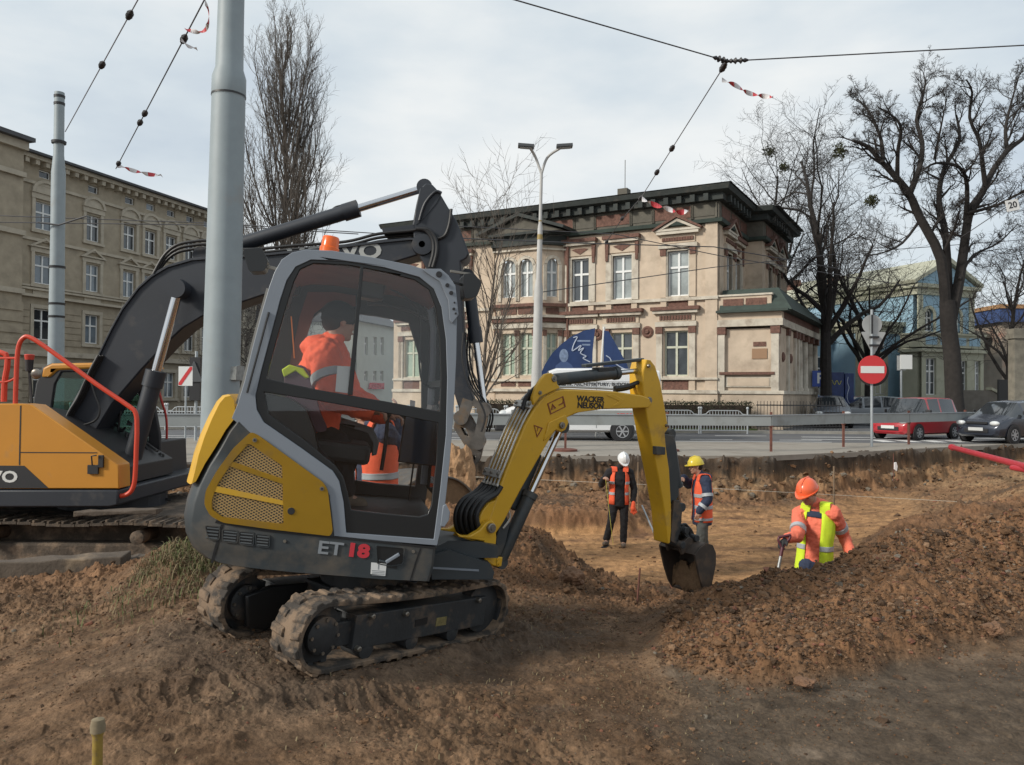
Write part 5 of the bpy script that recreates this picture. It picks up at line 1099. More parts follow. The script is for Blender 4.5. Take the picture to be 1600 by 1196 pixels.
wire('span wire with torn tape between the left pole and the thick pole', [a, b], .012, wirem, [(onw(a, b, 286, 60), d), (onw(a, b, 225, 177), d), (onw(a, b, 216, 190), d), (onw(a, b, 183, 255), d)])
p = onw(a, b, 286, 50); ribbon('red and white tape hanging from the wire beside the thick pole', [wpt(320, 2, 7.55), wpt(326, 22, 7.5), wpt(322, 45, 7.45), wpt(308, 50, 7.45), wpt(290, 46, 7.5)])
ribbon('short tape end fluttering at the insulator left of the thick pole', [wpt(283, 62, 7.5), wpt(293, 72, 7.45), wpt(308, 77, 7.45)], .06, step=5)
ribbon('red and white tape streaming over the tan tenement roof', [wpt(183, 259, 7.4), wpt(205, 266, 7.35), wpt(228, 272, 7.3), wpt(253, 275, 7.3)], .11)
j = wpt(1136, 96, 7.5); l = wpt(790, -4, 7.7); r_ = wpt(1640, 69, 7.7); dn = wpt(1001, 310, 7.0)
wire('left span wire rising from the central junction out of the top edge', [l, j], .012, ins=[(j+(l-j)*.03, l-j)])
wire('right span wire running from the central junction to the right edge', [j, r_], .012, ins=[(j+(r_-j)*.035, r_-j)])
wire('span wire dropping from the central junction towards the villa roof', [j, dn], .011, wirel, [(j+(dn-j)*.03, dn-j), (onw(j, dn, 1055, 235), dn-j), (onw(j, dn, 1029, 271), dn-j), (dn, dn-j)])
ribbon('red and white tape blowing right of the central junction', [wpt(1128, 125, 7.3), wpt(1150, 134, 7.25), wpt(1168, 145, 7.2), wpt(1190, 150, 7.15), wpt(1208, 152, 7.1)], .09)
ribbon('red and white tape in front of the villa cornice', [atY(1003, 311, 21), atY(1022, 320, 21), atY(1042, 326, 21), atY(1060, 332, 21), atY(1076, 330, 21)], .14, step=.3)
e1 = atY(972, 342, 26); e2 = atY(948, 378, 29)
wire('thin guy wire with insulators in front of the villa facade', [dn, e1, e2], .014, ins=[(e1, e2-e1), (e2, e2-e1)])
wire('upper tram contact wire across the tan tenement', [atY(-40, 336, 26), atY(330, 349, 26), atY(700, 372, 26)], .016)
wire('lower tram contact wire across the tan tenement', [atY(-40, 347, 24), atY(330, 352, 24), atY(560, 366, 24)], .016)
wire('upper wire sagging across the villa facade', [atY(700, 372, 26), atY(930, 381, 28), atY(1115, 386, 30), atY(1310, 420, 34)], .02)
wire('lower wire crossing the villa between the storeys', [atY(845, 457, 24), atY(1115, 418, 30), atY(1320, 396, 36), atY(1640, 372, 40)], .016)
wire('wire passing the villa windows towards the lamp post', [atY(700, 353, 27), atY(960, 366, 28), atY(1130, 401, 30), atY(1450, 452, 34)], .016)
q = atY(1582, 321, 20); wire('sagging wire carrying the numbered plate at the right edge', [atY(1500, 372, 24), atY(1590, 312, 20), atY(1640, 280, 17)], .012)
s_ = MB(); s_.box((-.16, -.01, -.14), (.16, .01, .14), signw); o = s_.build('number_plate_sign', None, 0); o.location = q; o.rotation_euler = (0, R(-12), 0); tag(o, 'small white plate with the number 20 hanging in the tree', 'sign')
text('20', .22, blackp, o, wall_m(0, -.013, 0), bold=.004)
wire('short bracket wire clamped to the thin left pole', [atY(60, 348, 18.8), atY(92, 352, 18.8), atY(135, 338, 18.8)], .02)
# ---------------------------------------------------------------- things lying in and round the pit
redp = mat('red plastic pipe', (.42, .03, .045), .4, nz=(2, .1))
a, b = atY(1487, 699, 23.5), atY(1660, 745, 14.3); s_ = MB(); s_.tube([a, b], .075, redp, 16); s_.tube([a-(b-a)*.004, a+(b-a)*.02], .09, redp, 16); tag(s_.build('plastic_pipe', None, loc=tuple(a)), 'long red plastic pipe reaching over the pit edge at the right', 'pipe')
a, b = atY(1582, 731, 17), atY(1660, 745, 15); s_ = MB(); s_.tube([a, b], .06, redp, 16); tag(s_.build('plastic_pipe', None, loc=tuple(a)), 'short end of a second red pipe under the long one', 'pipe')
strg = mat('white string', (.45, .42, .36), .8)
a, b, c = atY(735, 745, 17.2), atY(1000, 757, 15.5), atY(1640, 792, 14.0); s_ = MB(); s_.tube([a, b, c], .0045, strg, 4); tag(s_.build('string_line', None, loc=tuple(a)), 'thin taut string stretched across the pit', 'string')
wood = mat('weathered wood', (.20, .14, .09), .9, nz=(6, .25)); 
def stake(px, py0, py1, Y, r, label, m=wood, name='stake', lean=0):
    a = atY(px, py1, Y); b = atY(px+lean, py0, Y); s_ = MB(); s_.tube([a-Vector((0, 0, .1)), b], [r*1.1, r], m, 8); o = s_.build(name, None, loc=tuple(a)); tag(o, label, 'stake'); return o
stake(1303, 729, 790, 15.5, .018, 'thin wooden stake standing behind the orange helmet worker')
stake(997, 722, 800, 17, .012, 'thin stake holding the string behind the white helmet worker')
stake(992, 888, 972, 7.0, .008, 'thin rusty rod stuck in the soil left of the bucket', rust, 'steel_rod', lean=8)
stake(1396, 709, 746, 19, .008, 'thin rod with a white rag by the pit wall', rust, 'steel_rod')
a = atY(1399, 727, 18.9); s_ = MB(); s_.prism([(-.03, -.1), (.03, -.15), (.05, -.03), (.02, .07), (-.03, .06)], -.02, .02, tw_); o = s_.build('rag', None, 0, bevel=.008); o.location = a; tag(o, 'white rag tied to the rod at the pit wall', 'rag')
yl = mat('chipped yellow paint', (.30, .21, .045), .8, nz=(20, .3), dirt=((.2, .15, .1), 25, .56, .1, .8))
a = atY(153, 1124, 3.0)-Vector((0, 0, .262)); s_ = MB(); s_.lathe([(.018, -.5), (.018, .20), (.021, .205), (.025, .22), (.025, .245), (.018, .26), (.014, .262)], yl); s_.lathe([(.026, .215), (.027, .235), (.022, .262), (.0, .268)], mat('pale wood end', (.20, .16, .10), .9, nz=(30, .2)))
o = s_.build('peg', None, 40); o.location = a; tag(o, 'yellow painted wooden peg in the near left ground', 'peg')
# timber beams edging the big excavator's pit
tim = mat('old grey timber', (.085, .066, .05), .95, nz=(3, .25), dirt=((.30, .22, .14), 1.5, .60, .1, .5), bump=(18, .6, .02))
def beam(p, q, w_, h_, label):
    s_ = MB(); P = [p.lerp(q, i/8) for i in range(9)]; rd = random.Random(len(label)); d = (q-p).normalized(); n = Vector((-d.y, d.x, 0)).normalized(); rings = []
    for c in P:
        k = rd.uniform(-.012, .012); rings.append([c-n*w_/2+Vector((0, 0, -h_/2+k)), c+n*w_/2+Vector((0, 0, -h_/2)), c+n*w_/2+Vector((0, 0, h_/2+k)), c-n*w_/2+Vector((0, 0, h_/2-k))])
    s_.loft(rings, tim); o = s_.build('timber_beam', None, 0, bevel=.012, loc=tuple(p)); tag(o, label, 'beam', 'old timber beams by the big excavator')
beam(atY(-60, 898, 7.25), atY(198, 882, 7.35), .22, .20, 'long grey timber beam in front of the big excavator track')
beam(atY(195, 887, 7.5), atY(262, 876, 7.55), .2, .18, 'short dark timber beam beside the grass tuft')
beam(atY(120, 802, 9.3), atY(250, 798, 9.4), .2, .05, 'thin plank lying on the big excavator track')
# ---------------------------------------------------------------- the small yellow excavator (outlines lie in its own side planes)
mudc = (.13, .085, .055)
yel = mat('yellow machine paint', (.57, .325, .018), .42, nz=(2.2, .08), dirt=((.26, .165, .075), 4, .57, .14, .6), bump=(45, .06, .004))
ygr = mat('yellow side panel paint', (.54, .315, .022), .45, nz=(2, .06), dirt=((.30, .20, .10), 3.5, .52, .18, .5))
dgr = mat('dark grey machine paint', (.031, .039, .044), .5, nz=(2, .1), dirt=((.15, .115, .08), 3.2, .50, .2, .5), bump=(90, .12, .003))
lgr = mat('light grey cab paint', (.20, .226, .262), .38, nz=(2, .05), dirt=((.2, .18, .15), 4, .62, .1, .3))
bkr = mat('black rubber seal', (.010, .010, .011), .5)
bkp = mat('black cab trim', (.012, .013, .014), .35)
rubt = mat('muddy rubber track', (.045, .038, .032), .92, nz=(9, .3), dirt=((.21, .145, .095), 7, .43, .12, .9), bump=(40, .7, .01))
mudst = mat('muddy black steel', (.022, .024, .026), .65, nz=(4, .2), dirt=((.13, .09, .06), 5, .53, .12, .7), bump=(30, .4, .006))
chrome = mat('chromed rod', (.62, .62, .63), .12, 1)
hose = mat('black hose', (.014, .014, .015), .5, bump=(120, .3, .002))
pipem = mat('grey steel pipe', (.42, .41, .38), .4, .5, nz=(6, .15))
bolt = mat('bolt steel', (.25, .23, .2), .4, .8)
cabg = glass('cab glass', (.985, .99, .99), .8)
intr = mat('rust brown cab lining', (.20, .075, .045), .85, nz=(4, .2))
intd = mat('dark cab interior', (.02, .021, .022), .6)
ex = empty('mini_excavator', 'small yellow and dark grey tracked excavator with its boom lowered into the pit', 'excavator', M4=MX.M)
SD = -.49
def PP(pts, yl=SD): return MX.poly(pts, yl)
def sm(pts, n=4): return [tuple(p) for p in cr_([Vector((a, b)) for a, b in pts], n, True)]
def shell(name, poly, mat_, w=.49, cut=-.35, c0=1.06, c1=.20, parent=ex, bevel=.012, yc=0):
    """closed side outline lofted across the machine; the tail is rounded in plan"""
    mb = MB(); ts = [-1, -.97, -.9, -.8, -.65, -.45, -.2, .2, .45, .65, .8, .9, .97, 1]; rings = []
    for t in ts:
        k = c0-c1*abs(t)**5; inset = .012 if abs(t) == 1 else 0; cx = sum(p[0] for p in poly)/len(poly); cz = sum(p[1] for p in poly)/len(poly); ring = []
        for x, z in poly:
            X = cut+(x-cut)*k if x < cut else x
            ring.append((X+(cx-X)*inset*1.5, yc+t*w, z+(cz-z)*inset*1.5))
        rings.append(ring)
    n = len(poly); vs = [p for r_ in rings for p in r_]; fs = []
    for i in range(len(rings)-1):
        for j in range(n): a = i*n+j; b = i*n+(j+1) % n; fs.append((a, b, b+n, a+n))
    mb.add(vs, fs, mat_)
    tri = tessellate_polygon([[Vector((x, z, 0)) for x, z in [(p[0], p[2]) for p in rings[0]]]])
    for k in (0, len(rings)-1): mb.add(rings[k], [tuple(t) for t in tri], mat_)
    o = mb.build(name, parent, 0); bm = bmesh.new(); bm.from_mesh(o.data); bmesh.ops.remove_doubles(bm, verts=bm.verts, dist=1e-4); bmesh.ops.recalc_face_normals(bm, faces=bm.faces); bm.to_mesh(o.data); bm.free()
    o.data.polygons.foreach_set('use_smooth', [True]*len(o.data.polygons)); o.data.set_sharp_from_angle(angle=R(42)); return o
body = shell('body', PP([(364, 655), (386, 674), (508, 757), (517, 774), (523, 839), (600, 846), (681, 856), (678, 885), (671, 910), (600, 907), (540, 902), (460, 896), (400, 890), (360, 885), (335, 880), (312, 872), (294, 858), (284, 836), (282, 812), (287, 785), (298, 755), (314, 726), (333, 698), (349, 672)]), dgr)
hood = shell('rear_hood', PP([(356, 617), (362, 624), (364, 640), (362, 655), (349, 671), (333, 697), (314, 725), (299, 753), (292, 757), (297, 738), (303, 712), (313, 682), (326, 652), (338, 629), (347, 619)]), yel, w=.487, c0=1.10, c1=.16)
bl = MB(); bl.prism(PP([(640, 620), (600, 616), (400, 590), (372, 640), (364, 657), (386, 676), (508, 759), (520, 842), (660, 856), (690, 800)], SD), -.42, .42, intd)   # cab floor and rear bulkhead, seen as dark mass
# yellow louvre panel
def sub_grille(pts): return rnd(PP(pts, SD-.012), .012, 3)
g1 = sub_grille([(389, 693), (441, 728), (442, 749), (365, 722)]); g2 = sub_grille([(358, 728), (442, 757), (443, 783), (339, 760)]); g3 = rnd(PP([(336, 768), (443, 790), (443, 819), (347, 808), (331, 795), (331, 780)], SD-.012), .02, 3)
p_ = rnd(PP([(392, 675), (403, 680), (505, 754), (512, 765), (520, 830), (516, 838), (420, 827), (348, 817), (328, 806), (319, 789), (321, 768), (338, 737), (364, 701)], SD-.012), .02, 3)
gB = rnd(PP([(389, 693), (441, 728), (443, 819), (347, 808), (331, 796), (331, 781), (340, 757), (363, 722)], SD-.012), .012, 3)
mb = MB(); mb.prism([p_, gB], SD-.013, SD-.0005, ygr)
for rb_ in ([(356, 719), (446, 750), (446, 758), (353, 727)], [(334, 759), (448, 784), (448, 791), (331, 768)]): mb.prism(PP(rb_, SD-.012), SD-.0125, SD-.002, ygr); pn = mb.build('side_panel', ex, 35, bevel=.003)
def grille_mat():
    m = bpy.data.materials.new('perforated grille'); m.use_nodes = True; t = m.node_tree; b = t.nodes['Principled BSDF']; l = t.links.new
    tc = N(t, 'ShaderNodeTexCoord'); sp = N(t, 'ShaderNodeSeparateXYZ'); l(tc.outputs['Object'], sp.inputs[0])
    def mth(op, a, b_=None):
        n = N(t, 'ShaderNodeMath', operation=op)
        for i, v in enumerate((a, b_)):
            if v is None: continue
            if isinstance(v, (int, float)): n.inputs[i].default_value = v
            else: l(v, n.inputs[i])
        return n.outputs[0]
    x = mth('MULTIPLY', sp.outputs[0], 120.); z = mth('MULTIPLY', sp.outputs[2], 190.)
    a = mth('ABSOLUTE', mth('SINE', mth('ADD', x, z))); c = mth('ABSOLUTE', mth('SINE', mth('SUBTRACT', x, z)))
    h = mth('LESS_THAN', mth('MINIMUM', a, c), .58)
    mx = N(t, 'ShaderNodeMix', data_type='RGBA'); l(h, mx.inputs[0]); mx.inputs[6].default_value = (.012, .010, .008, 1); mx.inputs[7].default_value = (.38, .25, .095, 1); l(mx.outputs[2], b.inputs['Base Color']); b.inputs['Roughness'].default_value = .7
    bp = N(t, 'ShaderNodeBump'); bp.inputs['Distance'].default_value = .004; l(h, bp.inputs['Height']); l(bp.outputs[0], b.inputs['Normal']); return m
gm = grille_mat()
for g in (g1, g2, g3): mb = MB(); mb.prism(g, SD-.006, SD-.003, gm); mb.build('grille', pn, 0)
def disc(name, px, py, r, m, par, d=.01, yl=SD-.013, n=14, inner=None):
    q = MX.onY(px, py, yl); mb = MB(); mb.lathe([(r, 0), (r*.9, d), (.001, d)], m, (q.x, yl, q.z), (0, -1, 0), n)
    if inner: mb.lathe([(r*.55, d), (r*.5, d+.002), (.001, d+.002)], inner, (q.x, yl, q.z), (0, -1, 0), n)
    return mb.build(name, par)
for px, py in ((398, 688), (503, 764)): disc('bolt', px, py, .012, bolt, pn, .004, inner=blackp)
disc('lock', 455, 799, .02, blackp, pn, .004)
disc('bolt', 445, 846, .009, bolt, body, .004, SD-.001); disc('bolt', 646, 862, .010, bolt, body, .004, SD-.001)
etg2 = mat('dusty grey louvre', (.085, .095, .10), .6)
# vents in the skirt
for a, b_, c, d in ((321, 343, 822, 843), (348, 371, 828, 848), (374, 396, 831, 852), (400, 421, 835, 855)):
    P = rnd(PP([(a, c), (b_, c+2), (b_-1, d), (a+(6 if a < 330 else 1), d-2 if a > 330 else d)], SD), .012, 3); mb = MB(); 
    cx = sum(p[0] for p in P)/len(P); cz = sum(p[1] for p in P)/len(P); big = [(cx+(x-cx)*1.14, cz+(z-cz)*1.14) for x, z in P]
    xo = 0
    if a < 330: xo = .0
    mb.prism([big, P], SD-.006, SD+.03, dgr); mb.prism(P, SD-.001, SD+.01, bkr)
    z0, z1 = min(p[1] for p in P), max(p[1] for p in P); x0, x1 = min(p[0] for p in P), max(p[0] for p in P)
    for k in range(4): zz = z0+(z1-z0)*(k+.5)/4; mb.box((x0+.006, SD-.005, zz-.004), (x1-.006, SD+.0, zz+.003), etg2)
    mb.build('vent', body, 0)
TS = Matrix(((1, 0, 0, 0), (0, 0, -1, 0), (0, 1, 0, 0), (0, 0, 0, 1)))   # text lying on the near side plane
def side_text(s, px, py, size, m, par, yl=SD-.004, bold=.0, xs=1.0, rot=0, fr=MX, ext=.0015, align='CENTER'):
    q = fr.onY(px, py, yl); return text(s, size, m, par, Matrix.Translation((q.x, yl, q.z)) @ TS @ Matrix.Rotation(rot, 4, 'Z'), ext=ext, bold=bold, xs=xs, align=align)
etg = mat('lettering grey', (.22, .24, .26), .5); etr = mat('lettering red', (.50, .03, .045), .5)
side_text('ET', 516, 858, .098, etg, body, bold=.002, xs=1.3); side_text('18', 559, 861.5, .098, etr, body, bold=.005, xs=1.3)
# latch recess, stickers, seam lines
mb = MB(); P = rnd(PP([(588, 853), (631, 857), (629, 881), (610, 884), (590, 880)]), .012, 3); cx = sum(p[0] for p in P)/len(P); cz = sum(p[1] for p in P)/len(P)
mb.prism([[(cx+(x-cx)*1.08, cz+(z-cz)*1.1) for x, z in P], P], SD-.006, SD+.01, dgr); mb.prism(P, SD-.001, SD+.004, bkp); rc = mb.build('latch_recess', body, 0)
a, b_ = MX.onY(603, 879, SD-.01), MX.onY(624, 866, SD-.01); c_ = MX.onY(592, 876, SD-.01); mb = MB(); mb.bar(a, b_, .018, .02, lgr, up=(0, 1, 0)); mb.bar(c_, a, .012, .014, dgr, up=(0, 1, 0)); mb.build('latch_handle', body, 0, bevel=.004)
mb = MB(); mb.prism(PP([(580, 879), (604, 881), (602, 900), (579, 897)], SD), SD-.003, SD-.0008, signw); st_ = mb.build('sticker', body, 0)
mb = MB()
for k in range(4): z_ = 891+k*2.4; mb.prism(PP([(581, z_), (601, z_+1.3), (601, z_+2.2), (581, z_+.9)], SD), SD-.0042, SD-.0035, etg)
mb.prism(PP([(591, 881), (592.2, 881), (591.5, 890), (590.3, 890)], SD), SD-.0042, SD-.0035, etg); mb.build('sticker', body, 0)
mb = MB(); mb.prism(PP([(606, 882), (620, 884), (620, 889), (606, 887)], SD), SD-.003, SD-.0008, bkp); mb.build('sticker', body, 0)
mb = MB(); mb.prism(PP([(345, 820), (349, 820), (333, 880), (329, 879)], SD), SD-.002, SD-.0004, bkr); mb.prism(PP([(656, 857), (658.5, 857), (650, 882), (642, 908), (640, 907), (648, 880)], SD), SD-.002, SD-.0004, bkr)
mb.prism(PP([(338, 813), (420, 828), (520, 838), (682, 855), (682, 858), (520, 841), (420, 831.5), (336, 817)], SD), SD-.003, SD-.0004, bkr); mb.build('panel_seam', body, 0)
# ---- cab
OUT = [(362, 654), (371, 632), (382, 596), (394, 545), (408, 492), (420, 450), (429, 425), (440, 406), (456, 395), (478, 390), (520, 392), (580, 402), (640, 414), (680, 426), (700, 441), (709, 462), (714, 500), (713, 560), (709, 640), (703, 720), (696, 785), (690, 822), (683, 853), (600, 846), (522, 838), (517, 792), (510, 762), (480, 737), (420, 696), (386, 673)]
INN = [(401, 640), (399, 618), (408, 580), (424, 520), (438, 468), (448, 438), (462, 417), (486, 406), (540, 408), (600, 418), (655, 433), (678, 451), (690, 480), (697, 530), (699, 590), (697, 680), (688, 765), (678, 843), (541, 833), (537, 785), (530, 752), (520, 736), (470, 700), (412, 660)]
GLU = [(416, 592), (430, 540), (446, 484), (459, 441), (469, 421), (490, 412), (545, 415), (600, 425), (648, 438), (670, 453), (681, 482), (687, 530), (689, 590), (687, 643), (600, 627), (500, 610)]
GLL = [(413, 613), (500, 627), (600, 645), (684, 661), (682, 720), (674, 790), (668, 804), (655, 808), (600, 803), (549, 797), (543, 770), (536, 745), (524, 728), (478, 690), (420, 648)]
frame_ = MB(); frame_.prism([PP(OUT), PP(INN)], SD, SD+.055, lgr); cf_ = frame_.build('cab_frame', ex, 40, bevel=.012)
tr2 = MB(); tr2.prism([PP(INN, SD+.012), PP(GLU, SD+.012), PP(GLL, SD+.012)], SD+.012, SD+.04, bkp); trim = tr2.build('door_trim', ex, 40, bevel=.004)
mb = MB(); mb.prism(PP(GLU, SD+.02), SD+.022, SD+.026, cabg); mb.build('upper_pane', trim, 0)
mb = MB(); mb.prism(PP(GLL, SD+.02), SD+.022, SD+.026, cabg); mb.build('lower_pane', trim, 0)
mb = MB(); mb.prism(PP([(563, 417), (568, 418), (551, 618), (543, 617)], SD+.01), SD+.008, SD+.035, bkp); mb.build('sliding_window_post', trim, 0, bevel=.003)
# dark opaque lower front of the door and the bulkhead behind the seat
mb = MB(); mb.prism(PP([(412, 614), (450, 622), (478, 640), (490, 672), (497, 705), (522, 727), (478, 690), (420, 648)], SD+.05), SD+.05, SD+.36, bkp); mb.build('seat_box', ex, 0)
mb = MB(); mb.prism(PP([(430, 660), (520, 733), (545, 800), (680, 810), (684, 852), (522, 838), (508, 760), (440, 712)], SD+.06), SD+.06, .43, intd); mb.build('cab_floor', ex, 0)
FY = .43
farI = PP([(406, 636), (404, 610), (424, 530), (446, 452), (463, 420), (488, 410), (545, 413), (655, 437), (680, 456), (694, 530), (696, 600), (690, 740), (680, 800), (555, 790), (545, 760), (520, 728), (412, 655)])
farU = PP([(447, 600), (462, 520), (474, 478), (492, 462), (540, 462), (600, 470), (660, 482), (672, 520), (684, 560), (684, 650), (600, 640), (500, 622)])
farL = PP([(503, 640), (600, 655), (682, 668), (680, 730), (672, 790), (600, 785), (552, 778), (530, 735)])
def far(name, polys, m, y0=FY, y1=FY+.05, **k): mb = MB(); mb.prism(polys, y0, y1, m); return mb.build(name, ex, 40, **k)
far('far_side_frame', [PP(OUT), farU, farL], intd, FY+.001, FY+.06)
far('far_pillar_lining', [PP([(428, 600), (440, 540), (455, 470), (470, 425), (520, 425), (560, 432), (560, 452), (500, 452), (482, 466), (466, 515), (452, 600)])], intr, FY-.012, FY-.001)
mb = MB(); mb.prism(farU, FY+.02, FY+.024, cabg); mb.build('far_upper_pane', ex, 0)
mb = MB(); mb.prism(farL, FY+.02, FY+.024, cabg); mb.build('far_lower_pane', ex, 0)
# roof, front frame and windscreen, rear window: strips swept between the two sides
def strip(name, line, m, th, y0=-.435, y1=.431, bev=.004, crown=0, parent=ex, glassm=None):
    L_ = [Vector(p) for p in line]; nrm = []
    for i in range(len(L_)):
        d = (L_[min(i+1, len(L_)-1)]-L_[max(i-1, 0)]).normalized(); nrm.append(Vector((d.y, -d.x)))
    mb = MB(); ys = [y0, y0+.1, 0, y1-.1, y1] if crown else [y0, y1]; rings = []
    for yy in ys:
        c = crown*(1-(abs(yy)/abs(y1))**2) if crown else 0
        rings.append([((p-n*c).x, yy, (p-n*c).y) for p, n in zip(L_, nrm)]+[((p+n*th).x, yy, (p+n*th).y) for p, n in list(zip(L_, nrm))[::-1]])
    mb.loft(rings, m); return mb.build(name, parent, 40)
roofl = PP([(420, 450), (429, 425), (440, 406), (456, 395), (478, 390), (520, 392), (580, 402), (640, 414), (680, 426), (700, 441)])
strip('roof', [(a, b_-.004) for a, b_ in roofl], lgr, .05, crown=.02)
strip('roof_lining', [(a, b_-.06) for a, b_ in roofl[1:]], intr, .012)
fl = PP([(697, 447), (706, 464), (711, 500), (710, 560), (706, 640), (700, 720), (693, 785)])
strip('windscreen', [(a-.02, b_) for a, b_ in fl], cabg, .005)
for y0, y1 in ((-.435, -.40), (.385, .431)): strip('front_pillar', [(a-.01, b_) for a, b_ in fl], bkp if y0 < 0 else lgr, .035, y0, y1)
mb = MB(); q = MX.onY(702, 600, SD); mb.box((q.x-.03, -.43, q.z-.02), (q.x+.0, .43, q.z+.02), bkp); mb.build('windscreen_bar', ex, 0)
rl_ = PP([(371, 632), (382, 596), (394, 545), (408, 492), (420, 450)]); strip('rear_window', [(a+.02, b_) for a, b_ in rl_], cabg, -.005)
strip('rear_pillar', [(a-.015, b_) for a, b_ in rl_], mat('beige grey cab corner', (.26, .25, .225), .5), .03, -.46, -.36); strip('rear_pillar', rl_, intr, -.03, .37, .43)
mb = MB(); mb.tube([MX.onY(386, 614, SD-.01), MX.onY(404, 548, SD-.02), MX.onY(420, 488, SD-.005)], .006, hose, 6); mb.build('rear_window_seal', ex)
# bracket plate at the front top corner, lower hinge bulge, bolts
mb = MB(); mb.prism(PP([(660, 421), (688, 421), (700, 431), (711, 447), (716, 493), (706, 506), (702, 500), (700, 470), (686, 440), (664, 426)], SD), SD-.018, SD+.0, lgr); br = mb.build('corner_bracket', ex, 40, bevel=.003)
for px, py, r_ in ((686, 429, .018), (699, 446, .012), (705, 458, .012), (709, 483, .008), (712, 490, .006), (710, 473, .005)): disc('bolt', px, py, r_, blackp, br, .008, SD-.018)
mb = MB(); mb.prism(PP([(697, 788), (703, 800), (702, 812), (694, 824), (688, 822), (692, 790)], SD), SD-.006, SD+.05, lgr); mb.build('hinge_bulge', ex, 40, bevel=.004)
# beacon, work lights, mirror
q = MX.onY(515, 388, -.1); mb = MB(); mb.lathe([(.058, -.05), (.058, -.01), (.052, -.005), (.05, .05), (.045, .058), (.001, .06)], mat('orange beacon glass', (.75, .12, .01), .25), (q.x, -.1, q.z+.01), n=20); mb.build('beacon', ex)
q = MX.onY(402, 415, .2); mb = MB(); mb.prism(rnd([(q.x-.09, q.z+.07), (q.x+.02, q.z+.10), (q.x+.07, q.z+.03), (q.x+.06, q.z-.04), (q.x-.03, q.z-.06)], .02), .1, .25, bkp); mb.bar((q.x+.04, .17, q.z), (q.x+.16, .17, q.z-.01), .02, .02, bolt); mb.build('rear_work_light', ex, 40, bevel=.008)
q = MX.onY(731, 447, -.35); mb = MB(); mb.prism(rnd([(q.x-.05, q.z+.05), (q.x+.01, q.z+.07), (q.x+.07, q.z+.02), (q.x+.05, q.z-.07), (q.x-.02, q.z-.09)], .02), -.43, -.28, bkp); mb.bar((q.x-.12, -.4, q.z+.06), (q.x, -.38, q.z+.065), .014, .014, bolt); mb.bar((q.x-.1, -.4, q.z), (q.x, -.38, q.z-.01), .014, .014, bkp); mb.build('front_work_light', ex, 40, bevel=.008)
mb = MB(); a = MX.onY(648, 730, -.1); b_ = MX.onY(648, 802, -.1)
mm = mat('mirror glass', (.02, .045, .08), .08, spec=1); q0 = MX.onY(654, 688, .3); mb.bar((q0.x-.01, .3, q0.z-.14), (q0.x-.01, .3, q0.z-.5), .012, .012, bkp); mb.box((q0.x-.115, .29, q0.z-.16), (q0.x+.115, .315, q0.z+.16), bkp); mr = mb.build('far_mirror', ex, 0, bevel=.008)
mb = MB(); mb.box((q0.x-.105, .286, q0.z-.15), (q0.x+.105, .289, q0.z+.15), mm); mb.build('mirror_glass', mr, 0)
# seat, consoles, levers, belt
seatm = mat('plum grey seat fabric', (.10, .055, .075), .9, nz=(10, .2)); lime = mat('lime yellow fabric', (.50, .62, .02), .7)
A_ = PP([(446, 588), (462, 573), (482, 580), (500, 640), (510, 672), (470, 668), (456, 640)], -.12); mb = MB(); mb.prism(sm(A_), -.24, .24, seatm); mb.build('seat_back', ex, 50, bevel=.02)
mb = MB(); mb.prism(PP([(440, 578), (452, 570), (474, 576), (484, 590), (478, 592), (462, 580), (444, 590)], -.24), -.25, .25, lime); mb.build('lime_vest_on_seat', ex, 40, bevel=.006)
mb = MB(); q = MX.onY(500, 690, -.1); mb.box((q.x-.2, -.24, q.z-.1), (q.x+.3, .24, q.z+.02), intd); mb.build('seat_cushion', ex, 0, bevel=.03)
cons = MB(); cons.prism(PP([(487, 702), (490, 690), (507, 682), (516, 664), (528, 655), (578, 671), (586, 690), (582, 706), (560, 720), (548, 752), (500, 740)], .30), .26, .30, intd)
cons.prism([PP([(484, 704), (487, 688), (505, 680), (514, 658), (528, 650), (582, 668), (592, 690), (588, 710), (580, 712), (582, 692), (574, 677), (530, 662), (520, 668), (511, 688), (494, 694), (492, 706)], .30)], .24, .262, mat('mid grey plastic', (.13, .145, .15), .5)); cons.build('side_console', ex, 40, bevel=.006)
mb = MB(); mb.tube([MX.onY(596, 735, -.05), MX.onY(603, 690, -.05), MX.onY(606, 652, -.05)], .012, bkp, 8); mb.ell(MX.onY(606, 645, -.05), .025, .025, .04, bkp, 8); mb.build('control_lever', ex)
mb = MB(); mb.bar(MX.onY(455, 495, .3), MX.onY(460, 560, .3), .03, .006, mat('orange belt webbing', (.65, .22, .03), .7), up=(1, 0, 0)); mb.build('seat_belt', ex, 0)
mb = MB(); mb.tube(cr_([MX.onY(590, 400+40, .1), MX.onY(640, 470, .2), MX.onY(656, 500, .3), MX.onY(655, 560, .3), MX.onY(662, 600, .3), MX.onY(690, 606, .3)], 5), .008, hose, 6); mb.tube(cr_([MX.onY(575, 475, .1), MX.onY(600, 476, .15), MX.onY(640, 487, .25), MX.onY(668, 502, .35)], 5), .012, bkp, 6); mb.build('wiper_and_cables', ex)
mb = MB(); q = MX.onY(585, 455, .1); mb.box((q.x-.10, .0, q.z-.06), (q.x+.06, .2, q.z+.05), bkp); mb.build('radio', ex, 0, bevel=.015)
mb = MB(); mb.prism(PP([(455, 450), (470, 445), (468, 462), (452, 468)], .4), .38, .42, bkp); mb.build('speaker', ex, 0, bevel=.01)
mb = MB(); mb.prism(PP([(527, 572), (548, 573), (545, 615), (524, 612)], SD+.03), SD+.03, SD+.033, signw); mb.build('document_sheet', ex, 0)
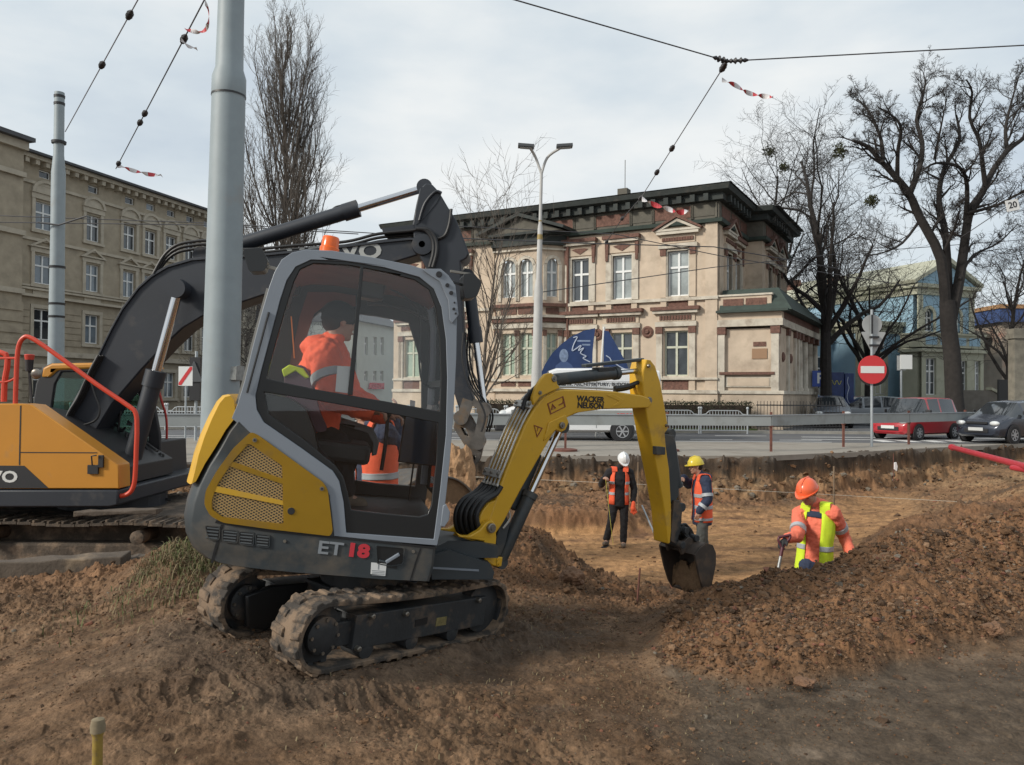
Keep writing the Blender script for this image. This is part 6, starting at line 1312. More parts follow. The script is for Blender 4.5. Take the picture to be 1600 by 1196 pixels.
mb = MB(); mb.prism(PP([(641, 625), (649, 627), (648, 640), (640, 639)], .3), .3, .305, signw); mb.prism(PP([(668, 632), (676, 634), (673, 645), (666, 643)], .3), .3, .305, signw); mb.build('paper_note', ex, 0)
# ---- front console, swing bracket, boom (the boom swings about the bracket post)
con = MB(); con.prism(PP([(672, 857), (700, 843), (745, 845), (776, 852), (776, 870), (700, 870), (690, 900)], -.18), -.22, .22, dgr); con.prism(PP([(672, 868), (700, 858), (765, 880), (771, 893), (768, 904), (740, 904), (674, 904)], -.24), -.27, .27, dgr)
con.prism(PP([(676, 886), (748, 890), (748, 893), (676, 889)], -.27), -.275, -.268, lgr); con.build('front_console', ex, 40, bevel=.012)
piv = MX.onY(763, 862, 0); BA = MXA @ Matrix.Rotation(R(26), 3, 'Z')
BF_ = Fr(MX.M @ Vector((piv.x, 0, piv.z)), BA)
bm_ = bpy.data.objects.new('boom_group', None); COL.objects.link(bm_)
bm_.parent = ex; bm_.matrix_local = MX.I @ BF_.M
def BP(pts, yl=-.08): return BF_.poly(pts, yl)
def bp_(name, polys, y0, y1, m, parent=bm_, bevel=.006, yl=None, smooth=40):
    mb = MB(); polys = [polys] if isinstance(polys[0][0], (int, float)) else polys
    mb.prism([BP(p, y0 if yl is None else yl) for p in polys], y0, y1, m); return mb.build(name, parent, smooth, bevel=bevel)
br_o = [(713, 832), (722, 838), (735, 838), (750, 829), (760, 817), (769, 813), (774, 819), (776, 840), (774, 862), (776, 885), (770, 884), (758, 876), (755, 868), (757, 846), (745, 844), (718, 840)]
sb = MB()
for y0, y1 in ((-.13, -.09), (.09, .13)): sb.prism(BP(br_o, -.13), y0, y1, yel)
sb.box((BP([(745, 845)], -.13)[0][0]-.02, -.1, BP([(745, 868)], -.13)[0][1]), (BP([(770, 845)], -.13)[0][0], .1, BP([(745, 845)], -.13)[0][1]), yel)
q = BF_.onY(776, 877, -.02); sb.lathe([(.05, -.03), (.05, .03), (.02, .03), (.02, -.03)], yel, (q.x, 0, q.z), (0, 0, 1), 16); swb = sb.build('swing_bracket', bm_, 40, bevel=.006)
def pin(px, py, r, y, par, m=bolt, d=.02, inner=blackp):
    q = BF_.onY(px, py, y); mb = MB(); mb.lathe([(r, -.02), (r, d), (r*.85, d+.004), (r*.8, d+.004)], m, (q.x, y, q.z), (0, -1, 0), 16); mb.lathe([(r*.82, d), (r*.8, d+.001), (.001, d+.001)], inner, (q.x, y, q.z), (0, -1, 0), 16); mb.lathe([(r*.4, d), (r*.38, d+.01), (.001, d+.01)], m, (q.x, y, q.z), (0, -1, 0), 8); return mb.build('pin', par)
pin(766, 825, .03, -.13, swb); pin(776, 880, .02, -.05, swb, yel)
boom_o = [(762, 836), (764, 815), (773, 788), (788, 745), (804, 705), (821, 665), (836, 638), (850, 621), (866, 612), (885, 609), (915, 610), (960, 612), (1003, 618), (1014, 622), (1019, 630), (1014, 638), (985, 639), (940, 640), (905, 645), (888, 652), (876, 663), (862, 682), (848, 706), (832, 734), (815, 764), (800, 792), (788, 815), (776, 833), (766, 838)]
boom = bp_('boom', boom_o, -.09, .09, yel, bevel=.012)
# root plate of the boom, wide and rounded
bp_('boom_root', [(764, 833), (752, 830), (748, 815), (753, 800), (764, 786), (775, 782), (776, 800), (772, 826)], -.085, .085, yel, boom)
bp_('cylinder_bracket', [(832, 622), (838, 604), (846, 592), (852, 585), (862, 583), (869, 589), (871, 600), (876, 606), (862, 612), (845, 620), (834, 634)], -.11, -.085, yel, boom); bp_('cylinder_bracket', [(832, 622), (838, 604), (846, 592), (852, 585), (862, 583), (869, 589), (871, 600), (876, 606), (862, 612), (845, 620), (834, 634)], .085, .11, yel, boom)
bp_('cylinder_lug', [(858, 660), (884, 648), (889, 660), (884, 672), (877, 676), (869, 672), (850, 690)], -.10, -.06, yel, boom, yl=-.10); bp_('cylinder_lug', [(858, 660), (884, 648), (889, 660), (884, 672), (877, 676), (869, 672), (850, 690)], .06, .10, yel, boom, yl=-.10)
for a in ((865, 592, .022), (843, 614, .014), (878, 665, .022)): pin(*a, -.105, boom, d=.008)
bp_('raised_rib', [(948, 618), (958, 616), (975, 625), (968, 633), (955, 637), (968, 627)], -.094, -.087, yel, boom, .002)
# cylinders
def ram(name, a, b_, f, r, rr, y=0, par=bm_, m=dgr, mr=None):
    A, B = BF_.onY(*a, y), BF_.onY(*b_, y); d = B-A; C = A+d*f; mb = MB(); mb.tube([A, A+d*.02, C-d*.04, C-d*.04, C, C], [r*.8, r, r, r*1.15, r*1.15, r*.8], m, 20); mb.lathe([(r*.9, -r*.9), (r*.9, r*.9)], m, A, (0, 1, 0), 14); o = mb.build(name, par)
    mb = MB(); mb.tube([C-d*.02, B], rr, chrome, 16); mb.lathe([(rr*1.7, -rr*1.6), (rr*1.7, rr*1.6)], m, B, (0, 1, 0), 14); mb.build('rod', o); return o
ram('boom_cylinder', (780, 878), (877, 667), .50, .045, .024)
ram('stick_cylinder', (863, 594), (1012, 578), .66, .042, .02)
bp_('cylinder_guard', [(838, 705), (847, 712), (826, 765), (812, 792), (808, 800), (798, 792), (812, 770)], .03, .09, dgr)
bp_('cylinder_guard', [(775, 845), (783, 812), (792, 806), (797, 818), (790, 850), (783, 868), (776, 872)], -.05, .06, dgr)
mb = MB(); mb.bar(BF_.onY(912, 572, 0), BF_.onY(1003, 562, 0), .05, .022, dgr); mb.bar(BF_.onY(930, 578, 0), BF_.onY(956, 577, 0), .07, .03, bkp); mb.build('cylinder_cover', bm_, 0, bevel=.004)
mb = MB(); 
# hard pipes along the boom with clamps, rubber hoses at the root
edge = [Vector(p) for p in cr_([Vector(p) for p in BP([(782, 762), (788, 745), (804, 705), (821, 665), (836, 638), (850, 621), (866, 612), (885, 609), (915, 610), (960, 612)], -.09)], 3)]
def on_edge(i, y, h):
    a, b = edge[max(i-1, 0)], edge[min(i+1, len(edge)-1)]; d = (b-a).normalized(); n = Vector((-d.y, d.x)); p = edge[i]+n*h; return Vector((p.x, y, p.y))
pp = MB()
for k in range(5):
    y = -.072+.036*k; last = len(edge)-1 if k in (0, 1) else 15
    pp.tube([on_edge(i, y, .016) for i in range(0, last+1)], .0072, pipem, 8)
split_build(pp, 'hard_pipe', bm_)
for i in (3, 12):
    mb = MB(); A, B = on_edge(i, -.09, .03), on_edge(i, .09, .03); d = (edge[i+1]-edge[i-1]).normalized(); mb.bar(A, B, .05, .014, pipem, up=(-d.y, 0, d.x))
    for f in (.12, .5, .88): c = A.lerp(B, f); mb.lathe([(.011, 0), (.011, .018), (.001, .018)], bolt, c, (-d.y, 0, d.x), 6)
    mb.build('pipe_clamp', bm_, 0, bevel=.003)
hs_ = MB()
PF = [BF_.onY(a, b, .085) for a, b in ((760, 750), (744, 768), (724, 781), (713, 800), (714, 824), (726, 840), (742, 846))]; PN = [BF_.onY(a, b, -.085) for a, b in ((783, 760), (775, 772), (757, 784), (745, 803), (747, 822), (756, 838), (768, 842))]
for k in range(5):
    t = k/4; hs_.tube(cr_([a.lerp(b, t) for a, b in zip(PF, PN)], 5), .0165, hose, 10)
for k in range(5): y = -.072+.036*k; hs_.tube([on_edge(0, y, .016), on_edge(1, y, .016)], .012, pipem, 8)
split_build(hs_, 'hydraulic_hose', bm_)
hs_ = MB()
for k in range(3): hs_.tube(cr_([BF_.onY(a+k*3, b_+k*2, -.03+.03*k) for a, b_ in ((816, 640), (822, 622), (834, 608), (846, 600), (858, 597))], 5), .014, hose, 8)
for k in range(2): hs_.tube(cr_([BF_.onY(a, b_+k*3, -.02+.04*k) for a, b_ in ((960, 607), (980, 604), (998, 598), (1008, 604), (1006, 612))], 5), .016, hose, 8)
hs_.tube(cr_([BF_.onY(a, b_, -.07) for a, b_ in ((776, 812), (788, 795), (795, 800), (796, 812), (786, 826))], 5), .007, pipem, 6); split_build(hs_, 'hydraulic_hose', bm_)
# decals on the boom
dec = mat('decal red brown', (.20, .05, .02), .6); deb = mat('decal black', (.015, .013, .012), .6)
def btext(s, px, py, size, m, rot, bold=.001, xs=1, yl=-.0915): q = BF_.onY(px, py, yl); return text(s, size, m, boom, Matrix.Translation((q.x, yl, q.z)) @ TS @ Matrix.Rotation(rot, 4, 'Z'), ext=.001, bold=bold, xs=xs)
rt = R(7.6)-R(2)
btext('WACKER', 923, 624.5, .054, deb, rt+R(-1), .002, 1.12); btext('NEUSON', 923, 634.5, .054, deb, rt+R(-1), .002, 1.12)
def loopbar(pts, m, w_=.005, name='decal'):
    P = BP(pts, -.0915); mb = MB(); c = Vector((sum(p[0] for p in P)/len(P), sum(p[1] for p in P)/len(P)))
    inn = [tuple(c+(Vector(p)-c)*(1-w_*2.2/max(.03, (Vector(p)-c).length))) for p in P]; mb.prism([P, inn], -.0935, -.0905, m); return mb.build(name, boom, 0)
loopbar([(855, 631), (880, 619), (884, 636), (860, 648)], dec); loopbar([(834, 664), (848, 669), (839, 684)], dec)
loopbar([(861, 641), (863, 631), (869, 638)], dec, .003); btext('!', 840, 671, .04, dec, R(-10), .001); btext('A', 864, 636, .045, dec, R(30), .0005)
mb = MB(); q = BP([(873, 634), (880, 630), (880, 625), (878, 625)], -.0915); mb.prism([(q[0][0], q[0][1]), (q[1][0], q[1][1]-.004), (q[1][0], q[1][1]+.03), (q[1][0]-.006, q[1][1]+.03), (q[1][0]-.006, q[1][1]+.002), (q[0][0], q[0][1]+.006)], -.0935, -.0905, dec); mb.build('decal', boom, 0)
# stick
st_side = [(1010, 562), (1017, 563), (1024, 572), (1032, 597), (1038, 630), (1043, 660), (1044, 670), (1039, 677), (1041, 700), (1046, 735), (1049, 790), (1049, 830), (1047, 850), (1043, 850), (1039, 802), (1030, 751), (1018, 692), (1009, 640), (1005, 610), (1005, 580)]
stk = bp_('stick', st_side, -.07, .07, yel, bevel=.008)
for a in ((1013, 572, .014), (1014, 626, .026), (1041, 665, .012)): pin(*a, -.072, stk, d=.008)
bp_('small_box', [(1026, 698), (1040, 699), (1040, 711), (1026, 711)], -.11, -.07, dgr, stk, .004)
ram('bucket_cylinder', (1044, 678), (1062, 792), .72, .045, .02, y=0)
bp_('cylinder_guard', [(1037, 678), (1050, 680), (1056, 690), (1060, 730), (1061, 775), (1052, 790), (1044, 780), (1042, 730)], -.045, .045, dgr)
lk = MB()
for y in (-.07, .045): lk.prism(BP([(1054, 782), (1062, 782), (1066, 800), (1064, 830), (1056, 850), (1048, 846), (1050, 820)], y), y, y+.025, mudst)
for y in (-.05, .03): lk.bar(BF_.onY(1060, 824, y), BF_.onY(1082, 850, y), .03, .04, mudst, up=(0, 1, 0))
for a in ((1058, 826), (1074, 838), (1052, 848), (1082, 850)): q = BF_.onY(*a, 0); lk.lathe([(.028, -.1), (.028, .1)], mudst, (q.x, 0, q.z), (0, 1, 0), 12)
lk.build('bucket_linkage', bm_, 40, bevel=.004)
hs_ = MB()
for k in range(4): hs_.tube(cr_([BF_.onY(a+k*2, b_+k*2, -.04+.03*k) for a, b_ in ((1048, 790), (1060, 818), (1072, 820), (1078, 836), (1068, 850), (1056, 842))], 5), .010, hose, 6)
split_build(hs_, 'hydraulic_hose', bm_)
# ladle: its mouth faces back to the machine; cross section traced on the near cheek, swept over the width
BW = .183
mudst_ = mudst; mudst = mat('worn brown bucket steel', (.055, .042, .034), .6, .2, nz=(5, .3), dirt=((.16, .10, .06), 7, .5, .15, .6), bump=(30, .3, .004)); bs = MB(); cheek = [(1086, 868), (1094, 856), (1104, 849), (1114, 852), (1119, 864), (1119, 882), (1115, 902), (1111, 922), (1106, 936), (1100, 925), (1093, 902)]
sec = BP(cheek, -BW)
bs.prism(sec, -BW, -BW+.018, mudst); bs.prism(sec, BW-.018, BW, mudst)
back = [sec[i] for i in (0, 1, 2, 3, 4, 5, 6, 7, 8)]
cx = sum(p[0] for p in sec)/len(sec); cz = sum(p[1] for p in sec)/len(sec)
inn = [(cx+(x-cx)*.86, cz+(z-cz)*.93) for x, z in back]
bs.prism(back+inn[::-1], -BW+.002, BW-.002, mudst)
for y in (-.08, .055): bs.prism([(sec[0][0]-.02, sec[0][1]-.02), (sec[0][0]-.06, sec[0][1]+.05), (sec[1][0]-.02, sec[1][1]+.06), (sec[2][0], sec[2][1]+.0), (sec[1][0]+.02, sec[1][1]-.02)], y, y+.025, mudst)
bkt = bs.build('bucket', bm_, 40, bevel=.003)
mudst = mudst_; sl = MB(); sandm = mat('sand load', (.19, .115, .062), .95, nz=(20, .2), bump=(60, .8, .01)); q = sec[9]; sl.loft([[(q[0]+.05+.03*math.cos(a)*k1, y, q[1]+.07+.10*math.sin(a)*k1+.022*math.sin(y*47+a*2)+.012*math.sin(y*90+a*5)) for a in [2*math.pi*i/14 for i in range(14)]] for y, k1 in [(-BW+.02+(2*BW-.04)*j/14, .8+.3*math.sin(math.pi*j/14)+.08*math.sin(j*2.3)) for j in range(15)]], sandm); sl.build('sand_load', bkt)
# ---- undercarriage
um = bpy.data.objects.new('undercarriage_group', None); COL.objects.link(um); um.parent = ex; um.matrix_local = MX.I @ UC.M
WB, RR, ZC = .66, .172, .187   # half wheelbase, belt radius, axle height
def track_path(n=120):
    per = 4*WB+2*math.pi*RR; o = []
    for i in range(n):
        s = per*i/n
        if s < 2*WB: o.append((-WB+s, ZC+RR, 0, s))           # top run, sagging a little
        elif s < 2*WB+math.pi*RR: a = math.pi/2-(s-2*WB)/RR; o.append((WB+RR*math.cos(a), ZC+RR*math.sin(a), 1, s))
        elif s < 4*WB+math.pi*RR: o.append((WB-(s-2*WB-math.pi*RR), ZC-RR, 0, s))
        else: a = -math.pi/2-(s-4*WB-math.pi*RR)/RR; o.append((-WB+RR*math.cos(a), ZC+RR*math.sin(a), 1, s))
    out_ = []
    for x, z, k, s in o:
        if z > ZC+RR*.999 and abs(x) < WB: z -= .022*math.sin((x+WB)/(2*WB)*math.pi)
        out_.append((x, z))
    return out_
def tracks(yc, side):
    P = track_path(132); n = len(P); w2 = .112; mb = MB(); rings = []
    for i in range(n):
        a, b_ = Vector(P[i-1]), Vector(P[(i+1) % n]); d = (b_-a).normalized(); nn = Vector((-d.y, d.x)); p = Vector(P[i])
        rings.append([(p.x+nn.x*h, yc+y, p.y+nn.y*h) for y, h in ((-w2, -.012), (-w2, .012), (w2, .012), (w2, -.012))])
    rings.append(rings[0]); mb.loft(rings, rubt, True, False)
    rd = random.Random(int(yc*100)+7)
    for i in range(0, n, 3):   # staggered chevron lugs
        a, b_ = Vector(P[i-1]), Vector(P[(i+1) % n]); d = (b_-a).normalized(); nn = Vector((-d.y, d.x)); p = Vector(P[i]); od = (i//3) % 2
        for s in (-1, 1):
            y0, y1 = (0.015*s, w2*s) if od == (s > 0) else (.045*s, w2*1.0*s)
            h = .025+rd.uniform(-.004, .004); L_ = .023+rd.uniform(-.003, .003); sk = .012*s
            def pt_(t, yy, hh): return (p.x+d.x*t+nn.x*hh, yc+yy, p.y+d.y*t+nn.y*hh)
            vs = [pt_(-L_-.004, y0, .01), pt_(L_+.004, y0, .01), pt_(L_+sk*s+.004, y1, .01), pt_(-L_+sk*s-.004, y1, .01), pt_(-L_*.7, y0, h), pt_(L_*.7, y0, h), pt_(L_*.7+sk*s, y1*.97, h), pt_(-L_*.7+sk*s, y1*.97, h)]
            mb.add(vs, [(0, 1, 2, 3), (7, 6, 5, 4), (0, 4, 5, 1), (1, 5, 6, 2), (2, 6, 7, 3), (3, 7, 4, 0)], rubt)
    mb.build('track', um, 30, bevel=.004)
    f = MB(); f.box((-WB+.20, yc-.085, ZC-.10), (WB-.02, yc+.085, ZC+.085), mudst); f.box((-WB+.10, yc-.05, ZC-.08), (-WB+.22, yc+.05, ZC+.05), mudst)
    for x, z in ((-WB+.30, ZC+.075), (WB-.12, ZC+.075), (-WB+.23, ZC-.09), (-.1, ZC+.06)): f.lathe([(.016, -.02), (.016, .02)], bolt, (x, yc-.095 if yc < 0 else yc-.095, z), (0, 1, 0), 8)
    fr_ = f.build('track_frame', um, 0, bevel=.01)
    if yc < 0:
        s_ = MB(); s_.prism([[(-.0, ZC-.03), (.10, ZC-.025), (.10, ZC+.015), (.0, ZC+.01)]], yc-.088, yc-.084, bkr); s_.build('slot', fr_, 0)
        s_ = MB(); s_.box((.18, yc-.088, ZC-.05), (.27, yc-.084, ZC+.0), mat('worn yellow sticker', (.16, .13, .05), .8, nz=(30, .4))); s_.build('sticker', fr_, 0)
    s_ = MB(); ax = -1 if yc < 0 else -1
    s_.lathe([(.148, -.03), (.148, .03), (.10, .04), (.10, .075), (.085, .085), (.03, .088), (.001, .088)], mudst, (-WB, yc, ZC), (0, -1, 0), 28)
    for k in range(11): a = 2*math.pi*k/11; s_.box((-WB+.15*math.cos(a)-.018, yc-.03, ZC+.15*math.sin(a)-.018), (-WB+.15*math.cos(a)+.018, yc+.03, ZC+.15*math.sin(a)+.018), mudst)
    for k in range(8): a = 2*math.pi*k/8; s_.lathe([(.010, .075), (.010, .092), (.001, .092)], bolt, (-WB+.085*math.cos(a), yc, ZC+.085*math.sin(a)), (0, -1, 0), 6)
    s_.build('sprocket', um, 35)
    s_ = MB(); s_.lathe([(.155, -.04), (.155, .04), (.12, .045), (.06, .06), (.001, .06)], mudst, (WB, yc, ZC), (0, -1, 0), 26); s_.build('idler', um, 35)
    for k in range(3):
        s_ = MB(); s_.lathe([(.05, -.08), (.05, .08), (.02, .085)], mudst, (-.35+k*.35, yc, ZC-.115), (0, -1, 0), 16); s_.build('roller', um, 35)
for yc, sd in ((-.378, -1), (.31, 1)): tracks(yc, sd)
mb = MB(); mb.box((-.3, -.27, ZC-.06), (.3, .2, ZC+.12), mudst); mb.lathe([(.27, ZC+.1), (.27, ZC+.22), (.24, ZC+.24)], mudst, n=24); mb.prism([(-WB-.02, ZC-.12), (-WB+.1, ZC-.15), (-.3, ZC-.05), (-.3, ZC+.10), (-WB+.1, ZC+.10), (-WB-.06, ZC+.06)], .16, .20, bkp); mb.build('chassis', um, 40, bevel=.01)
mb = MB(); mb.prism([(WB+.12, ZC-.17), (WB+.16, ZC-.17), (WB+.2, ZC+.10), (WB+.16, ZC+.10)], -.45, .43, mudst); mb.box((.2, -.22, ZC-.03), (WB+.16, -.15, ZC+.03), mudst); mb.box((.2, .10, ZC-.03), (WB+.16, .17, ZC+.03), mudst); mb.build('dozer_blade', um, 0, bevel=.006)

def flatten(g):
    bpy.context.view_layer.update(); par = g.parent
    for c in list(g.children):
        mw = g.matrix_local @ c.matrix_local; c.parent = par; c.matrix_parent_inverse = Matrix.Identity(4); c.matrix_local = mw
    bpy.data.objects.remove(g)
flatten(bm_); flatten(um)
# ---------------------------------------------------------------- the big excavator behind, its side parallel to the picture
org = mat('orange yellow machine paint', (.50, .215, .022), .45, nz=(1.2, .06), dirt=((.28, .17, .08), 2.5, .60, .12, .45))
chg = mat('charcoal machine paint', (.019, .023, .031), .5, nz=(1.5, .12), dirt=((.10, .085, .07), 2.2, .58, .14, .4), bump=(60, .1, .003))
hrd = mat('orange red handrail paint', (.56, .05, .02), .45)
stg = mat('bare worn steel', (.12, .11, .10), .6, .4, nz=(6, .3), dirt=((.20, .14, .09), 5, .5, .15, .8))
BG = Fr((-5.6, 9.8, -.85), Matrix.Identity(3))
bx = empty('crawler_excavator', 'big orange and charcoal crawler excavator with its black arched boom over the cab', 'excavator', M4=BG.M)
def bp2(name, polys, y0, y1, m, par=bx, bev=.012, smooth=40, yl=None, rr=0):
    polys = [polys] if isinstance(polys[0][0], (int, float)) else polys; mb = MB()
    P = [BG.poly(p, y0 if yl is None else yl) for p in polys]
    if rr: P = [rnd(p, rr, 3) for p in P]
    mb.prism(P, y0, y1, m); return mb.build(name, par, smooth, bevel=bev)
bd2 = bp2('body', [(-190, 632), (32, 631), (50, 633), (185, 727), (186, 764), (-190, 764)], 0, .30, org)
bp2('engine_body', [(-190, 640), (-60, 640), (30, 655), (120, 705), (170, 735), (170, 764), (-190, 764)], .31, 1.85, blackp, yl=0)
bp2('chassis_skirt', [(-190, 766), (184, 766), (184, 790), (170, 793), (-190, 793)], -.02, 2.9, chg, bev=.02)
bp2('side_decal', [(-120, 727), (38, 728), (76, 763), (-120, 763)], -.004, .0, blackp, bd2, 0, 0, yl=0)
mb = MB()
for a in ([(31.5, 634), (33.5, 634), (31.5, 727), (29.5, 727)], [(32, 706.5), (152, 707), (152, 708.5), (32, 708)]): mb.prism(BG.poly(a, 0), -.003, -.0005, blackp)
mb.build('panel_seam', bd2, 0)
q = BG.onY(-6, 746, 0); text('VOLVO', .19, mat('white lettering', (.6, .6, .58), .5), bd2, Matrix.Translation((q.x-.13, -.006, q.z)) @ TS, bold=.006, xs=1.25)
mb = MB(); q = BG.onY(146, 733, 0); mb.box((q.x-.06, -.03, q.z-.06), (q.x+.07, 0, q.z+.05), blackp); mb.box((q.x+.07, -.03, q.z+.02), (q.x+.13, 0, q.z+.17), blackp); mb.tube([(q.x, -.03, q.z+.05), (q.x, -.05, q.z+.16), (q.x+.06, -.05, q.z+.17)], .01, blackp, 6); mb.build('door_latch', bd2, 0, bevel=.01)
# handrails
def rail(pts, r, yl=.05, n=4, m=hrd, name='handrail', par=bx): mb = MB(); mb.tube(cr_([BG.onY(a, b, yl) for a, b in pts], n), r, m, 10); return mb.build(name, par)
rail([(24, 634), (25, 600), (28, 548), (36, 529), (50, 529), (90, 556), (150, 600), (200, 634), (212, 646), (214, 670), (213, 700), (211, 745), (207, 764), (198, 773), (184, 776)], .028)
rail([(6, 628), (7, 600), (9, 554), (-40, 553)], .035, .12); rail([(-40, 560), (25, 560)], .016, .1); rail([(-20, 597), (10, 597), (25, 590)], .014, .1)
rail([(245, 598), (252, 625), (260, 655), (260, 700), (258, 733)], .018, 2.6, name='hanging_red_hose', m=mat('red hose', (.5, .04, .03), .5))
# mirror with orange lamp on the deck
mb = MB(); q = BG.onY(46, 560, .4); mb.lathe([(.05, 0), (.06, .06), (.05, .07)], mat('red lamp cap', (.5, .06, .04), .4), (q.x, .4, q.z-.02)); mb.lathe([(.04, -.15), (.05, 0)], blackp, (q.x, .4, q.z-.02)); mb.bar((q.x, .4, q.z-.14), (q.x+.05, .4, q.z-.7), .025, .025, blackp); mb.ell((q.x+.1, .38, q.z-.2), .07, .03, .07, bolt, 8); mb.build('deck_lamp', bx)
# cab on the far side
CY0, CY1 = 1.85, 2.85
cabp = [(48, 652), (56, 600), (66, 574), (80, 568), (200, 566), (222, 590), (240, 625), (250, 680), (253, 762), (60, 762), (44, 700)]
wind1 = [(86, 600), (96, 582), (190, 580), (208, 600), (226, 640), (232, 690), (82, 690), (80, 640)]
bp2('cab_side', [cabp, wind1], CY0, CY0+.06, blackp, rr=0, bev=.02); bp2('cab_far_side', [cabp, wind1], CY1, CY1+.06, blackp, bev=.01)
gl2 = glass('green tinted glass', (.62, .74, .70), .8)
bp2('cab_window', wind1, CY0+.02, CY0+.03, gl2, bev=0); bp2('cab_far_window', wind1, CY1+.02, CY1+.03, gl2, bev=0)
bp2('cab_roof', [(64, 590), (66, 575), (80, 568), (200, 566), (208, 574), (90, 579), (78, 590)], CY0-.02, CY1+.08, org, bev=.03)
bp2('cab_floor', [(46, 690), (250, 690), (253, 762), (60, 762)], CY0+.06, CY1, blackp, bev=.02)
for a in ([(150, 580), (156, 580), (156, 700), (150, 700)],): bp2('cab_pillar', a, CY0-.005, CY0+.06, blackp, bev=0)
mb = MB(); q = BG.onY(165, 665, 2.3); mb.box((q.x-.2, 2.1, q.z-.35), (q.x+.0, 2.6, q.z+.4), intd); mb.box((q.x-.2, 2.1, q.z-.4), (q.x+.4, 2.6, q.z-.25), intd); mb.build('seat', bx, 0, bevel=.05)
mb = MB(); q = BG.onY(233, 750, CY0-.01); mb.box((q.x-.06, CY0-.012, q.z-.04), (q.x+.06, CY0-.008, q.z+.04), signw); mb.build('sticker', bx, 0)
# boom
BY0, BY1 = 1.22, 1.72
bo_ = [(98, 655), (120, 615), (140, 580), (155, 553), (175, 512), (192, 481), (217, 448), (237, 430), (262, 415), (300, 404), (340, 401), (420, 396), (500, 388), (560, 381), (600, 376), (640, 372), (664, 374), (673, 384), (668, 394), (640, 403), (600, 415), (540, 432), (470, 449), (410, 462), (374, 474), (317, 494), (287, 512), (257, 540), (222, 577), (175, 632), (140, 690), (108, 700), (95, 680)]
bm2 = bp2('boom', bo_, BY0, BY1, chg, bev=.02, yl=BY0)
bp2('boom_edge_plate', bo_[3:17]+[(x+1, y+4) for x, y in bo_[3:17][::-1]], BY0-.03, BY1+.03, chg, bm2, .005, yl=BY0)
q = BG.onY(523, 397, BY0); text('VOLVO', .30, mat('grey boom lettering', (.35, .36, .35), .5), bm2, Matrix.Translation((q.x, BY0-.006, q.z)) @ TS @ Matrix.Rotation(R(4), 4, 'Z'), bold=.01, xs=1.3)
for a, r_ in (((280, 452), .14), ((661, 383), .16), ((660, 383), .09)): mb = MB(); q = BG.onY(*a, BY0); mb.lathe([(r_, 0), (r_*.9, .06), (r_*.5, .065), (.001, .065)], chg, (q.x, BY0, q.z), (0, -1, 0), 20); mb.build('pin_boss', bm2)
def ram2(name, a, b_, f, r, rr, y, m=chg):
    A, B = BG.onY(*a, y), BG.onY(*b_, y); d = B-A; C = A+d*f; mb = MB(); mb.tube([A, C-d.normalized()*.22, C-d.normalized()*.22, C, C], [r, r, r*1.18, r*1.18, r*.8], m, 22); mb.lathe([(r*1.1, -r), (r*1.1, r)], m, A, (0, 1, 0), 16); o = mb.build(name, bx)
    mb = MB(); mb.tube([C-d.normalized()*.05, B], rr, chrome, 18); mb.lathe([(rr*2, -rr*1.6), (rr*2, rr*1.6)], m, B, (0, 1, 0), 18); mb.build('rod', o)
ram2('boom_cylinder', (192, 772), (279, 452), .60, .115, .065, 1.0); ram2('boom_cylinder', (192, 772), (279, 452), .60, .115, .065, 2.0-.05)
ram2('stick_cylinder', (318, 400), (664, 294), .70, .105, .055, 1.47)
st2 = [(665, 286), (676, 289), (686, 300), (700, 324), (713, 344), (725, 375), (733, 396), (729, 404), (720, 409), (722, 470), (726, 540), (732, 600), (741, 625), (732, 644), (718, 642), (705, 600), (690, 500), (672, 430), (656, 402), (646, 372), (644, 352), (650, 320), (656, 295)]
s2 = bp2('stick', st2, 1.20, 1.74, chg, bev=.02, yl=1.2)
bp2('stick_ear', [(658, 292), (690, 303), (682, 318), (664, 340), (650, 352), (650, 330)], 1.19, 1.2, chg, s2, 0, yl=1.2)
ram2('bucket_cylinder', (731, 432), (757, 640), .50, .085, .045, 1.47)
cp = bp2('coupler', [[(708, 668), (713, 648), (727, 642), (737, 655), (752, 684), (757, 690), (750, 720), (742, 730), (736, 724), (728, 700)], [(720, 668), (728, 670), (732, 682), (726, 680)], [(738, 712), (744, 713), (741, 720)]], 1.25, 1.7, stg, bev=.01, yl=1.25)
lk = MB()
for y in (1.2, 1.68): lk.bar(BG.onY(757, 640, y), BG.onY(748, 686, y), .14, .05, stg, up=(0, 1, 0)); lk.bar(BG.onY(738, 628, y), BG.onY(760, 640, y), .10, .05, stg, up=(0, 1, 0)); lk.bar(BG.onY(732, 625, y), BG.onY(722, 655, y), .16, .05, stg, up=(0, 1, 0))
for a in ((748, 690), (722, 652), (757, 640)): q = BG.onY(*a, 1.47); lk.lathe([(.10, -.3), (.10, .3)], stg, (q.x, 1.47, q.z), (0, 1, 0), 18)
lk.build('linkage', bx, 40)
def hz_(pts, r=.02, y=1.15, n=6, name='hydraulic_hoses', m=hose): return [BG.onY(a, b, y) for a, b in pts], r
hb_ = MB()
for k in range(3): hb_.tube(cr_([BG.onY(a, b+k*6, 1.2+.1*k) for a, b in ((240, 428), (256, 400), (275, 384), (300, 378), (330, 377), (380, 390), (460, 384), (540, 378), (590, 366), (640, 361), (655, 358))], 5), .022, hose, 8)
for k in range(2): hb_.tube(cr_([BG.onY(a+k*5, b, 1.15) for a, b in ((650, 358), (665, 360), (676, 375), (677, 395), (671, 418))], 5), .028, hose, 8)
hb_.tube(cr_([BG.onY(a, b, 1.17) for a, b in ((655, 345), (664, 318), (680, 300), (690, 302))], 5), .02, chg, 8); hb_.tube(cr_([BG.onY(a, b, 1.17) for a, b in ((705, 327), (702, 350), (695, 368), (682, 374))], 5), .022, hose, 8)
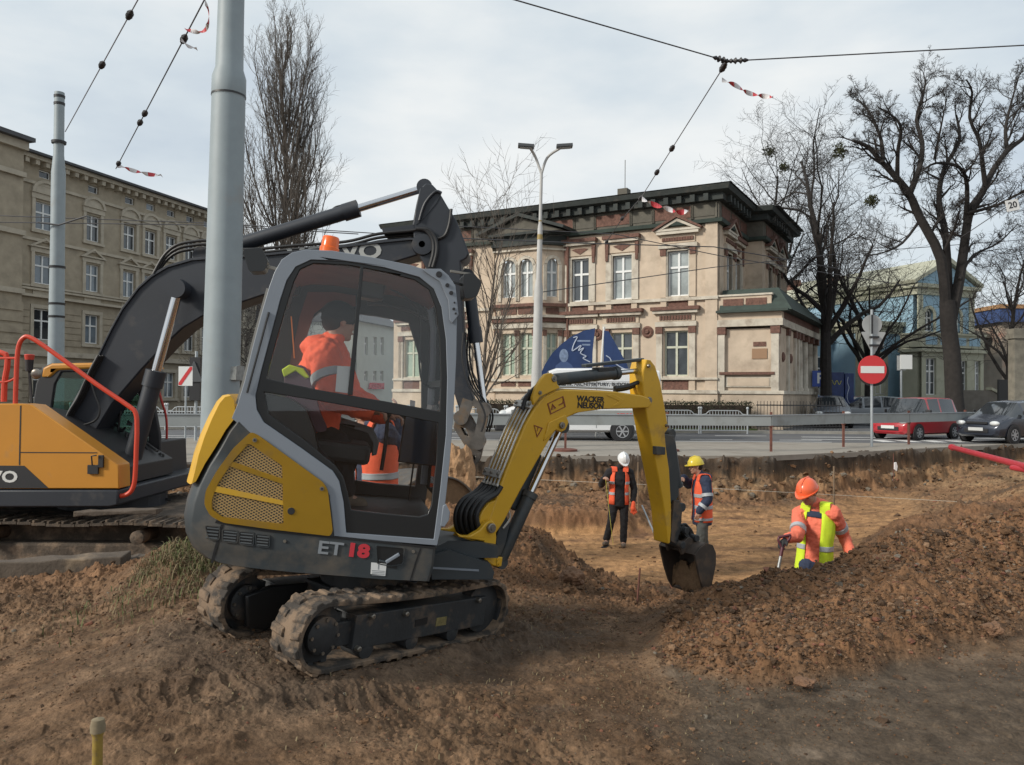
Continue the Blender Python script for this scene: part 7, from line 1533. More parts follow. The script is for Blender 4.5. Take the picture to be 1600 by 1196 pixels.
for k in range(4): hb_.tube(cr_([BG.onY(a+k*4, b, 1.1+.15*k) for a, b in ((724, 520), (722, 560), (732, 600), (748, 625), (758, 650), (752, 675))], 5), .014, hose, 6)
for k in range(3): hb_.tube(cr_([BG.onY(a+k*4, b, 1.12+.05*k) for a, b in ((154, 556), (142, 578), (132, 600), (122, 622), (108, 645), (102, 662))], 5), .024, hose, 8)
hb_.tube(cr_([BG.onY(a, b, 1.12) for a, b in ((95, 655), (120, 665), (148, 658), (156, 640), (148, 615), (140, 590))], 5), .014, hose, 6); hb_.tube(cr_([BG.onY(a, b, 1.47) for a, b in ((510, 343), (520, 327), (530, 322), (540, 322))], 5), .014, hose, 6); split_build(hb_, 'hydraulic_hose', bx)
bp2('boom_bracket', [(596, 357), (648, 351), (648, 362), (600, 367)], 1.2, 1.7, chg, bev=.005, yl=1.2)
# engine bay clutter seen between boom foot and cab
mb = MB(); rd = random.Random(3)
for i in range(26): a, b = rd.uniform(120, 245), rd.uniform(640, 760); q = BG.onY(a, b, 1.6); mb.tube(cr_([q, q+Vector((rd.uniform(-.2, .2), rd.uniform(-.1, .1), rd.uniform(-.3, .1))), q+Vector((rd.uniform(-.3, .3), 0, rd.uniform(-.5, -.1)))], 4), .018, hose, 6)
split_build(mb, 'hydraulic_hose', bx)
# tracks
def big_track(y0, y1):
    L0, L1, rr = -2.0, 2.30, .40; zc = .42; per = []; n = 62; tot = 2*(L1-L0)+2*math.pi*rr
    def at_(s):
        if s < L1-L0: return L0+s, zc+rr-.03*math.sin(math.pi*s/(L1-L0)*3)**2, 0.
        s -= L1-L0
        if s < math.pi*rr: a = math.pi/2-s/rr; return L1+rr*math.cos(a), zc+rr*math.sin(a), a-math.pi/2
        s -= math.pi*rr
        if s < L1-L0: return L1-s, zc-rr, math.pi
        s -= L1-L0; a = -math.pi/2-s/rr; return L0+rr*math.cos(a), zc+rr*math.sin(a), a-math.pi/2
    mb = MB()
    for i in range(n):
        x, z, a = at_(tot*i/n); d = Vector((math.cos(a), 0, math.sin(a))); nn = Vector((-d.z, 0, d.x)); c = Vector((x, 0, z)); h = tot/n*.47
        def P(t, hh, y): return c+d*t+nn*hh+Vector((0, y, 0))
        for (t0, t1, h0, h1) in ((-h, h, -.02, .012), (-h+.01, -h+.035, .01, .045), (h-.045, h-.02, .01, .035)):
            vs = [P(t0, h0, y0), P(t1, h0, y0), P(t1, h0, y1), P(t0, h0, y1), P(t0, h1, y0), P(t1, h1, y0), P(t1, h1, y1), P(t0, h1, y1)]; mb.add(vs, [(0, 3, 2, 1), (4, 5, 6, 7), (0, 1, 5, 4), (1, 2, 6, 5), (2, 3, 7, 6), (3, 0, 4, 7)], mudt)
    mb.build('track', bx, 0)
    f = MB(); f.box((L0+.2, y0+.15, zc-.2), (L1-.2, y1-.15, zc+.12), mudt); f.build('track_frame', bx, 0, bevel=.03)
    for x in (L0, L1): f = MB(); f.lathe([(.37, -.1), (.37, .1), (.2, .14), (.001, .14)], mudt, (x, (y0+y1)/2, zc), (0, -1, 0), 24); f.build('sprocket', bx)
    for x in (-.9, 1.0, ): f = MB(); f.lathe([(.085, -.28), (.085, .28), (.03, .3), (.001, .3)], mudt, (x, (y0+y1)/2, zc+.22), (0, -1, 0), 16); f.build('carrier_roller', bx)
mudt = mat('mud caked steel track', (.085, .066, .05), .95, nz=(4, .35), dirt=((.24, .17, .115), 4, .5, .15, .85), bump=(25, .8, .015))
bx_c = BG.I @ Vector((atY(140, 700, 9.8).x, 9.8, 0))
big_track(.05, .62); big_track(2.35, 2.95)
mb = MB(); mb.box((-1.3, .5, .35), (1.5, 2.5, .85), mudt); mb.lathe([(.7, .8), (.7, 1.02)], chg, (0, 1.5, 0)); mb.build('undercarriage', bx, 0, bevel=.03)
# detached wide bucket half filled with sand, behind the cab
K0 = Fr(atY(690, 775, 10.2)-Vector((0, 0, 0)), Matrix.Rotation(R(25), 3, 'Z')); mb = MB(); out_ = [(-.75, -.25), (-.70, .1), (-.5, .28), (-.1, .30), (.15, .18), (.28, -.02), (.27, -.25), (.1, -.38), (-.3, -.4)]
op = sm(out_, 4); inn = [(x*.93-.01, z*.93) for x, z in op]; mb.prism([op, inn], -.5, .6, stg); mb.prism(op, .55, .6, stg); sb_ = empty('bucket', 'spare grey steel excavator bucket in the sand behind the small cab', 'bucket', M4=K0.M); mb.build('shell', sb_, 40, bevel=.008)
mb = MB(); mb.prism(inn, -.45, .5, sandm); mb.build('sand_load', sb_, 40)
# sand lump standing between the cab and the boom
def lump(name, label, px, py, Y, sx, sy, sz, m, seed=1, col=None):
    bm = bmesh.new(); bmesh.ops.create_icosphere(bm, subdivisions=4, radius=1)
    for v in bm.verts:
        n_ = mnoise.noise(v.co*1.3+Vector((seed*3.1, 0, 0)))*.35+mnoise.noise(v.co*3.5+Vector((seed, 2, 0)))*.16+mnoise.noise(v.co*9+Vector((seed, 2, 5)))*.06
        v.co = v.co*(1+n_); v.co.x *= sx; v.co.y *= sy; v.co.z *= sz
    me = bpy.data.meshes.new(name); bm.to_mesh(me); bm.free(); me.materials.append(m); o = bpy.data.objects.new(name, me); COL.objects.link(o); o.location = atY(px, py, Y); tag(o, label, 'soil lump'); return o
sandl = mat('orange sand lump', (.34, .20, .105), .95, nz=(8, .25), bump=(35, .8, .02)); brl = mat('brown soil lump', (.17, .095, .055), .95, nz=(8, .3), bump=(30, .8, .02))
lump('sand_lump', 'tall orange sand lump between the small cab and the coupler', 718, 742, 10.8, .22, .3, .42, sandl, 3)
lump('soil_lump', 'reddish square soil lump at the foot of the heap behind the boom', 893, 902, 7.2, .10, .1, .085, brl, 5)
lump('soil_lump', 'brown soil lump lying on the grey ground at the right', 1552, 982, 5.25, .055, .05, .042, brl, 7)
lump('soil_lump', 'flat broken clod in front of the right heap', 1257, 1066, 4.4, .055, .05, .028, brl, 9)
lump('soil_lump', 'broken clod by the left foot of the right heap', 1165, 1045, 4.6, .07, .05, .03, brl, 12)
# dry grass tuft left of the small excavator and sparse roots
gm1 = mat('dry grass', (.20, .155, .085), .9); gm2 = mat('green grass', (.12, .135, .05), .9)
def grass(name, label, spots, n, hh, seed):
    rd = random.Random(seed); mb = MB(); 
    for i in range(n):
        px, py, Y, sp = rd.choice(spots); c = atY(px, py, Y); x = c.x+rd.gauss(0, sp); y = Y+rd.gauss(0, sp); xs.append(x) if False else None
        z = gz_fast(x, y); h = hh*rd.uniform(.4, 1.2); a = rd.uniform(0, 6.28); l = Vector((math.cos(a), math.sin(a), 0))*h*rd.uniform(.3, 1.1); w_ = .003*rd.uniform(.7, 1.5); s_ = Vector((-l.y, l.x, 0)).normalized()*w_; b = Vector((x, y, z-.01)); m1_ = b+l*.4+Vector((0, 0, h*.7)); tp = b+l+Vector((0, 0, h*rd.uniform(.5, 1)))
        k = len(mb.v); mb.v += [tuple(b-s_), tuple(b+s_), tuple(m1_+s_*.8), tuple(m1_-s_*.8), tuple(tp)]; mi = mb.mi(gm1 if name == 'dry_roots' or rd.random() < .6 else gm2); mb.f += [(k, k+1, k+2, k+3), (k+3, k+2, k+4)]; mb.m += [mi, mi]
    tag(mb.build(name, None, 0), label, 'grass', kind='stuff')
_gx = np.linspace(-5, 3, 240); _gy = np.linspace(3, 9, 200); _GZ = H(*np.meshgrid(_gx, _gy))[0]
def gz_fast(x, y):
    i = int(min(238, max(0, (x+5)/8*239))); j = int(min(198, max(0, (y-3)/6*199))); return float(_GZ[j, i])
grass('grass_tuft', 'tuft of dry yellow green grass between the timber beam and the small excavator', [(272, 885, 6.25, .13), (250, 900, 6.1, .12), (300, 895, 6.0, .12), (285, 905, 5.8, .25), (240, 930, 5.6, .3), (330, 880, 6.2, .1)], 1700, .10, 3)
grass('dry_roots', 'sparse dry grass and roots scattered over the near ground', [(60, 950, 5.5, .6), (950, 1050, 4.6, .5), (300, 1150, 3.8, .6), (900, 1120, 4.0, .6), (840, 960, 6.0, .4)], 1500, .03, 4)
# ---------------------------------------------------------------- people
skin = mat('skin', (.42, .24, .17), .6, nz=(20, .08)); skin2 = mat('reddish skin', (.40, .19, .14), .6, nz=(20, .1))
hvo = mat('hi vis orange cloth', (.80, .115, .045), .8, nz=(9, .10), bump=(22, .5, .012)); hvc = mat('hi vis coral cloth', (.76, .17, .10), .8, nz=(9, .1), bump=(22, .5, .012)); hvy = mat('hi vis lime cloth', (.58, .74, .03), .8, nz=(9, .08), bump=(22, .4, .01))
refl = mat('silver reflective tape', (.36, .38, .40), .5, nz=(20, .08)); navyc = mat('navy work cloth', (.022, .032, .065), .85, nz=(8, .25), bump=(25, .5, .01)); blkc = mat('black cloth', (.012, .011, .013), .9, nz=(8, .2), bump=(25, .5, .01)); grc = mat('grey work trousers', (.085, .09, .085), .85, nz=(7, .25), bump=(22, .5, .012)); boot = mat('dusty work boots', (.13, .10, .075), .9, nz=(12, .3)); glvb = mat('black glove', (.02, .02, .022), .8); hairm = mat('dark hair', (.02, .015, .012), .9)
def cap(mb, p, q, r1, r2, m=None):
    p, q = Vector(p), Vector(q); d = (q-p)
    if d.length < 1e-4: d = Vector((0, 0, .001))
    d.normalize(); mb.tube([p-d*r1, p-d*r1*.72, p-d*r1*.35, p, q, q+d*r2*.35, q+d*r2*.72, q+d*r2], [r1*.05, r1*.68, r1*.93, r1, r2, r2*.93, r2*.68, r2*.05], m or skin, 12)
def remesh(o, vox, sm_=4, disp=0):
    a = o.modifiers.new('remesh', 'REMESH'); a.mode = 'VOXEL'; a.voxel_size = vox; a.use_smooth_shade = True
    b = o.modifiers.new('smooth', 'SMOOTH'); b.iterations = sm_; b.factor = .5
    if disp:
        tx = bpy.data.textures.new('folds', 'CLOUDS'); tx.noise_scale = .07; tx.noise_depth = 2; c = o.modifiers.new('folds', 'DISPLACE'); c.texture = tx; c.strength = disp; c.mid_level = .5; c.texture_coords = 'LOCAL'
def torso(mb, P, R_, side, m):   # P spine points, R_ (half width, half depth), side: unit vector to the person's left
    rings = []
    for i, (p, (a, b)) in enumerate(zip(P, R_)):
        t = (P[min(i+1, len(P)-1)]-P[max(i-1, 0)]).normalized(); s = (side-t*side.dot(t)).normalized(); f = t.cross(s)
        rings.append([p+s*math.cos(2*math.pi*k/16)*a+f*math.sin(2*math.pi*k/16)*b for k in range(16)])
    mb.loft(rings, m); return rings
def band(mb, p, q, f, wd, r, m):   # reflective band round a limb
    p, q = Vector(p), Vector(q); c = p.lerp(q, f); d = (q-p).normalized(); mb.tube([c-d*wd/2, c-d*wd/2, c+d*wd/2, c+d*wd/2], [r*.9, r, r, r*.9], m, 14)
def hand(mb, wrist, tip, palm_n, s, curl=.5, m=None):
    """palm and five fingers; tip: direction the fingers point, palm_n: palm normal, s: +1/-1 thumb side"""
    w_ = Vector(wrist); t = Vector(tip).normalized(); n = Vector(palm_n); n = (n-t*n.dot(t)).normalized(); u = t.cross(n)*s
    cap(mb, w_, w_+t*.05+u*.012, .026, .032, m); cap(mb, w_+t*.03-u*.018, w_+t*.078-u*.026, .02, .017, m); cap(mb, w_+t*.03+u*.018, w_+t*.08+u*.026, .02, .017, m)
    for k, L_ in enumerate((.068, .078, .073, .058)):
        b = w_+t*.085+u*(.030-.0205*k); c1 = t*math.cos(curl*.6)+n*math.sin(curl*.6); c2 = t*math.cos(curl*1.7)+n*math.sin(curl*1.7); c3 = t*math.cos(curl*2.4)+n*math.sin(curl*2.4)
        a = b+c1*L_*.5; d = a+c2*L_*.32; e = d+c3*L_*.22; cap(mb, b, a, .0095, .009, m); cap(mb, a, d, .009, .0082, m); cap(mb, d, e, .0082, .0075, m)
    b = w_+t*.03+u*.032; a = b+(t*.6+u*.7+n*.25).normalized()*.035; cap(mb, b, a, .013, .011, m); cap(mb, a, a+(t*.85+n*.5).normalized()*.028, .011, .009, m)
def head(mb, c, face, up, m, s=1.0):
    """c: centre of the skull; face: direction the face looks"""
    f = Vector(face).normalized(); u = Vector(up); u = (u-f*u.dot(f)).normalized(); l = u.cross(f); Rm = Matrix((l, f, u)).transposed()
    def P(x, y, z): return c+Rm @ Vector((x, y, z))*s
    mb.ell(P(0, -.012, .03), .076*s, .094*s, .088*s, m, 12, rot=Rm); mb.ell(P(0, .02, -.045), .058*s, .066*s, .075*s, m, 10, rot=Rm); mb.ell(P(0, .06, -.092), .028*s, .026*s, .022*s, m, 8, rot=Rm)
    mb.ell(P(0, .093, -.012), .013*s, .018*s, .028*s, m, 8, rot=Rm @ Matrix.Rotation(.3, 3, 'X')); mb.ell(P(0, .104, -.03), .016*s, .014*s, .011*s, m, 8, rot=Rm)
    mb.ell(P(0, .080, -.062), .026*s, .014*s, .007*s, m, 8, rot=Rm); mb.ell(P(0, .078, .028), .05*s, .014*s, .012*s, m, 8, rot=Rm)
    for sx in (-1, 1): mb.ell(P(sx*.078, -.005, -.01), .009*s, .018*s, .03*s, m, 8, rot=Rm); mb.ell(P(sx*.038, .062, -.03), .02*s, .02*s, .02*s, m, 8, rot=Rm)
    return P, Rm
def face_bits(par, P, s=1.0, brow=hairm, off=Vector((0, 0, 0))):
    mb = MB()
    for sx in (-1, 1): mb.ell(P(sx*.030, .083, .006)-off, .011*s, .008*s, .007*s, mat('eye white', (.5, .48, .45), .3), 6)
    mb.build('eye', par); mb = MB()
    for sx in (-1, 1): mb.ell(P(sx*.030, .091, .006)-off, .005*s, .003*s, .005*s, hairm, 6); mb.bar(P(sx*.016, .093, .026)-off, P(sx*.046, .084, .026)-off, .006, .006, brow)
    mb.build('eyebrow', par); mb = MB(); mb.tube([P(-.022, .092, -.064)-off, P(0, .098, -.062)-off, P(.022, .092, -.064)-off], .0035, mat('lips', (.25, .08, .07), .5), 6); mb.build('mouth', par)
def helmet(par, P, Rm, m, off, s=1.0):
    mb = MB(); rings = []
    for i in range(9):
        t = i/8*math.pi/2; z = .035+.125*math.sin(t); k = max(math.cos(t), .02)
        rings.append([P(.105*k*math.cos(a), -.008+.130*k*math.sin(a)+.004, z)-off for a in [2*math.pi*j/20 for j in range(20)]])
    mb.loft(rings, m)
    br = [[P(.112*math.cos(a), -.004+(.136+.045*max(0, math.sin(a))**2)*math.sin(a), z)-off for a in [2*math.pi*j/24 for j in range(24)]] for z in (.024, .036)]; mb.loft(br, m)
    mb.tube([P(0, .118, .075)-off, P(0, .07, .145)-off, P(0, 0, .165)-off, P(0, -.08, .14)-off, P(0, -.118, .07)-off], .011*s, m, 8); mb.build('hard_hat', par, 40)
def person(label, base, J, opts):
    """J: world joints. The bare body is one remeshed surface and the top-level object; clothes are its children"""
    O = Vector(base); J = {k: (Vector(v)-O) for k, v in J.items() if not k.startswith('_')}; vox = opts.get('vox', .011); Z0 = Vector((0, 0, 0)); sk = opts.get('skin', skin)
    side = (J['sL']-J['sR']).normalized(); g = opts.get('girth', 1.0)
    b = MB(); neck = J['neck']; pel = J['pel']; spine = [pel-(neck-pel).normalized()*.09, pel, pel.lerp(neck, .33)+opts.get('bow', Z0)*.6, pel.lerp(neck, .66)+opts.get('bow', Z0), pel.lerp(neck, .9)+opts.get('bow', Z0)*.4, neck]
    torso(b, spine, [(.12, .09), (.155*g, .11*g), (.135*g, .10*g), (.165*g, .115*g), (.14*g, .09), (.055, .055)], side, sk)
    P, Rm = head(b, J['head'], opts['face'], opts.get('up', (0, 0, 1)), sk); cap(b, neck-(neck-pel).normalized()*.04, J['head']-Rm @ Vector((0, .015, .06)), .058, .056, sk)
    for s in 'LR':
        sh, el, wr = J['s'+s], J['e'+s], J['w'+s]; cap(b, sh, el, .05, .04, sk); cap(b, el, wr, .04, .028, sk); cap(b, neck.lerp(sh, .3), sh, .06, .055, sk)
        hd = opts.get('hand'+s, ((wr-el), (0, 0, 1), 1, .5))
        if not opts.get('gloved'+s): hand(b, wr, *hd[:3], hd[3], sk)
        if 'k'+s in J: cap(b, J['h'+s], J['k'+s], .08, .055, sk); cap(b, J['k'+s], J['a'+s], .052, .038, sk); cap(b, J['a'+s], J['t'+s], .04, .03, sk)
    o = b.build('person', None, 60); o.location = O; remesh(o, vox*.75, 3); tag(o, label, 'person'); face_bits(o, P)
    # jacket
    jm = opts['jacket']; jk = MB(); jp = opts.get('puff', .022); hem = opts.get('hem', .14)
    sp2 = [pel-(neck-pel).normalized()*hem, pel, *spine[2:5], neck+(neck-pel).normalized()*.01]
    R2 = [(.155*g+jp, .115*g+jp), (.155*g+jp, .112*g+jp), (.14*g+jp, .105*g+jp), (.165*g+jp, .12*g+jp), (.145*g+jp, .095+jp), (.068, .068)]
    torso(jk, sp2, R2, side, jm)
    for s in 'LR':
        sh, el, wr = J['s'+s], J['e'+s], J['w'+s]; cap(jk, neck.lerp(sh, .35), sh, .07+jp*.5, .062+jp, jm); cap(jk, sh, el, .056+jp, .046+jp, jm); cap(jk, el, wr.lerp(el, .06), .046+jp, .032+jp*.9, jm)
    if opts.get('hood'): hc = neck+Vector(opts['hood']); jk.ell(hc, .10, .09, .075, jm, 10)
    if opts.get('collar', True): cap(jk, neck, neck+(J['head']-neck)*.35, .068, .066, jm)
    jo = jk.build('jacket', o, 60); remesh(jo, vox*.8, 3, opts.get('folds', .02))
    # vest: a shell over the trunk, open in front
    def shell_at(f, ex):   # ring of the trunk at fraction f
        i = f*(len(sp2)-1); a = min(int(i), len(sp2)-2); t = i-a; return sp2[a].lerp(sp2[a+1], t), (R2[a][0]*(1-t)+R2[a+1][0]*t+ex, R2[a][1]*(1-t)+R2[a+1][1]*t+ex)
    def arc(f0, f1, ex, m, name, a0=0, a1=2*math.pi, n=26, wave=0, par=o):
        mb = MB(); rings = []
        for q in range(8):
            f = f0+(f1-f0)*q/7; c, (ra, rb) = shell_at(f, ex); t = (neck-pel).normalized(); s_ = (side-t*side.dot(t)).normalized(); fr = s_.cross(t)
            rings.append([c+s_*math.cos(a)*(ra+wave*math.sin(a*7+f*9))+fr*math.sin(a)*(rb+wave*math.sin(a*7+f*9)) for a in [a0+(a1-a0)*j/n for j in range(n+1)]])
        cl = abs(a1-a0-2*math.pi) < 1e-3
        mb.loft([r_[:-1] if cl else r_ for r_ in rings], m, close=cl, cap=False); x = mb.build(name, par, 60); so_ = x.modifiers.new('thick', 'SOLIDIFY'); so_.thickness = .006; so_.offset = 1; return x
    if opts.get('vest'):
        vm, gap, f0 = opts['vest']; fa = math.pi/2 if gap >= 0 else 0
        vo = arc(f0, .93, .014, vm, 'hi_vis_vest', math.pi/2+gap, math.pi/2+2*math.pi-gap, wave=.004)
        for sg_ in (-1, 1):
            st_ = MB()
            c1, (ra, rb) = shell_at(.84, .016); t = (neck-pel).normalized(); s_ = (side-t*side.dot(t)).normalized(); fr = s_.cross(t); sh = J['sL'] if sg_ > 0 else J['sR']
            top = neck.lerp(sh, .55)+t*(.066+jp*.7); A = c1+s_*sg_*ra*.62+fr*rb*.82; B = c1+s_*sg_*ra*.62-fr*rb*.82; C_ = cr_([A, top+fr*.075-t*.015, top, top-fr*.075-t*.015, B], 4)
            for i in range(len(C_)-1): st_.bar(C_[i], C_[i+1]+(C_[i+1]-C_[i])*.08, .10, .012, vm, up=t+fr*(.9 if i < 4 else (-.9 if i > len(C_)-6 else 0)))
            st_.build('vest_strap', o, 60)
        for f in opts.get('bands', (.28, .46)): arc(f, f+.055, .021, refl, 'reflective_band', math.pi/2+gap, math.pi/2+2*math.pi-gap, wave=.004)
    elif opts.get('bands'):
        for f in opts['bands']: arc(f, f+.06, .012, refl, 'reflective_band')
    if opts.get('patch'): pm_, f0, f1 = opts['patch']; arc(f0, f1, .008, pm_, 'shoulder_patch', wave=.002)
    for (s, seg, f) in opts.get('armbands', ()):
        mb = MB(); a, c = (J['s'+s], J['e'+s]) if seg == 'u' else (J['e'+s], J['w'+s]); band(mb, a, c, f, .05, .058+jp+.004-(.012 if seg == 'l' else 0), refl); mb.build('reflective_band', o)
    if 'kL' in J:
        tr = MB(); tm_ = opts['trousers']; cap(tr, pel-(neck-pel).normalized()*.02, pel-(neck-pel).normalized()*.08, .14, .13, tm_)
        for s in 'LR': cap(tr, J['h'+s], J['k'+s], .098, .075, tm_); cap(tr, J['k'+s], J['a'+s]+Vector((0, 0, .05)), .073, .066, tm_)
        to = tr.build('trousers', o, 60); remesh(to, vox*.85, 3, .022)
        for s in 'LR':
            bt = MB(); a, t = J['a'+s], J['t'+s]; cap(bt, a+Vector((0, 0, .04)), a-Vector((0, 0, .03)), .055, .05, boot); cap(bt, a-Vector((0, 0, .035)), t, .048, .042, boot); bo = bt.build('boot', o, 60); remesh(bo, .012, 2)
            mb = MB(); d = (t-a); d.z = 0; d.normalize(); mb.bar(a-d*.07-Vector((0, 0, .08)), t+d*.05+Vector((0, 0, -.02-(t.z-a.z+.06))), .09, .022, blackp); mb.build('boot_sole', o, 0, bevel=.006)
    for s in 'LR':
        if opts.get('gloved'+s): mb = MB(); hd = opts['hand'+s]; hand(mb, J['w'+s], *hd[:3], hd[3], opts['gloved'+s]); cap(mb, J['w'+s], J['w'+s].lerp(J['e'+s], .1), .034, .036, opts['gloved'+s]); x = mb.build('glove', o, 60); remesh(x, .007, 2)
    if opts.get('hat'): helmet(o, P, Rm, opts['hat'], Z0)
    if opts.get('cap'): mb = MB(); mb.ell(P(0, -.012, .045), .09, .108, .085, opts['cap'], 14, rot=Rm); mb.ell(P(0, -.012, .01), .093, .11, .035, opts['cap'], 12, rot=Rm); x = mb.build('knit_cap', o, 60); remesh(x, .01, 2)
    if opts.get('hair', True):
        mb = MB(); mb.ell(P(0, -.05, .0), .079, .062, .075, hairm, 12, rot=Rm); mb.build('hair', o, 60)
    return o, P, Rm
def px_(a, b, Y): return atY(a, b, Y)
def hat_m(n, c): return mat(n, c, .35, nz=(3, .05), coat=.3)
# 1 worker with the orange helmet, knee deep behind the heap, hand on a shovel
Y = 8.35
J = dict(head=px_(1262, 770, Y-.08), neck=px_(1277, 792, Y), sR=px_(1249, 803, Y+.06), sL=px_(1302, 802, Y-.12), eR=px_(1246, 838, Y-.24), wR=px_(1228, 842, Y-.36), eL=px_(1318, 838, Y+.05), wL=px_(1330, 866, Y-.10), pel=px_(1272, 878, Y))
for s, dx in (('R', -.075), ('L', .085)): h = J['pel']+Vector((dx, dx*.5, -.03)); J['h'+s] = h; J['k'+s] = h+Vector((-.02, -.03, -.40)); J['a'+s] = Vector((h.x+.02, h.y+.03, -1.0)); J['t'+s] = J['a'+s]+Vector((-.14, -.08, -.03))
person('worker with orange helmet and lime vest standing behind the heap', (J['pel'].x, Y, -1.09), J, dict(face=(-.62, -.52, -.42), up=(-.1, -.1, 1), jacket=hvc, puff=.02, vest=(hvy, .42, .02), bands=(.34,), patch=(navyc, .74, .86), armbands=(('L', 'u', .62), ('R', 'u', .7)), trousers=navyc, hat=hat_m('orange helmet', (.80, .13, .045)), gloved_=1, glovedR=glvb, handR=((-.6, -.3, -.5), (.3, 0, -1), 1, 1.1), handL=((.3, -.2, -1), (-1, 0, 0), 1, .6), vox=.0095, hem=.21, skin=skin2, folds=.03, hood=(.06, .07, .0)))
hp = px_(1226, 838, Y-.40); s_ = MB(); 
def shovel():
    a = hp; d = (px_(1214, 900, Y-.45)-a); t = d.normalized(); mb = MB(); pl_ = mat('plum plastic grip', (.09, .02, .03), .5); u = Vector((1, 0, .2)).normalized()
    mb.tube(cr_([a-u*.055, a+t*.03-u*.058, a+t*.09-u*.02, a+t*.12, a+t*.09+u*.02, a+t*.03+u*.058, a+u*.055], 4), .012, pl_, 8); mb.tube([a-u*.06, a+u*.06], .014, pl_, 8); mb.tube([a+t*.11, a+t*.2], .018, pl_, 8)
    mb.tube([a+t*.2, a+t*.92], .016, mat('galvanised shaft', (.35, .36, .36), .35, .6), 10); o = mb.build('shovel', None, 50, loc=tuple(a)); bl_ = MB(); bl_.T = Matrix.Translation(t*.9); v = t.cross(u).normalized()
    bl_.add([(-.09*u.x, 0, 0), tuple(u*-.10), tuple(u*.10), tuple(u*.10+t*.24), tuple(t*.30), tuple(u*-.10+t*.24)], [(1, 2, 3, 4, 5)], stg); bo = bl_.build('blade', o, 0); so_ = bo.modifiers.new('thick', 'SOLIDIFY'); so_.thickness = .006
    tag(o, 'shovel with a plum D handle under the gloved hand of the orange helmet worker', 'shovel')
shovel()
# 2 worker with the white helmet, looking down at a folding rule
Y = 15.1
J = dict(head=px_(974, 719, Y-.10), neck=px_(968, 733, Y), sR=px_(952, 739, Y), sL=px_(984, 739, Y), eR=px_(940, 757, Y-.02), wR=px_(943, 748, Y-.22), eL=px_(991, 764, Y+.02), wL=px_(989, 783, Y-.05), pel=px_(967, 779, Y), hR=px_(960, 783, Y), hL=px_(975, 783, Y), kR=px_(955, 814, Y-.05), kL=px_(975, 815, Y-.05), aR=px_(948, 846, Y), aL=px_(974, 849, Y-.05), tR=px_(944, 850, Y-.16), tL=px_(974, 853, Y-.22))
zf = gz_fast if False else None
person('worker with white helmet, black sweater and orange vest looking down in the pit', (px_(965, 850, Y).x, Y, -1.25), J, dict(face=(.12, -.72, -.75), up=(.05, -.55, .8), jacket=blkc, vest=(hvo, .55, .05), bands=(.28, .50), trousers=blkc, hat=hat_m('white helmet', (.66, .67, .67)), handR=((.4, -.6, .1), (0, 0, -1), 1, 1.0), handL=((0, -.1, -1), (-1, 0, 0), 1, .4), vox=.013))
a = px_(946, 752, Y-.30); b = px_(958, 852, Y-.30); s_ = MB(); s_.bar(a+Vector((0, 0, .05)), b, .02, .006, mat('yellow rule', (.60, .55, .10), .6)); tag(s_.build('measuring_rule', None, 0, loc=tuple(a)), 'long yellow measuring rule held upright by the white helmet worker', 'rule')
s_ = MB(); q = px_(989, 790, Y-.10)
for k in range(5): cap(s_, q, q+Vector((-.04+.028*k, -.01, -.17+.02*abs(k-2))), .022, .013, hvo)
cap(s_, q+Vector((.01, 0, .05)), q+Vector((.0, 0, -.06)), .035, .05, hvo); o = s_.build('work_gloves', None, 60, loc=tuple(q)); remesh(o, .01, 2); tag(o, 'pair of orange gloves hanging from the white helmet worker hand', 'gloves')
s_ = MB(); s_.bar(px_(1003, 790, Y+.3), px_(1024, 838, Y-.3), .025, .02, galv); tag(s_.build('metal_bar', None, 0, loc=tuple(px_(1003, 790, Y+.3))), 'thin grey metal bar leaning beside the orange gloves', 'bar')
# 3 worker with the yellow helmet, seen from his left side
Y = 12.7
J = dict(head=px_(1087, 729, Y-.02), neck=px_(1097, 746, Y), sR=px_(1091, 752, Y+.18), sL=px_(1103, 753, Y-.17), eR=px_(1075, 757, Y+.22), wR=px_(1068, 746, Y+.05), eL=px_(1106, 781, Y-.24), wL=px_(1092, 800, Y-.25), pel=px_(1097, 806, Y))
for s, dy in (('R', .10), ('L', -.10)): h = J['pel']+Vector((0, dy, -.03)); J['h'+s] = h; J['k'+s] = px_(1094 if s == 'L' else 1100, 851, Y+dy*1.1); J['a'+s] = px_(1099 if s == 'L' else 1108, 887, Y+dy*1.1); J['t'+s] = J['a'+s]+Vector((-.16, 0, -.03))
person('worker with yellow helmet, navy jacket and orange vest behind the bucket', (J['pel'].x, Y, -1.25), J, dict(face=(-1, -.12, -.12), jacket=navyc, puff=.03, vest=(hvo, .35, .08), bands=(.12, .32, .5), armbands=(('L', 'u', .75), ('L', 'l', .55)), trousers=grc, hat=hat_m('yellow helmet', (.72, .55, .04)), handR=((-.6, -.4, -.5), (0, 0, -1), 1, .9), handL=((-.3, 0, -1), (0, 1, 0), 1, .7), vox=.012, hood=(.06, 0, .0)))
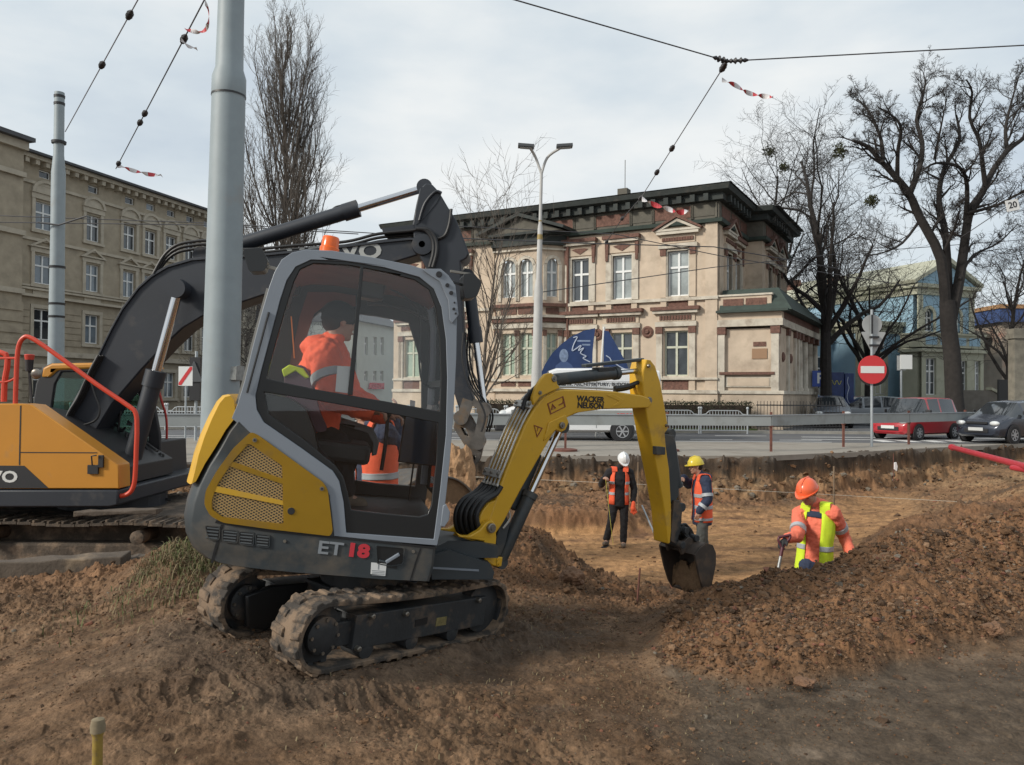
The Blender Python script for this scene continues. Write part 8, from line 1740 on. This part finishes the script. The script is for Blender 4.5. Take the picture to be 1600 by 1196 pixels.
# 4 driver in the cab, seen from behind his left shoulder
def mp_(px, py, yl): return MX.M @ MX.onY(px, py, yl)
J = dict(head=mp_(531, 503, .02), neck=mp_(517, 545, 0), sL=mp_(506, 560, -.17), sR=mp_(520, 560, .19), eL=mp_(522, 618, -.27), wL=mp_(572, 640, -.16), eR=mp_(545, 622, .24), wR=mp_(600, 648, .14), pel=mp_(488, 668, 0), hL=mp_(490, 680, -.10), hR=mp_(490, 680, .10), kL=mp_(530, 694, -.12), kR=mp_(530, 694, .14), aL=mp_(538, 778, -.12), aR=mp_(534, 778, .14), tL=mp_(564, 788, -.12), tR=mp_(560, 788, .14))
person('driver in an orange hi vis jacket and black knit cap inside the small cab', J['pel'], J, dict(face=(.82, .55, -.12), jacket=hvo, puff=.048, armbands=(('L', 'u', .55),), hood=(-.075, -.02, .01), trousers=blkc, cap=blkc, handL=((1, .1, -.1), (0, 0, -1), 1, .8), handR=((1, .1, -.1), (0, 0, -1), -1, .8), vox=.010, folds=.03, collar=True))
# 5 worker standing bent over beyond the small excavator
Y = 6.4
J = dict(head=px_(572, 652, Y+.15), neck=px_(588, 668, Y), sR=px_(578, 688, Y+.18), sL=px_(603, 678, Y-.16), eR=px_(560, 735, Y+.2), wR=px_(556, 775, Y+.1), eL=px_(624, 704, Y+.12), wL=px_(614, 652, Y+.05), pel=px_(588, 775, Y))
for s, dx in (('R', -.09), ('L', .09)): h = J['pel']+Vector((dx, .0, -.03)); J['h'+s] = h; J['k'+s] = h+Vector((0, -.02, -.38)); J['a'+s] = Vector((h.x, h.y, .07)); J['t'+s] = J['a'+s]+Vector((-.14, .05, -.03))
person('worker in an orange vest with silver stripes standing beyond the small cab door', (J['pel'].x, Y, 0), J, dict(face=(-.8, .5, -.5), jacket=navyc, puff=.03, vest=(hvo, .45, .0), bands=(.12, .36), trousers=navyc, handR=((0, 0, -1), (1, 0, 0), 1, .5), handL=((.3, 0, .9), (-1, 0, 0), 1, .6), vox=.011, hem=.17, girth=1.12))
